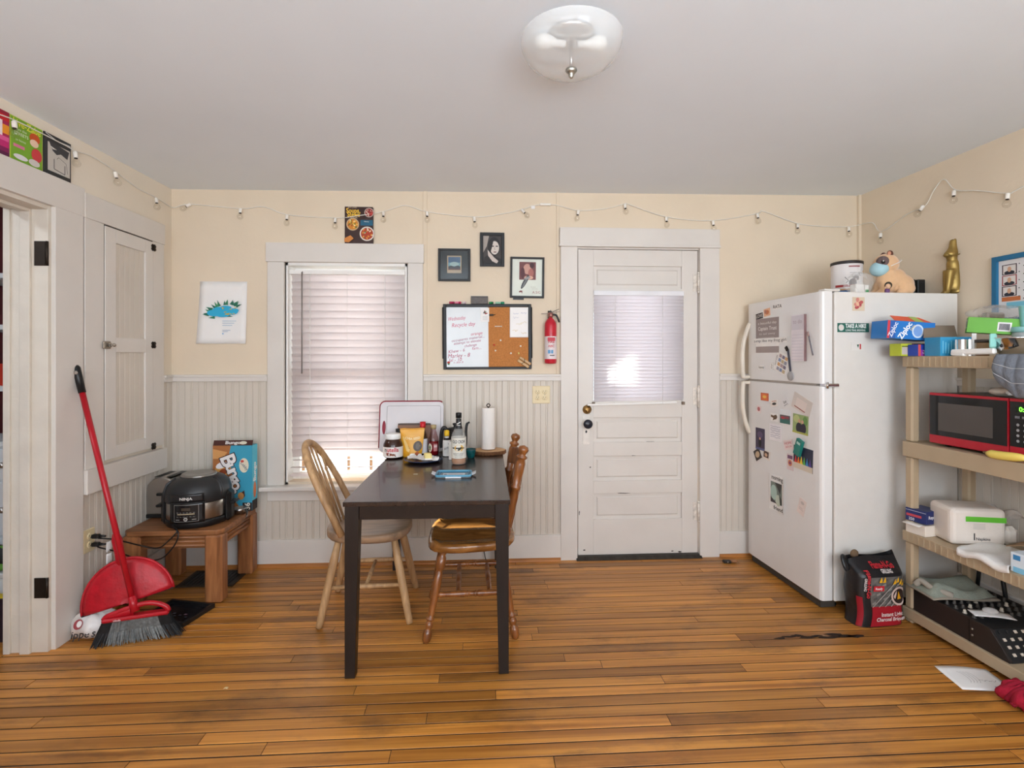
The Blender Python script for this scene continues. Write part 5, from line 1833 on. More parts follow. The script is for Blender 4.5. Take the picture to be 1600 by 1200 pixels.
# yellow stand-up pouch
t = thing('snack_pouch', 'yellow stand-up snack pouch beside the spread jar', 'bag', (-.428, 3.052, TZ1), math.radians(4))
def pouch(u, v, sg):
    x = (u - .5) * (.108 + .038 * v)
    z = .166 * v + .004 * math.sin(u * 9) * v
    bulge = .026 * (1 - v) ** .7 * (.35 + .65 * math.sin(PI * u)) + .001
    return (x, -sg * bulge, z)
m = MB(); m.sheet(lambda u, v: pouch(u, v, 1), 14, 12); m.sheet(lambda u, v: pouch(1 - u, v, -1), 14, 12); bd = m.build('pouch_body', mat((222, 158, 30), rough=.35, var=.08, scale=14), t)
class PouchPrint(Print):
    def pt(s, x, y):
        v = min(1, max(0, y / .166)); u = min(1, max(0, x / (.108 + .038 * v) + .5))
        q = V(pouch(u, v, 1)); q.y -= s.h + .0006
        return q
p = PouchPrint((0, 0, 0), BACK_R, UPZ)
p.text('CHIA SEED', .002, .108, .019, (246, 226, 176), bold=.02, w=.088); p.text('organic', 0, .126, .011, (240, 196, 90)); p.ell(.032, .062, .026, .030, (92, 84, 80), 20); p.ell(.032, .062, .012, .020, (116, 106, 98), 14); p.poly([(.014, .02), (.032, .034), (.046, .014), (.03, .004)], (196, 104, 60)); p.poly([(-.058, .118), (-.050, .118), (-.014, .044), (-.018, .028), (-.034, .034)], (236, 196, 120)); p.text('OMEGA', -.026, .062, .010, (150, 96, 20), rot=-.95)
p.build('print', bd)
m = MB(); m.box(-.073, -.003, .160, .073, .003, .168); m.build('seal_strip', mat((206, 140, 24), rough=.35), t)
# vinegar bottle with red cap
t, b = bottle('vinegar_bottle', 'clear bottle with red cap behind the yellow pouch', (-.372, 3.098), [(.026, 0), (.0285, .004), (.0285, .100), (.024, .125), (.014, .150), (.012, .170)], glass((206, 200, 190), .08), [(.0165, .168), (.0175, .172), (.0175, .200), (0, .202)], mat((196, 24, 38), rough=.35))
m = MB(); m.lathe([(.0290, .012), (.0290, .100)], 22, cap=False); m.build('label', mat((206, 204, 206), rough=.5), b)
# syrup bottle, tan cap
t, b = bottle('syrup_bottle', 'red syrup bottle with tan cap in front of the wooden board', (-.306, 3.090), [(.028, 0), (.031, .004), (.0315, .085), (.028, .105), (.015, .150), (.0125, .160)], glass((226, 206, 204), .06), [(.0165, .158), (.0165, .182), (0, .184)], mat((176, 152, 108), rough=.45),
              liquid=([(.0265, .003), (.029, .006), (.0295, .082), (.0, .083)], mat((140, 20, 36), rough=.2)))
p = Print((0, -.0318, .045), BACK_R, UPZ, wrap=.0318); p.ell(-.020, .002, .014, .026, (226, 214, 192)); p.rect(.004, -.018, .028, .026, (190, 120, 120)); p.rect(.006, .004, .026, .018, (226, 206, 204)); p.ell(-.020, .004, .007, .012, (90, 110, 70)); p.rect(-.028, -.012, -.012, -.008, (120, 40, 44)); p.build('label', b)
# bitters bottle, yellow cap, white label
t, b = bottle('bitters_bottle', 'small dark bottle in white paper with yellow cap', (-.222, 3.045), [(.022, 0), (.0245, .003), (.0245, .085), (.020, .100), (.0125, .112), (.0125, .122)], mat((34, 24, 22), rough=.15), [(.0150, .122), (.0155, .126), (.0155, .150), (.010, .155), (0, .156)], mat((232, 186, 30), rough=.4))
m = MB(); m.lathe([(.0250, .003), (.0252, .086), (.0225, .098)], 22, cap=False); lb = m.build('label', mat((224, 222, 220), rough=.55), b)
m = MB(); m.lathe([(.0134, .104), (.0134, .120)], 16, cap=False); m.build('neck_label', mat((220, 218, 214), rough=.5), b)
p = Print((0, -.0254, .045), BACK_R, UPZ, wrap=.0254); 
for i in range(8): p.rect(-.014, -.028 + i * .006, .012, -.0265 + i * .006, (176, 174, 174))
p.text('bitters', .010, .012, .020, (60, 58, 60), rot=.45, shear=.3); p.ell(.016, .032, .006, .006, (60, 60, 70)); p.build('print', lb)
# slim white carton beside it
t = thing('slim_carton', 'slim white carton between the bitters and the whiskey bottle', 'box', (-.190, 2.945, TZ1))
m = MB(); m.box(-.013, -.012, 0, .013, .012, .100, ch=.001); m.build('carton', mat((236, 232, 224), rough=.5), t)
m = MB(); m.box(-.013, -.0125, .1, .013, .012, .1015); m.build('lid_flap', WHITE, t)
# whiskey bottle
t, b = bottle('whiskey_bottle', 'tall clear whiskey bottle with cream label and black cap', (-.140, 2.820), [(.036, 0), (.0405, .004), (.041, .012), (.041, .150), (.036, .172), (.022, .196), (.0165, .212), (.0145, .240), (.0145, .262)], mat((206, 204, 198), rough=.08, alpha=.24, var=0), [(.0165, .256), (.0165, .282), (.015, .285), (0, .286)], BLACK,
              liquid=([(.034, .004), (.0385, .008), (.039, .040), (.0, .0405)], mat((176, 104, 30), rough=.08, var=.02)))
m = MB(); m.lathe([(.0414, .036), (.0416, .150)], 28, cap=False); lb = m.build('label', mat((226, 220, 208), rough=.5), b)
p = Print((0, -.0417, .092), BACK_R, UPZ, wrap=.0417); p.text('OLD CROW', .004, .036, .024, (40, 40, 40), bold=.02, w=.078); p.rect(-.036, -.002, .036, .005, (40, 38, 38)); p.ell(.004, .002, .026, .019, (222, 176, 84)); p.ell(.008, -.002, .014, .006, (60, 54, 30), a=.7); p.text('KENTUCKY', .002, -.030, .012, (90, 90, 92)); p.text('STRAIGHT', .002, -.040, .010, (120, 120, 120)); p.rect(-.02, -.050, .022, -.048, (150, 148, 146)); p.build('print', lb)
m = MB(); m.lathe([(.0222, .198), (.0172, .214), (.0152, .236), (.0152, .252)], 22, cap=False); nb = m.build('neck_label', mat((34, 34, 36), rough=.4), b)
p = Print((0, -.0180, .225), BACK_R, UPZ, wrap=.0180, lift=.0014); p.poly([(-.012, .0), (.010, .012), (.012, .008), (-.006, -.004)], (220, 216, 210)); p.rect(-.010, -.010, .010, -.007, (200, 196, 190)); p.build('print', nb)
# gooseneck kettle behind
t = thing('gooseneck_kettle', 'black gooseneck kettle behind the bottles', 'kettle', (-.180, 3.128, TZ1))
m = MB(); m.lathe([(.060, 0), (.062, .006), (.058, .06), (.048, .140), (.046, .148)], 28); m.build('kettle_body', BLACK, t)
m = MB(); m.lathe([(.046, .148), (.044, .156), (.02, .162), (.008, .164), (.006, .172), (.013, .177), (.013, .186), (0, .189)], 22); m.build('lid', BLACK, t)
m = MB(); m.tube(smooth_path([(.052, 0, .030), (.066, 0, .045), (.070, 0, .090), (.070, 0, .140), (.076, 0, .180), (.092, 0, .192)]), [.013, .011, .010, .010, .010, .009] + [.0085] * 20 + [.006] * 5, 10); m.build('spout', BLACK, t)
m = MB(); m.tube(smooth_path([(-.046, 0, .138), (-.056, 0, .156), (-.072, 0, .156), (-.082, 0, .125), (-.084, 0, .060), (-.080, 0, .036)]), .0105, 8); m.build('handle', BLACK, t)
# teal cup
t = thing('teal_cup', 'small dark teal glazed cup beside the wood slice', 'cup', (-.076, 2.985, TZ1))
m = MB(); m.lathe([(.018, 0), (.020, .002), (.026, .020), (.029, .045), (.0295, .052), (.027, .052), (.024, .022), (.016, .006), (0, .006)], 24); m.build('cup_wall', mat((14, 78, 80), rough=.2, var=.35, scale=45), t)
m = MB(); m.lathe([(.0296, .050), (.0300, .053), (.0270, .053)], 24, cap=False); m.build('rim', mat((30, 36, 34), rough=.25), t)
# wood slice with paper towel
WSX, WSY = .032, 3.118
t = thing('wood_slice', 'round bark-edged wood slice serving as a stand', 'tray', (WSX, WSY, TZ1))
rb = random.Random(2)
ed = [(.104 + rb.uniform(-.003, .003)) for _ in range(36)]
def ring(r_k, z): return [(ed[i] * r_k * math.cos(2 * PI * i / 36), ed[i] * r_k * math.sin(2 * PI * i / 36) * .82, z) for i in range(36)]
m = MB(); vs = ring(.985, 0) + ring(1, .004) + ring(1, .018) + ring(.975, .022)
m.add(vs, [[j * 36 + i, j * 36 + (i + 1) % 36, (j + 1) * 36 + (i + 1) % 36, (j + 1) * 36 + i] for j in range(3) for i in range(36)] + [list(range(36))[::-1]], smooth=True); m.build('bark', mat((110, 72, 44), rough=.9, var=.4, scale=60, bump=.6, bscale=80), t)
m = MB(); m.add(ring(.97, .0225), [list(range(36))]); m.add(ring(.97, .018), [list(range(36))[::-1]]); m.build('cut_face', mat((206, 166, 122), rough=.6, var=.12, scale=20), t)
t = thing('paper_towel_holder', 'dark metal rod holding the paper towel roll', 'holder', (WSX - .004, WSY + .005, TZ1 + .0235))
m = MB(); m.lathe([(.018, 0), (.018, .004), (.006, .006), (.005, .262), (.004, .264)], 14); m.build('rod', IRON, t)
m = MB(); m.tube([(.010 * math.cos(a), 0, .272 + .010 * math.sin(a)) for a in [i * 2 * PI / 14 for i in range(14)]], .003, 6, closed=True); m.build('ring', IRON, t)
t = thing('paper_towel_roll', 'slim white paper towel roll standing on the wood slice', 'paper towel', (WSX - .004, WSY + .005, TZ1 + .028))
m = MB(); m.lathe([(.019, 0), (.042, .0), (.0425, .002), (.0425, .252), (.042, .254), (.019, .254)], 32, cap=False); m.build('towel', mat((234, 228, 222), rough=.9, var=.02, bump=.3, bscale=120), t)
m = MB(); m.lathe([(.0195, .001), (.0195, .253)], 20, cap=False); m.build('core', mat((160, 126, 90), rough=.8), t)
# plate with butter and its wrapper
PX, PY = -.345, 2.900
t = thing('blue_plate', 'dark blue plate holding the butter', 'plate', (PX, PY, TZ1))
m = MB(); m.lathe([(.045, 0), (.06, .001), (.085, .006), (.108, .014), (.109, .016), (.084, .010), (.058, .005), (0, .004)], 32); m.build('well', mat((28, 48, 84), rough=.25), t)
m = MB(); m.lathe([(.1065, .0138), (.1095, .0158), (.1055, .0160)], 32, cap=False); m.build('rim', mat((60, 84, 120), rough=.25), t)
t = thing('butter_wrapper', 'crumpled white paper wrapper under the butter', 'wrapper', (PX, PY, TZ1 + .012))
rb = random.Random(6)
hz = [[rb.uniform(0, .016) for _ in range(9)] for _ in range(9)]
m = MB()
def wrp(u, v):
    i, j = min(7, int(u * 8)), min(7, int(v * 8))
    x, y = (u - .5) * .165, (v - .5) * .10
    return (x + .01 * math.sin(v * 7), y + .012 * math.sin(u * 6), .002 + hz[i][j] * (.5 + abs(u - .5) + 1.6 * max(0, v - .55)))
m.sheet(wrp, 18, 14); m.build('paper', mat((226, 224, 222), rough=.6, bump=.2), t)
t = thing('butter_block', 'pale yellow block of butter on the blue plate', 'butter', (PX + .028, PY - .022, TZ1 + .020), .3)
m = MB(); m.box(-.019, -.022, 0, .019, .022, .030, ch=.004); m.build('butter', mat((238, 216, 140), rough=.45, var=.04), t)
m = MB(); m.box(-.0195, -.0225, .0, .0195, .0225, .004); m.build('wrapper_edge', PAPER, t)
# container lid
t = thing('container_lid', 'clear blue-edged snap container lid lying on the table', 'lid', (-.150, 2.545, TZ1))
LB = mat((96, 160, 190), rough=.25, alpha=.85)
m = MB(); m.prism(rrect(.176, .118, .016), .002, .004); m.build('lid_plate', mat((206, 216, 224), rough=.2, alpha=.55), t)
m = MB(); m.tube([V((x, y, .010)) for x, y in rrect(.172, .114, .016)], .0055, 8, closed=True); m.build('rim', LB, t)
m = MB(); m.tube([V((x, y, .008)) for x, y in rrect(.145, .088, .012)], .004, 8, closed=True); m.build('gasket', mat((40, 110, 140), rough=.3), t)
for a in range(4):
    M = Matrix.Rotation(a * PI / 2, 4, 'Z')
    off, half = (.090, .028) if a % 2 == 0 else (.062, .038)
    m = MB(); m.add([M @ V(q) for q in ((off, -half, .010), (off, half, .010), (off + .020, half * .9, .018 if a % 2 == 0 else .006), (off + .020, -half * .9, .018 if a % 2 == 0 else .006), (off, -half, .007), (off, half, .007), (off + .020, half * .9, .015 if a % 2 == 0 else .003), (off + .020, -half * .9, .015 if a % 2 == 0 else .003))] if a % 2 == 0 else
              [M @ V(q) for q in ((off - .004, -half, .012), (off - .004, half, .012), (off + .003, half, .001), (off + .003, -half, .001), (off - .006, -half, .012), (off - .006, half, .012), (off + .001, half, .001), (off + .001, -half, .001))],
              [(0, 1, 2, 3), (7, 6, 5, 4), (0, 4, 5, 1), (1, 5, 6, 2), (2, 6, 7, 3), (3, 7, 4, 0)])
    m.build('latch_tab', mat((222, 226, 230), rough=.3, alpha=.9), t)
p = Print((0, 0, .0042), V((1, 0, 0)), V((0, 1, 0)))
p.rect(-.055, -.028, .055, .028, (214, 216, 220))
for i in range(5): p.rect(-.030, -.020 + i * .009, .045, -.0185 + i * .009, (150, 140, 142))
p.ell(-.043, 0, .009, .009, (120, 120, 126)); p.build('embossing', t)
# butter crumb smear and thin phone cord behind the table
t = tag(MB().box(-.012, -.006, 0, .010, .004, .0015, ch=.0006).build('crumb_flake', mat((196, 178, 150), rough=.7)), 'pale food flake on the table top left of the lid', 'crumb')
t.location = (-.345, 2.58, TZ1)
t = thing('power_cord', 'thin black cord hanging down the wall behind the table', 'power cord')
m = MB(); m.tube(smooth_path([(-.060, WB - .045, .70), (-.055, WB - .035, .55), (-.035, WB - .030, .35), (-.020, WB - .040, .20), (.005, WB - .05, .06), (.020, WB - .08, .015)]), .003, 6); m.build('cable', BLACK, t)
m = MB(); m.beam((.016, WB - .072, .020), (.040, WB - .105, .010), .016, .012, ch=.003); m.build('plug', BLACK, t)
# ================================================================== refrigerator
FRA = math.radians(2.96)
FO = V((1.757, 2.533, 0))
FWD, FDP, FHT, FSPLIT = .682, .805, 1.668, 1.178
FMx = Matrix.Translation(FO) @ Matrix.Rotation(FRA, 4, 'Z')
ENAM = mat((222, 218, 212), rough=.30, var=.02, scale=14, bump=.10, bscale=160, key='enamel')
ENAMD = mat((228, 226, 224), rough=.26, var=.015, scale=8, bump=.06, bscale=160, key='enamel_door')
t = fridge = thing('refrigerator', 'white top-freezer refrigerator covered in magnets and photos', 'refrigerator', FO, FRA)
# local: x depth (door front at 0), y width away from the camera
m = MB(); m.box(.075, 0, .045, FDP - .012, FWD, FHT); m.build('cabinet', ENAM, t, .006, seg=3)
m = MB(); m.box(.064, .010, .05, .076, FWD - .010, FHT - .01); m.build('door_gasket', mat((150, 138, 124), rough=.7), t)
for nm, z0, z1 in (('freezer_door', FSPLIT + .006, FHT + .002), ('fresh_food_door', .050, FSPLIT - .006)):
    m = MB()
    sec = [(.064, 0.0), (.018, 0.0), (.008, .004), (.002, .016), (0, .045), (0, FWD - .05), (.003, FWD - .02), (.010, FWD - .004), (.02, FWD), (.064, FWD)]
    m.prism([(x, y) for x, y in sec][::-1], z0, z1, smooth=False)
    d_ = m.build(nm, ENAMD, t, .003)
    for p_ in d_.data.polygons: pass
    # bowed handle on the far edge
    yh = FWD - .030
    if nm == 'freezer_door':
        pth = [(-.040, yh, z0 + .004), (-.045, yh, z0 + .05), (-.047, yh, z0 + .12), (-.045, yh, z0 + .19), (-.034, yh, z0 + .26), (-.014, yh, z0 + .32), (.004, yh, z0 + .36)]
    else:
        pth = [(-.040, yh, z1 - .004), (-.045, yh, z1 - .05), (-.047, yh, z1 - .11), (-.045, yh, z1 - .17), (-.034, yh, z1 - .24), (-.014, yh, z1 - .30), (.004, yh, z1 - .34)]
    m = MB(); m.tube(smooth_path(pth, 5), .0125, 10, flat=1.1); zb_ = z0 + .012 if nm == 'freezer_door' else z1 - .012; m.beam((-.042, yh, zb_), (.002, yh, zb_), .022, .020, ch=.004); m.build('handle', mat((222, 212, 196), rough=.35), d_)
m = MB(); m.box(.012, .05, FSPLIT - .0055, .066, FWD - .004, FSPLIT + .0055); m.build('divider_strip', mat((168, 158, 148), rough=.35, metal=.3), t)
m = MB(); m.box(.020, -.012, FSPLIT - .009, .095, .040, FSPLIT + .009, ch=.004); m.lathe([(.007, -.016), (.007, .016)], 10, Matrix.Translation((.030, -.006, FSPLIT))); m.build('centre_hinge', CHROME, t)
m = MB(); m.box(.020, .0, FHT + .002, .11, .05, FHT + .014, ch=.004); m.build('top_hinge', ENAM, t)
m = MB(); m.box(.02, .03, .004, .10, FWD - .03, .046); m.build('kick_grille', mat((66, 60, 54), rough=.7), t)
for y_ in (.06, FWD - .06):
    m = MB(); m.lathe([(.018, 0), (.018, .012), (.008, .014), (.008, .046)], 12, Matrix.Translation((.11, y_, 0))); m.build('foot', BLACKM, t)
m = MB(); m.box(.66, .03, .0, .75, FWD - .03, .046); m.build('rear_base', BLACKM, t)

# magnets, photos and notes on the two doors: each a thing of its own, held on the door
FN = FMx.to_3x3() @ V((-1, 0, 0))
FR = FMx.to_3x3() @ V((0, -1, 0))


def door_item(name, label, cat, px, py, wpx, hpx, rot=0.0, thick=.0012, col=(236, 232, 228), group='magnets on the refrigerator', lift=0.0):
    """flat item on the door front: pixel centre + apparent size -> real size on the door plane"""
    c = hit(px, py, FO, FN)
    a = hit(px - wpx / 2, py, FO, FN)
    b = hit(px + wpx / 2, py, FO, FN)
    w = abs((b - a).dot(FR))
    dd = c.x * S_ + c.y * C_
    h = hpx * dd / FPX
    t = thing(name, label, cat, c + FN * (.0006 + lift), (0, 0, 0), group)
    M = Matrix((FR, -FN, V((0, 0, 1)))).transposed().to_4x4()
    R = Matrix.Rotation(rot, 4, (0, -1, 0))
    t.rotation_euler = (M @ R).to_euler()
    m = MB(); m.box(-w / 2, -thick, -h / 2, w / 2, 0, h / 2); m.build('card', mat(col, rough=.5), t)
    p = Print((0, -thick, 0), BACK_R, UPZ, lift=.0003)
    return t, p, w, h


t, p, w, h = door_item('word_magnet', 'black block letter magnet at the top left of the freezer door', 'magnet', 1187, 494, 11, 9, .1)
p.rect(-w / 2, -h / 2, w / 2, h / 2, (60, 54, 56)); p.text('LOVE', 0, 0, h * .8, (220, 214, 210), w=w * .85); p.build('print', t)
t, p, w, h = door_item('orange_magnet', 'small orange picture magnet on the freezer door', 'magnet', 1199, 488, 10, 12, .1)
p.rect(-w / 2, -h / 2, w / 2, h / 2, (226, 176, 140)); p.ell(0, 0, w * .3, h * .3, (200, 120, 80)); p.rect(-w * .4, -h * .1, -w * .1, h * .35, (180, 120, 100)); p.build('print', t)
t, p, w, h = door_item('letter_magnets', 'row of black letter magnets reading across the freezer top', 'magnet', 1215, 479, 14, 7, .0)
p.text('RATA', 0, 0, h * 1.1, (60, 56, 58), bold=.01, w=w * .95); p.build('print', t)
t, p, w, h = door_item('word_board', 'large grey quote card on the freezer door', 'magnet', 1199, 524, 36, 54, .0)
p.rect(-w / 2, -h * .20, w / 2, h / 2, (150, 136, 134)); p.rect(-w / 2, -h / 2, w / 2, -h * .32, (160, 146, 142)); p.text('Captain Trust', 0, h * .20, h * .15, (232, 226, 222), w=w * .8, bold=.01); p.text('a beautiful day', 0, h * .36, h * .10, (226, 220, 216), w=w * .8); p.text('to sail away', 0, h * .05, h * .09, (216, 208, 204), w=w * .7)
for i in range(3): p.rect(-w * .4, -h * .16 + i * h * .045, w * .3, -h * .15 + i * h * .045, (206, 198, 194))
p.build('print', t)
t, p, w, h = door_item('word_strip', 'long white word strip magnet across the grey quote card', 'magnet', 1203, 532, 52, 8, .0, lift=.002)
p.text('jump like my frog girl', 0, 0, h * .8, (70, 66, 70), w=w * .96); p.build('print', t)
t, p, w, h = door_item('word_strip', 'tiny word magnet with the word love', 'magnet', 1190, 574, 10, 6, .0)
p.text('love', 0, 0, h * 1.1, (60, 56, 60), w=w * .8); p.build('print', t)
t, p, w, h = door_item('word_strip', 'tiny word magnet left of the tilted calendar card', 'magnet', 1206, 572, 6, 6, 1.3)
p.text('or', 0, 0, h * 1.1, (60, 56, 60), w=w * .8); p.build('print', t)
t, p, w, h = door_item('calendar_card', 'tilted card of small coloured pictures on the freezer door', 'card', 1221, 567, 20, 32, -.36)
p.text('YELLOW', -w * .42, 0, h * .14, (70, 66, 70), rot=-PI / 2)
for i in range(3):
    for j in range(4):
        p.rect(-w * .25 + i * w * .24, -h * .42 + j * h * .22, -w * .05 + i * w * .24, -h * .26 + j * h * .22, ((150, 146, 160), (206, 160, 110), (130, 146, 180), (176, 150, 150), (196, 176, 140), (120, 110, 130))[(i * 2 + j) % 6])
p.build('print', t)
t = thing('key_tag', 'grey round key tag on a strap hanging on the freezer door', 'key tag', hit(1236, 580, FO, FN) + FN * .001, fridge.rotation_euler, 'magnets on the refrigerator')
m = MB(); m.lathe([(.0, 0), (.026, 0), (.027, .002), (.026, .004), (0, .004)], 24, Matrix.Translation((-.001, 0, -.028)) @ Matrix.Rotation(-PI / 2, 4, 'Y')); m.build('disc', mat((176, 174, 176), rough=.35, metal=.5), t)
m = MB(); m.beam((-.003, .0, -.002), (-.003, .022, .12), .014, .003, up=(1, 0, 0)); m.build('strap', mat((70, 74, 90), rough=.6), t)
m = MB(); m.beam((-.004, .024, .118), (-.004, .040, .140), .020, .008, up=(1, 0, 0), ch=.002); m.build('clip', IRON, t)
# list pad with pen
t = thing('list_pad', 'tall white list pad hanging on the freezer door', 'notepad', hit(1250, 528, FO, FN) + FN * .0008, fridge.rotation_euler, 'magnets on the refrigerator')
m = MB(); m.box(-.014, -.052, -.128, 0, .052, .128); m.build('pad', mat((224, 216, 220), rough=.6), t)
p = Print((-.014, 0, 0), V((0, -1, 0)), UPZ); p.rect(-.050, .045, .050, .124, (206, 200, 206)); p.text('to do', 0, .09, .034, (170, 150, 160))
for i in range(9): p.rect(-.046, -.120 + i * .017, .046, -.118 + i * .017, (196, 190, 200))
p.build('print', t)
m = MB(); m.box(-.014, -.0535, -.128, 0, -.052, .128); m.build('bound_edge', mat((130, 100, 100), rough=.6), t)
t = thing('pen', 'thin dark pen clipped beside the list pad', 'pen', hit(1268, 536, FO, FN) + FN * .003, fridge.rotation_euler, 'magnets on the refrigerator')
m = MB(); m.tube([(-.006, .016, .058), (-.006, -.022, -.066)], .0036, 8); m.build('barrel', mat((110, 106, 112), rough=.4), t)
m = MB(); m.tube([(-.006, .017, .062), (-.006, .010, .036)], .0043, 8); m.build('cap', mat((160, 130, 126), rough=.4), t)

for name, label, cat, px, py, w_, h_, rot, col, fnp in (
    ('orange_magnet', 'square orange magnet near the top of the lower door', 'magnet', 1195, 620, 12, 12, 0, (206, 100, 64), lambda p, w, h: (p.rect(-w * .4, -h * .4, w * .4, h * .4, (226, 120, 70)), p.ell(0, 0, w * .25, h * .2, (236, 190, 90)))),
    ('sketch_magnet', 'small pale magnet with black sketch on the lower door', 'magnet', 1210, 630, 11, 10, .15, (230, 222, 214), lambda p, w, h: (p.ell(0, -h * .1, w * .3, h * .2, (70, 66, 64)), p.rect(-w * .3, h * .25, w * .3, h * .35, (196, 130, 110)))),
    ('script_magnet', 'tilted magnet with black script on the lower door', 'magnet', 1227, 628, 11, 13, .5, (222, 220, 220), lambda p, w, h: (p.text('be', 0, 0, h * .6, (70, 68, 70)), p.rect(-w * .3, -h * .4, w * .3, -h * .34, (90, 90, 92)))),
    ('pink_magnet', 'tiny pink and white magnet near the door handle', 'magnet', 1186, 639, 7, 11, -.2, (232, 214, 212), lambda p, w, h: (p.ell(0, 0, w * .3, h * .3, (190, 110, 110)),)),
    ('moose_magnet', 'dark bronze animal shaped magnet on the lower door', 'magnet', 1210, 652, 11, 12, 0, (236, 232, 228), lambda p, w, h: (p.poly([(-w * .45, h * .3), (-w * .1, h * .2), (w * .3, h * .4), (w * .45, h * .1), (w * .3, -h * .2), (0, -h * .3), (-w * .2, -h * .45), (-w * .1, -h * .1), (-w * .45, h * .0)], (110, 84, 60)),)),
    ('postcard_magnet', 'square magnet of a red flower field under a white sky', 'magnet', 1227, 651, 16, 22, 0, (226, 228, 230), lambda p, w, h: (p.rect(-w / 2, -h / 2, w / 2, h * .1, (96, 90, 92)), p.rect(-w / 2, -h / 2, w / 2, -h * .2, (60, 110, 100)), p.ell(-w * .2, -h * .1, w * .2, h * .1, (170, 60, 70)), p.ell(w * .2, -h * .05, w * .2, h * .08, (150, 70, 80)))),
    ('couple_photo', 'photo of two people in dark clothes against green leaves', 'photo', 1251, 663, 24, 30, -.04, (150, 170, 110), lambda p, w, h: (p.ell(-w * .25, h * .25, w * .2, h * .2, (186, 196, 130)), p.ell(w * .3, h * .2, w * .15, h * .25, (110, 150, 80)), p.ell(-w * .08, -h * .2, w * .2, h * .28, (44, 40, 50)), p.ell(w * .2, -h * .2, w * .18, h * .28, (50, 40, 56)), p.ell(-w * .06, h * .16, w * .08, h * .1, (210, 160, 130)), p.ell(w * .14, h * .14, w * .08, h * .1, (214, 168, 140)), p.rect(-w / 2, -h / 2, w / 2, -h * .40, (180, 180, 90)))),
    ('envelope_card', 'pale tilted card above the couple photo', 'card', 1253, 632, 30, 26, -.35, (214, 204, 196), lambda p, w, h: (p.rect(-w * .3, -h * .3, w * .25, h * .25, (226, 212, 204)), p.rect(-w * .34, -h * .36, w * .25, -h * .30, (150, 80, 70)))),
    ('movie_card', 'narrow dark purple photo card on the lower door', 'photo', 1188, 686, 14, 34, 0, (66, 56, 80), lambda p, w, h: (p.ell(0, h * .2, w * .3, h * .15, (96, 80, 110)), p.ell(.0, -h * .15, w * .16, h * .22, (30, 26, 34)), p.ell(0, h * .02, w * .1, h * .06, (196, 150, 130)), p.rect(-w / 2, -h / 2, w / 2, -h * .4, (90, 96, 140)))),
    ('handwritten_note', 'small white note of blue handwriting on the lower door', 'note', 1212, 676, 19, 26, .0, (234, 230, 232), lambda p, w, h: [p.scribble(-w * .4, w * .4, h * .36 - i * h * .13, h * .03, .0014, (90, 80, 130), 10, i) for i in range(6)]),
    ('diamond_photo', 'small diamond-turned photo below the purple card', 'photo', 1184, 710, 10, 16, .55, (60, 52, 48), lambda p, w, h: (p.ell(0, 0, w * .35, h * .3, (196, 170, 140)),)),
    ('framed_magnet', 'small square photo magnet beside the diamond photo', 'photo', 1198, 711, 11, 14, -.1, (226, 216, 206), lambda p, w, h: (p.rect(-w * .4, -h * .3, w * .3, h * .4, (84, 60, 50)), p.ell(-w * .05, 0, w * .2, h * .2, (200, 160, 130)))),
    ('ticket_stub', 'red lettered ticket stub on the lower door', 'ticket', 1232, 695, 14, 15, .25, (230, 212, 210), lambda p, w, h: (p.text('HOPE', 0, h * .15, h * .35, (196, 70, 80), w=w * .8), p.text('2019', 0, -h * .2, h * .3, (196, 70, 80), w=w * .7))),
    ('rainbow_card', 'dark card with a rainbow row of trees on the lower door', 'card', 1255, 717, 30, 36, -.04, (40, 44, 66), lambda p, w, h: (p.rect(-w / 2, -h / 2, w / 2, -h * .25, (214, 200, 180)), [p.poly([(-w * .45 + i * w * .15, -h * .25), (-w * .30 + i * w * .15, -h * .25), (-w * .375 + i * w * .15, h * .1)], ((206, 50, 50), (226, 120, 40), (230, 200, 60), (90, 170, 80), (60, 130, 190), (90, 70, 150))[i]) for i in range(6)])),
    ('badge_magnet', 'narrow purple badge magnet beside the rainbow card', 'magnet', 1235, 722, 10, 25, 0, (214, 196, 196), lambda p, w, h: (p.rect(-w * .4, h * .2, w * .4, h * .42, (120, 80, 110)), p.ell(0, -h * .05, w * .32, h * .2, (206, 130, 80)), p.ell(0, -h * .05, w * .2, h * .1, (140, 70, 110)))),
    ('receipt_slip', 'pale slip stuck low on the lower door', 'note', 1253, 792, 11, 26, -.3, (226, 212, 206), lambda p, w, h: (p.ell(0, h * .25, w * .25, h * .1, (190, 180, 176)), p.rect(-w * .3, -h * .2, w * .3, -h * .17, (190, 170, 166)), p.rect(-w * .3, -h * .1, w * .2, -h * .07, (190, 170, 166)))),
):
    t, p, w, h = door_item(name, label, cat, px, py, w_, h_, rot, col=col)
    fnp(p, w, h)
    p.build('print', t)
t, p, w, h = door_item('green_magnet', 'green box-shaped magnet tilted over the rainbow card', 'magnet', 1251, 699, 9, 26, -.35, thick=.016, col=(30, 120, 108), lift=.003)
p.rect(-w * .3, h * .2, w * .3, h * .35, (180, 206, 196)); p.build('print', t)
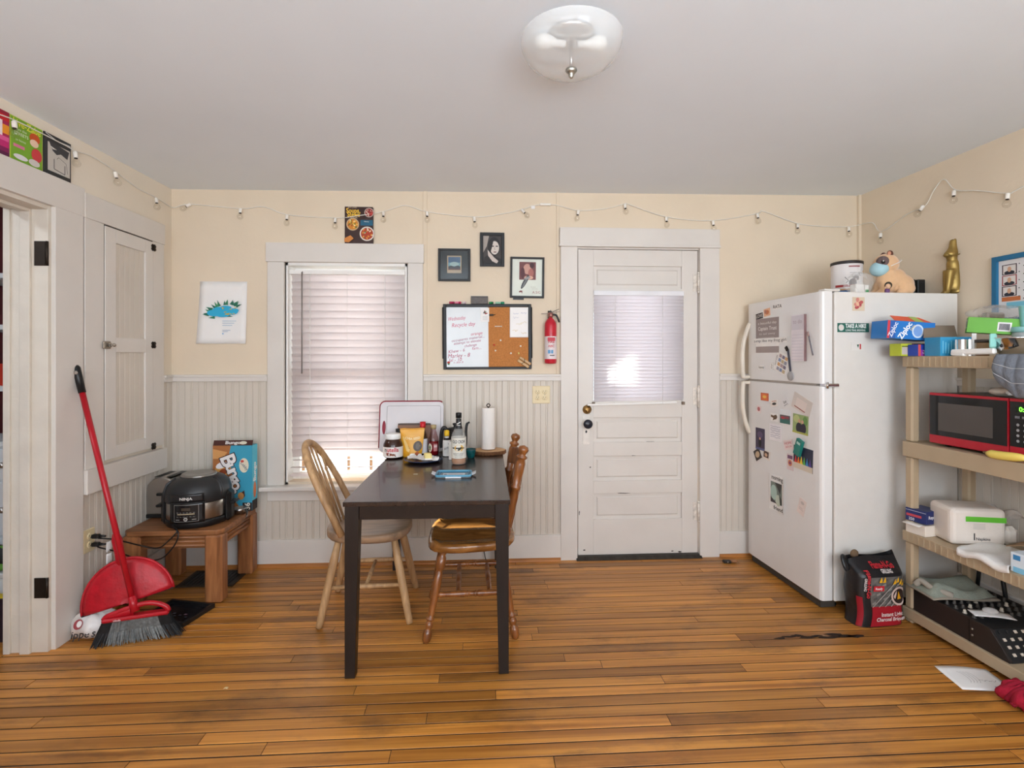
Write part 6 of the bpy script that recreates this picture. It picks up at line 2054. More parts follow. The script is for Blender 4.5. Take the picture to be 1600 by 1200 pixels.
# morning friend print with curled edge
t = thing('greeting_print', 'white print reading morning friend curling off the lower door', 'print', hit(1215, 771, FO, FN) + FN * .001, fridge.rotation_euler, 'magnets on the refrigerator')
m = MB()
PWf, PHf = .150, .215
def gp_(u, v):
    return (-.002 - .35 * max(0, u - .82) ** 2, (.5 - u) * PWf, (v - .5) * PHf)
m.sheet(lambda u, v: gp_(u, v), 12, 4); m.build('sheet', PAPER, t)
class GP(Print):
    def pt(s, x, y):
        q = V(gp_(min(1, max(0, x / PWf + .5)), y / PHf + .5)); q.x -= s.h + .0006
        return q
p = GP((0, 0, 0), V((0, -1, 0)), UPZ)
p.text('morning', .0, .088, .036, (40, 38, 40), bold=.012, w=.105); p.text('friend', .012, -.090, .034, (40, 38, 40), bold=.012, w=.085); p.rect(-.060, -.062, .045, .062, (120, 130, 122)); p.poly([(-.02, .062), (.045, .062), (.03, .0)], (64, 62, 60)); p.ell(-.03, .0, .03, .045, (176, 200, 190)); p.ell(.012, -.04, .026, .034, (196, 206, 190)); p.poly([(-.06, -.062), (-.06, -.03), (-.02, -.05), (.0, -.062)], (60, 50, 56)); p.poly([(.02, .0), (.045, -.03), (.045, -.062), (.03, -.062)], (50, 54, 50))
p.build('print', t)
# stickers on the cabinet side that faces the camera
SN = FMx.to_3x3() @ V((0, -1, 0))
SRt = FMx.to_3x3() @ V((1, 0, 0))
t = thing('food_magnet', 'small square magnet of a pink flower on the refrigerator side', 'magnet', hit(1341, 475, FO, SN) + SN * .0006, fridge.rotation_euler, 'magnets on the refrigerator')
m = MB(); m.box(-.034, -.002, -.036, .034, 0, .036); m.build('card', mat((214, 196, 170), rough=.5), t)
p = Print((0, -.002, 0), BACK_R, UPZ); rb = random.Random(7)
for i in range(14): p.ell(rb.uniform(-.02, .022), rb.uniform(-.022, .022), .012, .009, rb.choice(((206, 130, 120), (190, 90, 90), (226, 180, 150), (170, 70, 76))), 9, a=rb.random() * 3)
p.build('print', t)
t = thing('bumper_sticker', 'green sticker reading take a hike on the refrigerator side', 'sticker', hit(1333, 512, FO, SN) + SN * .0005, fridge.rotation_euler, 'magnets on the refrigerator')
m = MB(); m.box(-.090, -.0008, -.024, .090, 0, .024); m.build('sheet', mat((40, 98, 84), rough=.4), t)
p = Print((0, -.0008, 0), BACK_R, UPZ); p.ell(-.069, 0, .016, .017, (196, 206, 198), 22); p.ell(-.069, 0, .012, .013, (214, 206, 200), 20); p.text('TAKE A HIKE', .014, .008, .030, (236, 240, 236), bold=.03, w=.118); p.text('LONG TRAIL BREWING', .012, -.014, .013, (226, 232, 226), bold=.02, w=.112); p.build('print', t)
t = thing('note_card', 'pale card with tiny red and green print on the refrigerator side', 'note', hit(1340, 541, FO, SN) + SN * .0005, fridge.rotation_euler, 'magnets on the refrigerator')
m = MB(); m.box(-.036, -.001, -.022, .036, 0, .022); m.build('card', mat((224, 220, 214), rough=.5), t)
p = Print((0, -.001, 0), BACK_R, UPZ); p.rect(.010, -.016, .018, .012, (190, 50, 50)); p.poly([(-.006, .008), (.002, -.010), (.006, .010)], (40, 90, 60)); p.build('print', t)

# ================================================================== on top of the refrigerator
FT = FHT + .0005
def on_fridge(px, y_off):
    """world xy on the fridge top for a sight line at local depth y_off behind the near side"""
    p = hit(px, 450, FO - SN * y_off, SN)
    return p.x, p.y
x_, y_ = on_fridge(1323, .27)
t = thing('coffee_can', 'large white and blue canister with coffee cup picture on the refrigerator', 'canister', (x_, y_, FT), 0)
t.scale = (.92, .92, 1.13)
m = MB(); m.lathe([(.084, 0), (.086, .004), (.086, .170), (.084, .174)], 36); b = m.build('can_body', mat((224, 218, 216), rough=.4), t)
m = MB(); m.lathe([(.089, .168), (.089, .182), (.084, .184), (.0, .184)], 36); m.build('lid', mat((40, 36, 36), rough=.5), t)
p = Print((0, -.0862, 0), BACK_R, UPZ, wrap=.0862, lift=.0008); p.rect(-.12, .004, .12, .034, (30, 84, 140)); p.rect(-.12, .034, .12, .042, (190, 150, 110)); p.rect(-.12, .050, .12, .062, (160, 50, 50)); p.ell(-.022, .070, .030, .026, (236, 234, 232)); p.ell(-.022, .072, .022, .019, (60, 34, 30)); p.poly([(-.02, .09), (.06, .135), (.085, .12), (.08, .10), (.01, .085)], (206, 164, 124)); p.ell(.028, .074, .014, .012, (222, 222, 222)); p.ell(-.005, .095, .018, .014, (70, 50, 50)); p.rect(-.045, .150, .02, .156, (140, 60, 64)); p.rect(-.04, .12, .0, .123, (180, 176, 176)); p.line([(-.065, .10), (-.045, .08), (-.06, .07)], .003, (70, 66, 70)); p.build('label_print', b)
x_, y_ = on_fridge(1342, .105)
t = thing('plastic_bag', 'crumpled clear plastic bag of white cups on the refrigerator', 'bag', (x_, y_, FT), 0)
t.scale = (.78, .75, 1.0)
rb = random.Random(21)
ph = [rb.uniform(0, 6.28) for _ in range(6)]
def lump2(u, v):
    a, e = 2 * PI * u, PI * (v - .5)
    r = 1 + .12 * math.sin(4 * a + ph[0] + 5 * v) + .09 * math.sin(7 * a + ph[1] - 6 * v) + .07 * math.sin(11 * a + ph[2] + 9 * v)
    return (.085 * r * math.cos(e) * math.cos(a), .06 * r * math.cos(e) * math.sin(a), max(.001, .058 + .058 * math.sin(e) * r))
m = MB(); m.sheet(lump2, 36, 18); m.build('film', film((238, 236, 234), .20), t)
m = MB(); m.box(-.045, -.03, .002, .02, .03, .055, ch=.004); m.build('white_packet', mat((232, 228, 222), rough=.6), t)
m = MB(); m.box(.022, -.032, .002, .048, .02, .050, ch=.002); pk = m.build('green_packet', mat((226, 222, 216), rough=.5), t)
m = MB(); m.box(.024, -.0335, .010, .046, -.032, .024); m.build('green_band', mat((40, 130, 70), rough=.5), pk)

# plush dog with a blue face mask
x_, y_ = on_fridge(1393, .155)
t = thing('plush_dog', 'tan plush dog wearing a pale blue face mask on the refrigerator', 'plush toy', (x_, y_, FT), math.radians(0))
TAN = mat((222, 180, 138), rough=.95, var=.05, scale=20, sub=.5, bump=.25, bscale=120)
GREYP = mat((108, 92, 92), rough=.95, var=.06)
m = MB()
for c, r in (((-.022, 0, .085), (.060, .054, .068)), ((.046, 0, .064), (.074, .064, .063)), ((.016, 0, .100), (.060, .054, .058)), ((-.036, 0, .128), (.046, .048, .046)),
             ((-.066, -.022, .044), (.021, .018, .042)), ((-.066, .024, .044), (.021, .018, .042)), ((-.086, -.022, .017), (.024, .018, .016)), ((-.086, .024, .017), (.024, .018, .016)),
             ((.048, -.052, .038), (.046, .022, .036)), ((.012, -.058, .017), (.030, .018, .016))):
    m.ball(c, *r, 20, 14)
o = m.build('body', TAN, t)
rm = o.modifiers.new('Remesh', 'REMESH'); rm.mode = 'VOXEL'; rm.voxel_size = .006; rm.use_smooth_shade = True
sm_ = o.modifiers.new('Smooth', 'SMOOTH'); sm_.iterations = 6
m = MB(); m.ball((-.036, -.002, .178), .066, .058, .060, 22, 16); m.ball((-.080, -.004, .154), .034, .036, .030, 18, 12); hd_ = m.build('head', TAN, t)
m = MB(); m.ball((-.074, -.026, .188), .030, .034, .032, 16, 12); m.build('face_patch', GREYP, hd_)
m = MB(); m.ball((-.093, -.054, .182), .010, .009, .011, 12, 8); ey = m.build('eye', mat((20, 20, 24), rough=.1), hd_)
m = MB(); m.ball((-.098, -.0615, .187), .0035, .0030, .0035, 8, 6); m.build('eye_glint', WHITE, hd_)
for sg, x_ in ((-1, -.034), (1, -.022)):
    m = MB(); m.ball((x_, sg * .030, .232), .018, .010, .020, 12, 8); er = m.build('ear', mat((96, 56, 44), rough=.9), hd_)
    m = MB(); m.ball((x_ - .008, sg * .034, .234), .010, .008, .012, 10, 8); m.build('ear_lining', mat((206, 146, 120), rough=.9), er)
m = MB(); m.lathe([(.0, -.036), (.018, -.033), (.034, -.022), (.041, -.006), (.043, .012), (.040, .018)], 24, Matrix.Translation((-.082, -.008, .150)) @ Matrix.Rotation(1.15, 4, 'Y') @ Matrix.Rotation(-.25, 4, 'X') @ Matrix.Diagonal((1, 1.12, 1, 1)), cap=False)
mk = m.build('face_mask', mat((170, 208, 218), rough=.8, var=.03), t)
m = MB(); m.lathe([(.0405, .016), (.0425, .022), (.0385, .026)], 24, Matrix.Translation((-.082, -.008, .150)) @ Matrix.Rotation(1.15, 4, 'Y') @ Matrix.Rotation(-.25, 4, 'X') @ Matrix.Diagonal((1, 1.12, 1, 1)), cap=False); m.build('mask_edge', PAPER, mk)
m = MB(); m.tube(smooth_path([(-.050, -.056, .160), (-.010, -.066, .180), (.022, -.044, .196), (.024, -.010, .196)]), .002, 6); m.build('ear_loop', PAPER, mk)
# small doll leaning against the dog
x_, y_ = on_fridge(1388, .060)
t = thing('small_figurine', 'tiny dark haired figurine sitting against the plush dog', 'figurine', (x_, y_, FT))
m = MB(); m.ball((.0, 0, .046), .018, .016, .020, 16, 12); m.build('hair', mat((60, 54, 42), rough=.6), t)
m = MB(); m.ball((-.008, -.008, .040), .013, .011, .014, 14, 10); m.ball((-.018, -.004, .034), .005, .004, .006); m.build('face', mat((228, 184, 150), rough=.6), t)
m = MB(); m.ball((-.006, .0, .016), .013, .011, .017); m.build('body', mat((110, 76, 120), rough=.7), t)
# black gadget stand behind dog
x_, y_ = on_fridge(1430, .21)
t = thing('black_organizer', 'black plastic clip organizer behind the plush dog', 'organizer', (x_, y_, FT))
m = MB(); m.box(-.065, -.05, 0, .070, .05, .012, ch=.003); m.build('base', BLACK, t)
for a, b in ((-.055, -.010), (.004, .050)):
    m = MB(); m.box(a, -.015, .012, b, .03, .105, ch=.004); sl = m.build('holder', BLACK, t)
    m = MB(); m.box(a + .008, -.018, .085, b - .008, -.014, .100); m.build('front_lip', BLACKM, sl)
# gold cat
x_, y_ = on_fridge(1488, .040)
t = thing('cat_statue', 'tall gold cat statue at the back of the refrigerator top', 'statue', (x_, y_, FT), math.radians(0))
t.scale = (1.12, 1.0, .88)
GOLD = mat((162, 136, 78), rough=.44, metal=.75, var=.08, scale=12, key='gold')
# slender upright cat: blended masses, remeshed into one skin
m = MB()
m.tube(smooth_path([(.010, 0, .022), (.012, 0, .08), (.010, 0, .15), (.004, 0, .195), (.000, 0, .215), (-.002, 0, .236)], 4), [.030, .034, .036, .0365, .036, .035, .034, .033, .032, .031, .030, .029, .028, .026, .024, .022, .022, .023, .024, .024, .024], 16)
m.tube(smooth_path([(-.018, -.010, .150), (-.026, -.012, .09), (-.032, -.012, .04), (-.036, -.012, .012)], 4), [.020, .020, .018, .017, .016, .015, .014, .013, .012, .011, .011, .012, .013], 10)
m.tube(smooth_path([(-.014, .012, .150), (-.018, .014, .09), (-.022, .014, .04), (-.026, .014, .012)], 4), [.020, .020, .018, .017, .016, .015, .014, .013, .012, .011, .011, .012, .013], 10)
m.ball((-.042, -.012, .009), .017, .011, .009); m.ball((-.032, .014, .009), .017, .011, .009)
m.ball((.022, 0, .030), .036, .036, .030); m.ball((.024, -.004, .012), .034, .034, .012)
m.ball((-.006, 0, .248), .032, .029, .026, 18, 12); m.ball((-.024, 0, .242), .020, .018, .015)
m.tube(smooth_path([(.0, -.0, .262), (.004, 0, .285), (.006, 0, .318), (.007, 0, .338)], 4), [.027, .025, .0235, .022, .0205, .019, .018, .0172, .0165, .016, .0158, .0156, .0155], 14)
o = m.build('body', GOLD, t)
rm = o.modifiers.new('Remesh', 'REMESH'); rm.mode = 'VOXEL'; rm.voxel_size = .0042; rm.use_smooth_shade = True
sm_ = o.modifiers.new('Smooth', 'SMOOTH'); sm_.iterations = 6
for sg in (-1, 1):
    m = MB(); m.lathe([(.007, 0), (.006, .004), (.002, .008)], 10, Matrix.Translation((.007, sg * .008, .335))); m.build('ear', GOLD, t)
m = MB(); m.tube(smooth_path([(-.036, -.014, .246), (-.030, -.028, .238), (-.012, -.034, .236), (.010, -.032, .244), (.018, -.026, .254)]), .003, 6); m.build('collar_line', GOLD, t)

# ================================================================== tan plastic shelf unit along the right wall
SHA = RA
SO = V((2.112, 2.432, 0))
SHX, SHL = .365, .92
TANP = mat((176, 156, 128), rough=.55, var=.04, scale=8, key='tan_plastic')
SMx = Matrix.Translation(SO) @ Matrix.Rotation(SHA, 4, 'Z')
t = thing('shelf_unit', 'tan plastic four-tier shelf unit standing along the right wall', 'shelf', SO, SHA)
# local x = depth towards the wall, local y negative = towards the camera
LV = [(.022, .072), (.404, .454), (.828, .903), (1.276, 1.330)]
for li, (z0, z1) in enumerate(LV):
    m = MB(); m.box(.012, -SHL + .012, z1 - .014, SHX - .012, -.012, z1); sb_ = m.build('shelf_deck', TANP, t)
    m = MB()
    m.box(0, -SHL, z0, .014, 0, z1); m.box(SHX - .014, -SHL, z0, SHX, 0, z1); m.box(.014, -SHL, z0, SHX - .014, -SHL + .014, z1); m.box(.014, -.014, z0, SHX - .014, 0, z1)
    m.build('rim', TANP, sb_, .003)
    if li in (1, 3):
        n_ = int(SHL / .030)
        for k in range(1, n_):
            yy = -k * .030
            m = MB(); m.box(-.0035, yy - .0035, z0 + .006, .002, yy + .0035, z1 - .006); m.build('rib', TANP, sb_)
pz = [(0.0, LV[0][0])] + [(LV[i][1], LV[i + 1][0]) for i in range(3)]
for px_ in (.006, SHX - .050):
    for py_ in (-.050, -SHL + .006):
        for z0, z1 in pz:
            m = MB(); m.box(px_, py_, z0, px_ + .044, py_ + .044, z1, ch=.008); m.build('post', TANP, t)


def shelf_at(px, xloc):
    """world xy of a sight line at local depth xloc of the shelf"""
    n = SMx.to_3x3() @ V((1, 0, 0))
    p = hit(px, 560, SMx @ V((xloc, 0, 0)), n)
    return p.x, p.y


def shelf_pos(xl, yl, z):
    q = SMx @ V((xl, yl, 0))
    return (q.x, q.y, z)


TOPZ = LV[3][1] + .0005
# long boxes lying across the far end of the top shelf
t = thing('foil_box', 'long black and lime box lying across the far end of the top shelf', 'box', (2.205, 2.432, TOPZ), math.radians(2))
m = MB(); m.box(-.135, -.032, 0, .135, .032, .062, ch=.001); b = m.build('carton', mat((36, 28, 34), rough=.5), t)
p = Print((0, -.032, 0), BACK_R, UPZ); p.rect(-.135, .0, -.075, .062, (196, 206, 60)); p.rect(-.128, .008, -.084, .044, (196, 186, 180)); p.rect(-.128, .046, -.084, .050, (60, 60, 40)); p.poly([(-.073, .058), (-.066, .06), (-.04, .022), (-.055, .03)], (196, 60, 60)); p.build('print', b)
p = Print((-.135, 0, 0), V((0, -1, 0)), UPZ); p.rect(-.032, 0, .032, .062, (190, 200, 56)); p.build('end_print', b)
t = thing('wrap_box', 'blue and purple wrap box end in front of the black box', 'box', (2.143, 2.368, TOPZ), math.radians(4))
m = MB(); m.box(-.034, -.028, 0, .034, .028, .056, ch=.001); b = m.build('carton', mat((40, 70, 170), rough=.45), t)
p = Print((0, -.028, 0), BACK_R, UPZ); p.rect(-.034, 0, -.020, .056, (226, 90, 90)); p.poly([(-.02, 0), (.01, 0), (-.008, .03), (-.02, .03)], (150, 60, 160)); p.text('Hefty', .008, .036, .026, (236, 236, 240), rot=1.2, bold=.03); p.build('print', b)
t = thing('paper_roll', 'dark cardboard tube end lying beside the wrap boxes', 'roll', (2.196, 2.372, TOPZ + .022), 0)
m = MB(); m.lathe([(.012, -.024), (.0205, -.024), (.021, .024), (.012, .024)], 20, Matrix.Rotation(PI / 2 - .15, 4, 'X')); m.build('wrap', mat((66, 56, 50), rough=.6, var=.2), t)
m = MB(); m.lathe([(.0118, -.022), (.0118, .022)], 16, Matrix.Rotation(PI / 2 - .15, 4, 'X')); m.build('hollow', BLACKM, t)
t = thing('wrap_box', 'navy blue foil wrap box with white lettering on the top shelf', 'box', (2.250, 2.366, TOPZ), math.radians(3))
m = MB(); m.box(-.032, -.030, 0, .038, .036, .054, ch=.001); b = m.build('carton', mat((30, 40, 110), rough=.4), t)
p = Print((0, -.030, 0), BACK_R, UPZ); p.text('X-Ray', .004, .026, .028, (236, 236, 240), rot=.1, bold=.02, w=.060); p.build('print', b)
# zip bag box tilted on top of the long box
t = thing('zip_bag_box', 'blue zip bag box with orange flap tilted on top of the long box', 'box', (2.152, 2.432, TOPZ + .066), (0, math.radians(4), math.radians(-6)))
m = MB(); m.box(-.165, -.075, .012, .060, .045, .100, ch=.001); b = m.build('carton', mat((36, 120, 196), rough=.4), t)
p = Print((0, -.075, 0), BACK_R, UPZ); p.rect(-.165, .012, .060, .100, (30, 116, 196)); p.rect(-.165, .012, -.125, .100, (34, 90, 170)); p.rect(-.165, .012, -.153, .100, (206, 60, 70)); p.text('Ziploc', -.080, .054, .036, (240, 244, 248), rot=1.05, bold=.03); p.text('Ziploc', -.137, .056, .030, (226, 232, 240), rot=1.2, bold=.02); p.ell(-.020, .054, .028, .034, (206, 222, 240)); p.ell(-.020, .054, .021, .026, (120, 160, 220)); p.text('EASY', -.045, .070, .015, (240, 220, 120), rot=.9)
for i in range(4): p.rect(.028, .030 + i * .011, .048, .036 + i * .011, (206, 224, 240))
p.build('print', b)
m = MB(); m.add([(-.125, -.070, .100), (.050, -.070, .100), (.020, -.02, .128), (-.12, -.02, .130), (-.125, -.068, .099), (.050, -.068, .099), (.020, -.018, .127), (-.12, -.018, .129)], [(0, 1, 2, 3), (7, 6, 5, 4), (0, 4, 5, 1), (1, 5, 6, 2), (2, 6, 7, 3), (3, 7, 4, 0)]); fl = m.build('open_flap', mat((222, 92, 60), rough=.5), t)
m = MB(); m.add([(-.030, -.069, .1015), (.010, -.069, .1015), (.0, -.021, .1300), (-.035, -.021, .1305)], [(0, 1, 2, 3)]); m.build('flap_label', mat((170, 190, 100), rough=.5), fl)
# light blue carton, open lid
t = thing('blue_carton', 'light blue carton with a raised brown lid on the top shelf', 'box', (2.196, 2.272, TOPZ), math.radians(-8))
m = MB(); m.box(-.070, -.055, 0, .085, .045, .088, ch=.001); b = m.build('carton', mat((52, 150, 196), rough=.45), t)
p = Print((0, -.055, 0), BACK_R, UPZ)
for i in range(5): p.rect(-.060 + i * .012, .012, -.056 + i * .012, .070 - .006 * (i % 3), (120, 196, 222))
p.rect(.02, .05, .08, .08, (30, 110, 170)); p.build('print', b)
m = MB(); m.add([(-.07, .05, .088), (.085, .05, .088), (.095, .085, .150), (-.045, .085, .150), (-.07, .053, .088), (.085, .053, .088), (.095, .088, .150), (-.045, .088, .150)], [(0, 1, 2, 3), (7, 6, 5, 4), (0, 4, 5, 1), (1, 5, 6, 2), (2, 6, 7, 3), (3, 7, 4, 0)]); m.build('raised_lid', mat((128, 112, 96), rough=.7), t)
# steel cylinder grater with white tab
x_, y_ = shelf_at(1509, .052)
t = thing('steel_grater', 'small ribbed steel cylinder with a white label tab on the top shelf', 'grater', (x_, y_, TOPZ))
m = MB()
pr = []
for i in range(30):
    a = 2 * PI * i / 30
    r = .036 + (.002 if i % 2 else 0)
    pr.append((r * math.cos(a), r * math.sin(a)))
m.prism(pr, 0, .074); m.build('drum', CHROME, t)
m = MB(); m.box(-.010, -.040, .0, .010, -.037, .100); m.build('label_tab', PAPER, t)
x_, y_ = shelf_at(1534, .075)
t = thing('spice_jar', 'short clear jar of brown spice with dark lid on the top shelf', 'jar', (x_, y_, TOPZ))
m = MB(); m.lathe([(.024, 0), (.026, .003), (.026, .056), (.023, .060)], 20); m.build('jar_wall', glass((230, 216, 196), .06), t)
m = MB(); m.lathe([(.0235, .003), (.0235, .028), (0, .029)], 18); m.build('contents', mat((176, 110, 50), rough=.7, var=.2, scale=60), t)
m = MB(); m.lathe([(.027, .058), (.027, .072), (0, .073)], 20); m.build('lid', mat((60, 52, 46), rough=.5), t)
# white tong handle over the shelf edge and mint grater handle
q0 = V((*shelf_at(1487, .012), TOPZ + .016)); q1 = V((*shelf_at(1556, .018), TOPZ + .020)); q2 = V((*shelf_at(1552, .03), TOPZ + .080))
t = thing('mandoline_slicer', 'white and mint kitchen slicer lying along the shelf edge', 'slicer', (0, 0, 0))
m = MB(); m.beam(q0, q1, .020, .026, ch=.006); m.build('body', WHITE, t)
m = MB(); m.beam(q0 + V((0, 0, -.004)), q0.lerp(q1, .34) + V((0, 0, -.012)), .020, .020, ch=.005); m.build('foot', WHITE, t)
m = MB(); m.beam(q1.lerp(q0, .06) + V((0, 0, .012)), q2 + V((0, 0, .01)), .022, .040, ch=.004); m.build('mint_handle', mat((150, 216, 206), rough=.4), t)
# green box with barcode labels, on top of blue carton
x_, y_ = shelf_at(1572, .20)
t = thing('green_box', 'bright green box with two barcode labels tilted on the shelf clutter', 'box', (x_ - .02, y_ + .05, TOPZ + .100), (math.radians(0), math.radians(6), math.radians(-42)))
m = MB(); m.box(-.085, -.050, 0, .10, .055, .070, ch=.001); b = m.build('carton', mat((96, 168, 40), rough=.45), t)
def bars(p, x0, y0, x1, y1):
    p.rect(x0, y0, x1, y1, (232, 226, 224))
    for i in range(9):
        a = x0 + (x1 - x0) * (.12 + .085 * i); p.rect(a, y0 + .006, a + .0028, y1 - .006, (50, 46, 60))
p = Print((0, -.050, 0), BACK_R, UPZ); bars(p, .015, .012, .060, .052); p.build('print', b)
p = Print((-.085, 0, 0), V((0, -1, 0)), UPZ); bars(p, -.025, .020, .025, .058); p.build('side_print', b)
# clear bags and mint cup behind
x_, y_ = shelf_at(1556, .30)
t = thing('plastic_bag', 'crumpled clear plastic bag above the green box', 'bag', (x_, y_, TOPZ + .165))
m = MB(); m.sheet(lambda u, v: (lambda q: (q[0] * 1.25, q[1] * 1.1, q[2] * .62))(lump2(u, v)), 32, 16); m.build('film', film((206, 200, 196), .25), t)
m = MB(); m.box(-.06, -.02, .006, .03, .02, .040, ch=.008); m.build('packet', mat((150, 130, 120), rough=.6, var=.3, scale=40), t)
x_, y_ = shelf_at(1590, .22)
t = thing('mint_cup', 'mint green plastic measuring cup on the top shelf', 'cup', (x_ + .015, y_ - .04, TOPZ + .129))
m = MB(); m.lathe([(.030, 0), (.032, .003), (.038, .085), (.040, .088), (.036, .086), (.029, .006), (0, .005)], 24); m.build('cup_wall', mat((150, 214, 214), rough=.35), t)
m = MB(); m.lathe([(.036, .076), (.0355, .080), (0, .080)], 20); m.build('contents', mat((170, 224, 226), rough=.6), t)
t = thing('storage_tub', 'low clear tub under the mint cup on the top shelf', 'tub', (x_ + .02, y_ - .045, TOPZ))
t.scale = (.8, .8, .86)
m = MB(); m.lathe([(.070, 0), (.074, .004), (.084, .120), (.080, .120), (.068, .006), (0, .006)], 28); m.build('tub_wall', mat((206, 214, 214), rough=.3, alpha=.75), t)
m = MB(); m.lathe([(.086, .118), (.088, .130), (.084, .146), (0, .149)], 28); m.build('lid', mat((150, 206, 204), rough=.4), t)
# steel colander near the frame edge
x_, y_ = shelf_at(1588, .085)
t = thing('steel_colander', 'shiny steel colander on the top shelf above the grey oven mitt', 'colander', (x_, y_, TOPZ))
m = MB(); m.lathe([(.040, 0), (.052, .006), (.066, .04), (.072, .072), (.075, .074), (.069, .072), (.050, .010), (0, .008)], 30); m.build('bowl', CHROME, t)
m = MB(); m.tube([(.075 * math.cos(i * 2 * PI / 30), .075 * math.sin(i * 2 * PI / 30), .074) for i in range(30)], .003, 6, closed=True); m.build('rim', CHROME, t)
m = MB()
for i in range(10): m.ball((.0665 * math.cos(i * .63), .0665 * math.sin(i * .63), .042), .005, .005, .008, 8, 6)
o = m.build('holes', BLACK, t); o['kind'] = 'stuff'
# grey quilted mitt hanging over the edge
t = thing('oven_mitt', 'grey quilted oven mitt hanging over the top shelf edge', 'oven mitt', shelf_pos(-.006, -.49, 0))
t.rotation_euler = (0, 0, SHA)
m = MB()
def mitt(u, v):
    y = .02 - u * .26
    z = 1.338 - v * .175 * (1 - .55 * max(0, .30 - u) ** 1.0 * 2.2)
    puff = .005 * abs(math.sin(u * PI * 6)) ** .6 + .003 * abs(math.sin(v * PI * 3)) ** .6
    return (-.010 - puff - .02 * math.sin(PI * v), y, z)
m.sheet(mitt, 48, 24, -.016); mt_ = m.build('quilted_cloth', mat((120, 126, 136), rough=.95, var=.10, scale=60, bump=.3, bscale=150), t)
for k in range(1, 3):
    m = MB(); m.tube([V(mitt(u / 20, k / 3)) + V((-.003, 0, 0)) for u in range(21)], .0015, 5); m.build('stitch_line', mat((190, 192, 196), rough=.9), mt_)

# microwave on the middle shelf
MZ = LV[2][1] + .0005
MWA = SHA + math.radians(1.6)
t = thing('microwave', 'red and black microwave oven on the middle shelf', 'microwave', shelf_pos(.030, -.118, MZ), MWA)
RMW = mat((176, 28, 44), rough=.25, var=.02)
m = MB(); m.box(.018, -.475, .012, .345, 0, .250); m.build('case', BLACK, t, .006)
m = MB(); m.box(.0, -.350, .012, .018, 0, .252); dr_ = m.build('door', RMW, t, .004)
m = MB(); m.box(-.003, -.346, .052, .002, -.006, .240); m.build('door_glass', mat((20, 20, 22), rough=.08), dr_)
m = MB(); m.box(-.0045, -.292, .076, -.002, -.050, .206); m.build('window', mat((78, 72, 68), rough=.35), dr_)
m = MB(); m.box(.0, -.475, .012, .018, -.353, .252); cp_ = m.build('control_side', RMW, t, .004)
m = MB(); m.box(-.003, -.471, .056, .002, -.358, .240); kp = m.build('keypad', mat((24, 24, 26), rough=.12), cp_)
p = Print((-.003, -.4145, 0), V((0, -1, 0)), UPZ); p.rect(-.054, .058, .054, .238, (24, 24, 26), rough=.12); p.rect(-.035, .196, .035, .222, (10, 26, 12)); p.text('0:00', .0, .209, .026, (110, 240, 60), bold=.02, emit=2.5)
for i in range(3):
    for j in range(4): p.ell(-.026 + i * .026, .080 + j * .022, .006, .006, (150, 150, 152), 10)
for i in range(3): p.rect(-.036 + i * .026, .172, -.018 + i * .026, .182, (110, 110, 114))
p.build('keypad_print', kp)
for y_ in (-.05, -.42):
    for x_ in (.05, .30):
        m = MB(); m.lathe([(.012, 0), (.012, .013)], 10, Matrix.Translation((x_, y_, 0))); m.build('foot', BLACKM, t)
# cream pouch on the microwave
t = thing('cloth_pouch', 'small cream cloth pouch lying on the microwave', 'pouch', shelf_pos(.13, -.37, MZ + .252), .4)
m = MB(); m.ball((0, 0, .019), .062, .045, .019); m.build('pouch_body', mat((206, 192, 176), rough=.9, var=.08), t)
m = MB(); m.tube(smooth_path([(-.05, -.03, .02), (-.065, -.045, .012), (-.085, -.05, .016)]), .006, 6); m.build('drawstring', PAPER, t)
# banana at shelf edge
t = thing('banana', 'yellow banana tip lying at the front of the middle shelf', 'banana', shelf_pos(-.010, -.455, MZ + .018), SHA)
m = MB(); m.tube(smooth_path([(.0, .03, .0), (.004, .0, -.002), (.010, -.05, .0), (.024, -.10, .004)], 4), [.008, .013, .017, .018, .018, .018, .018, .018, .018, .018, .017, .015, .010], 8); m.build('peel', mat((222, 196, 96), rough=.5, var=.1), t)
m = MB(); m.tube([(.0, .030, .0), (.0, .044, .002)], [.007, .004], 8); m.build('stem', mat((110, 84, 50), rough=.7), t)

# lower shelf: cartons, napkins, draped sheet, tissue boxes
LZ = LV[1][1] + .0005
t = thing('white_carton', 'small white carton with open flap at the end of the lower shelf', 'box', shelf_pos(.040, -.062, LZ), SHA + .12)
m = MB(); m.box(-.036, -.05, 0, .060, .045, .052, ch=.001); b = m.build('carton', mat((226, 216, 204), rough=.6), t)
m = MB(); m.sheet(lambda u, v: (-.037 - .028 * v, -.045 + .085 * u, .052 + .004 * math.sin(3 * v) - .004 * v), 4, 4, .001); m.build('open_flap', mat((232, 226, 218), rough=.6), t)
t = thing('bag_carton', 'navy blue bag carton stacked on the white carton', 'box', shelf_pos(.046, -.055, LZ + .058), SHA + .22)
m = MB(); m.box(-.038, -.052, 0, .070, .045, .062, ch=.001); b = m.build('carton', mat((34, 46, 100), rough=.45), t)
p = Print((-.038, 0, 0), V((0, -1, 0)), UPZ); p.rect(-.040, .024, .030, .036, (190, 70, 80)); p.text('250', -.016, .011, .018, (226, 226, 230), bold=.02); p.rect(-.045, .052, .05, .054, (200, 200, 210)); p.build('print', b)
p = Print((0, -.052, 0), BACK_R, UPZ); p.text('Reynolds', .016, .032, .022, (226, 226, 230), bold=.02, w=.08); p.build('side_print', b)
t = thing('napkin_pack', 'large plastic wrapped white napkin pack with green stripe on the lower shelf', 'napkins', shelf_pos(.200, -.180, LZ), SHA - math.radians(14))
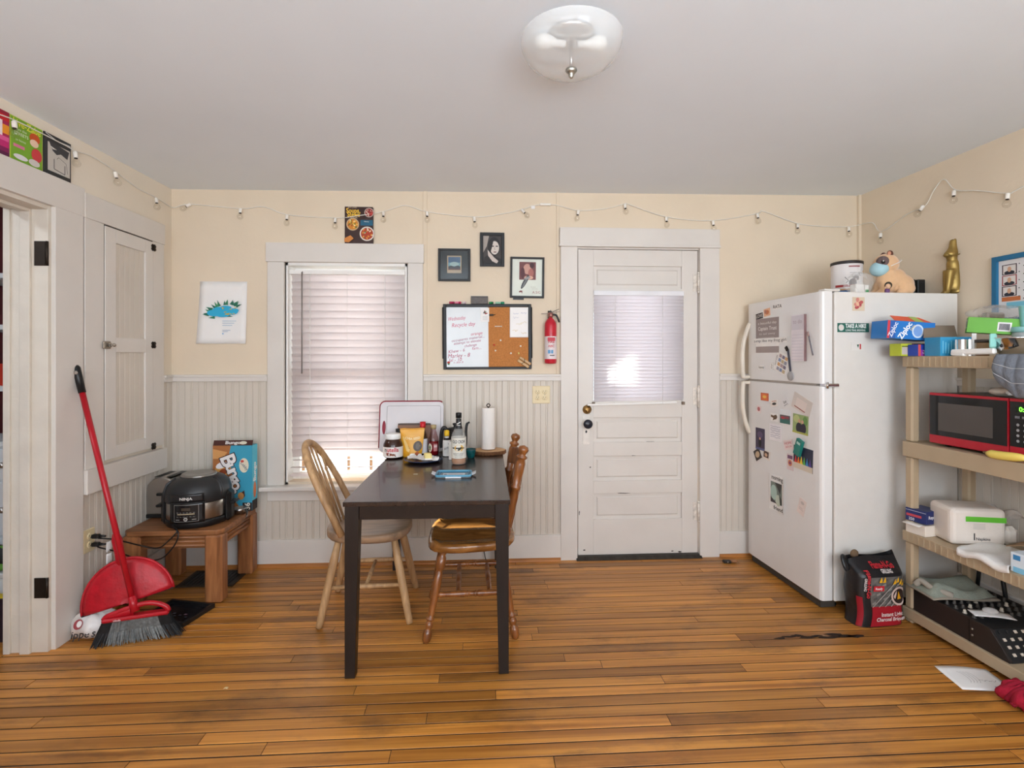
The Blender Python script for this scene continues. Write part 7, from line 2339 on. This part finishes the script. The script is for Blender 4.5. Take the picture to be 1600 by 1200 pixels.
m = MB(); m.box(-.145, -.075, 0, .085, .085, .172); b = m.build('napkins', mat((226, 216, 206), rough=.6, var=.04, bump=.25, bscale=30), t, .022, seg=3)
p = Print((.0, -.0755, 0), BACK_R, UPZ); p.rect(-.085, .112, .080, .136, (96, 186, 50)); p.rect(-.052, .028, -.047, .060, (40, 40, 44)); p.text('Napkins', -.014, .034, .018, (50, 50, 54), bold=.015)
for i in range(4): p.rect(-.055, .080 + i * .007, -.005, .083 + i * .007, (196, 190, 184))
p.build('print', b)
m = MB(); m.sheet(lambda u, v: (.086 + .075 * u + .010 * math.sin(5 * v), -.074 + .14 * v + .01 * math.sin(6 * u), .100 + .055 * math.sin(PI * u * .8 + .3) + .012 * math.sin(v * 7)), 14, 12); m.build('loose_wrap', film((224, 216, 208), .6), t)
m = MB(); m.box(.086, -.06, .002, .15, .05, .09, ch=.02); m.build('folded_end', mat((214, 206, 196), rough=.6, var=.1, scale=24), t)
t = thing('paper_towel_sheet', 'crumpled white paper towel sheet draped over the lower shelf edge', 'paper towel', shelf_pos(0, 0, 0), SHA)
m = MB()
def drape(u, v):
    y = -.250 - .22 * u - .05 * v
    s_ = v * .262
    x = .24 - s_
    z = LZ + .012 + .006 * math.sin(u * 9 + v * 4) * (.4 + v) + .006 * math.sin(v * 9) + .020 * (1 - v) * u
    if x < -.006:
        z -= (-.006 - x) * 1.2
        x = -.006 - (-.006 - x) * .35
    return (x, y + .03 * math.sin(v * 3), max(z, LZ + .003) if x > -.004 else z)
m.sheet(drape, 24, 24, .0006); m.build('sheet', mat((234, 230, 226), rough=.9, var=.02, bump=.2, bscale=140), t)
t = thing('open_carton', 'brown cardboard box lying open at the right of the lower shelf', 'box', shelf_pos(.220, -.560, LZ), SHA + .3)
m = MB(); m.box(-.07, -.12, 0, .09, .10, .006); m.box(-.07, .094, 0, .09, .10, .10); m.box(.084, -.12, 0, .09, .10, .10); m.build('box_wall', mat((150, 118, 90), rough=.8, var=.06), t)
m = MB(); m.add([(-.07, .10, .098), (.09, .10, .098), (.07, .19, .06), (-.05, .19, .06), (-.07, .10, .095), (.09, .10, .095), (.07, .19, .057), (-.05, .19, .057)], [(0, 1, 2, 3), (7, 6, 5, 4), (0, 4, 5, 1), (1, 5, 6, 2), (2, 6, 7, 3), (3, 7, 4, 0)]); m.build('flap', mat((156, 124, 94), rough=.8), t)
t = thing('tissue_box', 'blue and white printed carton at the front of the lower shelf', 'box', shelf_pos(.060, -.560, LZ), SHA + .1)
m = MB(); m.box(-.035, -.11, 0, .065, .07, .078, ch=.002); b = m.build('carton', mat((214, 224, 232), rough=.5), t)
p = Print((-.035, -.02, 0), V((0, -1, 0)), UPZ); p.rect(-.08, .0, .08, .022, (130, 190, 220)); p.ell(-.02, .05, .018, .012, (206, 110, 70)); p.rect(.02, .036, .06, .044, (50, 110, 170)); p.rect(-.08, .05, -.055, .07, (60, 130, 180)); p.build('print', b)
t = thing('leaflet', 'purple and pale blue leaflet at the edge of the lower shelf', 'leaflet', shelf_pos(.030, -.690, LZ), SHA + .2)
m = MB(); m.box(-.03, -.05, 0, .05, .05, .002); m.build('sheet', mat((206, 214, 224), rough=.5), t)
p = Print((0, 0, .002), V((0, -1, 0)), V((1, 0, 0))); p.rect(-.05, -.03, .05, .0, (96, 50, 100)); p.rect(-.05, .01, .05, .03, (130, 180, 210)); p.build('print', t)

# mixing console on the bottom shelf
BZ = LV[0][1] + .0005
t = thing('mixing_console', 'black audio mixing console with rows of knobs on the bottom shelf', 'mixer', shelf_pos(.014, -.030, BZ), SHA)
BRN = mat((40, 33, 30), rough=.5, var=.08, key='mixer_side')
YF, YE = -.385, -.465          # top edge of the slanted panel, bottom edge
prof = [(0, 0), (YE, 0), (YE, .012), (YF, .098), (0, .098)]
MPX = Matrix(((0, 0, 1, 0), (1, 0, 0, 0), (0, 1, 0, 0), (0, 0, 0, 1)))
m = MB(); m.prism([(y_, z_) for y_, z_ in prof], .012, .345, MPX); m.build('chassis', BLACKM, t)
for x0 in (0.0, .345):
    m = MB(); m.prism([(y_, z_ + (.006 if z_ > .05 else 0)) for y_, z_ in prof], x0, x0 + .012, MPX); ck = m.build('end_cheek', BRN, t, .002)
    if x0 == 0:
        m = MB(); m.box(-.0012, -.300, .0, .0, -.297, .10); m.build('panel_seam', BLACK, ck)
        for z_ in (.035, .062):
            m = MB(); m.ball((-.001, -.312, z_), .003, .005, .005, 10, 8); m.build('screw', STEEL, ck)
knm = None
KC = [mat((70, 66, 62), rough=.5), mat((196, 186, 170), rough=.4), mat((30, 30, 32), rough=.5)]
for i in range(9):
    for j in range(7):
        m = None
        mm_ = MB(); mm_.lathe([(.0085, 0), (.0085, .004), (.0065, .005), (.006, .015), (.004, .017), (0, .017)], 8)
        if knm is None:
            knm = [mm_.mesh('knob', k) for k in KC]
        o = bpy.data.objects.new('knob', knm[1 if (i + j * 2) % 5 == 0 else 0]); COL.objects.link(o); o.parent = t
        o.location = (.030 + i * .0365, -.040 - j * .042, .098)
ang = math.atan2(.086, YF - YE)
btn = [MB().box(-.006, -.006, 0, .006, .006, .007, ch=.0015).mesh('button', mat(c, rough=.4)) for c in ((214, 200, 184), (190, 60, 50), (34, 34, 36))]
for i in range(9):
    for j in range(4):
        o = bpy.data.objects.new('button', btn[1 if (i, j) in ((4, 2), (6, 2)) else (2 if j == 3 and i < 2 else 0)]); COL.objects.link(o); o.parent = t
        f = .16 + .24 * j
        o.location = (.034 + i * .036, YE + (YF - YE) * f, .012 + .086 * f + .0005)
        o.rotation_euler = (ang, 0, 0)
t = thing('folded_towel', 'grey-green folded towel lying on the mixing console', 'towel', shelf_pos(.150, -.115, BZ + .116), SHA - .1)
rb = random.Random(3)
m = MB()
def twl(u, v):
    x, y = (u - .5) * .30, (v - .5) * .17
    e = min(1, 7 * min(u, 1 - u)) * min(1, 6 * min(v, 1 - v))
    return (x, y + .012 * math.sin(u * 8), .006 + e * (.034 + .012 * math.sin(u * 7 + v * 3) + .008 * math.sin(v * 9 + u * 2)))
m.sheet(twl, 26, 18); m.build('upper_fold', mat((140, 146, 134), rough=.95, var=.16, scale=14, bump=.3, bscale=120), t)
m = MB(); m.sheet(lambda u, v: ((u - .5) * .31 - .004, (v - .5) * .18, .003 + .004 * math.sin(u * 6)), 12, 8, .006); m.build('lower_fold', mat((150, 140, 126), rough=.95, var=.1), t)
m = MB(); m.tube(smooth_path([(-.150, .03, .02), (-.135, .01, .045), (-.12, -.03, .03), (-.06, -.08, .015)]), [.014] * 30, 8); m.build('rolled_edge', mat((158, 150, 138), rough=.95), t)
t = thing('clear_packet', 'small clear plastic packet on white card lying on the mixing console', 'packet', shelf_pos(.110, -.340, BZ + .117), SHA - .35)
m = MB(); m.sheet(lambda u, v: ((u - .5) * .15, (v - .5) * .06, .001 + .004 * math.sin(u * 3)), 8, 4, .001); m.build('card', PAPER, t)
m = MB(); m.ball((.0, .01, .014), .030, .020, .013); m.build('bubble', film((226, 222, 220), .5), t)
# black leg of a tripod standing behind the shelf posts
t = thing('tripod_leg', 'thin black folded stand leaning behind the bottom shelf', 'stand', shelf_pos(0, 0, 0), SHA)
m = MB(); m.tube([(.335, -.062, LV[0][1] + .002), (.350, -.080, .400)], .0085, 8); m.build('rear_leg', BLACK, t)
m = MB(); m.tube([(.395, -.18, .002), (.395, -.115, .40)], .009, 8); m.build('front_leg', BLACK, t)

# ================================================================== things on the floor at right
t = thing('charcoal_bag', 'red and black charcoal briquette bag standing against the refrigerator', 'bag', (1.955, 2.432, 0), math.radians(4))
m = MB()
CW, CD, CH = .128, .062, .318
def cbag(u, v):
    a = 2 * PI * u
    k = 4.0 if v < .8 else 4.0
    c, s_ = math.cos(a), math.sin(a)
    top_ = max(0, (v - .80) / .20)
    w_ = CW * (1 - .05 * math.sin(v * PI)) * (1 + .06 * top_)
    d_ = CD * (1 + .12 * math.sin(v * PI)) * (1 - .75 * top_)
    r = 1 / ((abs(c) ** k + abs(s_) ** k) ** (1 / k))
    z = CH * v + .008 * math.sin(a * 3 + 1) * top_ - .02 * (c + 1) * 0 + .012 * c * top_
    return (w_ * r * c + .006 * math.sin(v * 9), d_ * r * s_ + .030 * top_, z)
m.sheet(cbag, 48, 24)
bg_ = m.build('bag_body', mat((32, 31, 33), rough=.36, var=.15, scale=20, bump=.35, bscale=18), t)
def front(u_, v):          # u_ -1..1 across the front
    X = max(-.995, min(.995, u_))
    q = X / (1 - X ** 4) ** .25
    return cbag(0.75 + math.atan(q) / (2 * PI), v)
class CB(Print):
    def pt(s, x, y):
        v = min(.98, max(.01, y / CH)); u = max(-1, min(1, x / CW))
        q = V(front(u, v)); q.y -= s.h + .0015
        return q
    def grid(s, x0, y0, x1, y1, col, n=8):
        mi = s._m(col); s.h += s.step
        vs = [s.pt(x0 + (x1 - x0) * i / n, y0 + (y1 - y0) * j / n) for j in range(n + 1) for i in range(n + 1)]
        s.mb.add(vs, [[j * (n + 1) + i, j * (n + 1) + i + 1, (j + 1) * (n + 1) + i + 1, (j + 1) * (n + 1) + i] for j in range(n) for i in range(n)], None, mi, True)
p = CB((0, 0, 0), BACK_R, UPZ, step=.0002)
p.grid(-.070, .004, .124, .104, (166, 26, 40)); p.grid(-.074, .104, .122, .245, (104, 100, 96)); p.grid(-.126, .004, -.110, .150, (150, 24, 38))
for i in range(7):
    for j in range(6):
        x_ = -.066 + i * .027 + (j % 2) * .008; y_ = .112 + j * .022
        if x_ < .105: p.poly([(x_, y_), (x_ + .020, y_ + .008), (x_ + .018, y_ + .018), (x_ - .002, y_ + .010)], ((140, 136, 130), (84, 80, 78), (118, 114, 108))[(i + j) % 3])
for i in range(7): p.line([(-.074 + i * .034, .106), (-.01 + i * .034, .160), (.07 + i * .034 if i < 2 else .118, .160 + (.075 if i < 2 else max(0, .118 - (-.01 + i * .034)) * .9))], .003, (176, 172, 166))
for x_, y_ in ((.05, .225), (.066, .232), (.085, .222), (.10, .215), (-.03, .236), (-.01, .236)): p.poly([(x_ - .010, y_ - .012), (x_ + .008, y_ - .010), (x_ + .002, y_ + .016)], (226, 170, 30))
p.ell(.078, .155, .046, .046, (214, 190, 180), 24); p.ell(.078, .155, .036, .036, (50, 36, 32), 22); p.poly([(.066, .140), (.090, .142), (.074, .180)], (226, 160, 30)); p.rect(-.068, .185, -.010, .210, (190, 30, 44)); p.text('Ready', -.039, .197, .016, (236, 220, 220), bold=.02)
p.text('Instant Light', .028, .068, .028, (232, 216, 214), bold=.02, w=.120); p.text('Charcoal Briquets', .026, .044, .026, (232, 216, 214), bold=.02, w=.165)
p.text('Flame-N-Go', .012, .290, .032, (190, 36, 48), bold=.02, w=.120); p.text('GRILLING', .016, .270, .018, (214, 206, 204), bold=.03, w=.060)
p.text('Flame-N-Go', -.092, .215, .028, (190, 36, 48), rot=-PI / 2, bold=.02, w=.125); p.text('GRILLING', -.108, .215, .013, (214, 206, 204), rot=-PI / 2, bold=.02, w=.06)
p.build('print', bg_)
m = MB(); m.tube(smooth_path([(-.128, .02, .300), (-.148, .015, .315), (-.150, .0, .285), (-.142, -.005, .265)]), [.020] * 30, 8, flat=.5); m.build('folded_corner', mat((30, 30, 32), rough=.35), t)
m = MB(); m.ball((-.07, .035, .325), .022, .012, .022); m.build('torn_paper', mat((110, 88, 66), rough=.9), t)

t = thing('drawing_paper', 'white sheet with a pencil drawing lying on the floor by the shelf', 'paper', (2.015, 1.962, .0012), math.radians(-8))
m = MB(); m.sheet(lambda u, v: ((u - .5) * .205, (v - .5) * .150, .001 + .010 * max(0, v - .75) ** 1.2 + .004 * math.sin(u * 4) * v), 10, 8, .0006); m.build('sheet', PAPER, t)
p = Print((0, 0, .006), V((1, 0, 0)), V((0, 1, 0)))
for i in range(4): p.line([(-.045 + i * .012 + .016 * math.cos(a / 6), .0 + .036 * math.sin(a / 6)) for a in range(-8, 10)], .0012, (150, 148, 150))
p.scribble(.0, .07, -.02, .006, .0014, (150, 148, 150), 20, 5); p.rect(.03, -.062, .06, -.056, (150, 150, 170)); p.build('pencil_drawing', t)
t = thing('red_cloth', 'crumpled crimson knitted cloth on the floor at the lower right', 'cloth', (2.045, 1.800, 0))
m = MB()
rb = random.Random(12)
m.sheet(lambda u, v: (lambda a, e, r: (.070 * r * math.cos(e) * math.cos(a), .065 * r * math.cos(e) * math.sin(a), max(.001, .04 + .042 * math.sin(e) * r)))(2 * PI * u, PI * (v - .5), 1 + .13 * math.sin(10 * PI * u + 3 * v) + .10 * math.sin(14 * PI * u - 9 * v)), 44, 20)
m.build('bunched_folds', mat((160, 18, 46), rough=.95, var=.12, scale=30, bump=.4, bscale=120), t)
m = MB()
for k in range(3): m.tube(smooth_path([(-.068 + .01 * k, -.02 + .03 * k, .02), (-.04, -.04 + .03 * k, .064), (.0, -.05 + .03 * k, .080), (.04, -.04 + .02 * k, .064)]), .010, 8)
m.build('knitted_strands', mat((140, 14, 40), rough=.95), t)
t = thing('door_wedge', 'small dark brown wedge on the floor beside the refrigerator', 'door stop', (1.585, 3.165, .0), math.radians(-3))
m = MB(); m.box(-.045, -.016, 0, .004, .014, .016, ch=.003); m.build('block', mat((40, 34, 30), rough=.6), t)
m = MB(); m.ball((.022, 0, .011), .024, .016, .011); m.build('brush_end', mat((150, 104, 70), rough=.8), t)
m = MB(); m.ball((-.020, -.017, .009), .005, .002, .005); m.build('rivet', STEEL, t)
m = MB(); m.sheet(lambda u, v: ((u - .5) * .016, (v - .5) * .010, .0025 * math.sin(PI * u)), 6, 4, .0008)
t = tag(m.build('wood_chip', mat((226, 200, 150), rough=.7)), 'tiny pale flake on the floor left of the table', 'chip'); t.location = (-1.03, 2.075, .001)

# ================================================================== outside the back wall: porch with an added sun-blocking roof, railing, snowy yard
SNOW = mat((226, 230, 236), rough=.8, var=.03, scale=3)
m = MB(); m.box(-14, WB + .16, -.55, 14, 24, -.45); struct(m.build('ground_yard', SNOW), 'snowy yard outside')
DECK = wood((130, 100, 74), (164, 132, 100), rough=.7, stretch=(14, 1, 10), key='deck')
t = thing('porch', 'weathered wooden porch outside the back wall with an added flat sun-blocking roof', 'porch', (0, WB + .15, 0))
for i in range(26):
    m = MB(); m.box(-2.4 + i * .16, .01, -.14, -2.4 + i * .16 + .152, 2.2, -.11); m.build('deck_board', DECK, t)
PR = mat((190, 176, 166), rough=.8)
RZ, RY = 2.02, 4.28
outer = [(-9, 0), (5, 0), (5, RY), (-9, RY)]
inner = [(-2.56, 2.52), (-1.81, 2.08), (-2.86, 2.92), (-2.98, 2.85)]      # hole shaped to let one patch of sun onto the door blind
m = MB()
for z_, fl in ((RZ, 0), (RZ + .05, 1)):
    vs = [(x, y, z_) for x, y in outer + inner]
    fs = [(0, 1, 5, 4), (1, 2, 6, 5), (2, 3, 7, 6), (3, 0, 4, 7)]
    m.add(vs, [f[::-1] if fl == 0 else f for f in fs])
m.build('sun_blocker_roof', PR, t)  # unseen roof added and sized to keep the sun off most of the blinds
for x_ in (-2.3, .1, 1.9):
    m = MB(); m.box(x_, 2.08, -.14, x_ + .09, 2.17, 2.02); m.build('post', PR, t)
for z_ in (.72, .02):
    m = MB(); m.box(-2.3, 2.10, z_, 1.9, 2.15, z_ + .05); m.build('rail', DECK, t)
for i in range(17):
    m = MB(); m.box(-2.2 + i * .24, 2.115, .07, -2.2 + i * .24 + .03, 2.14, .72); m.build('baluster', DECK, t)
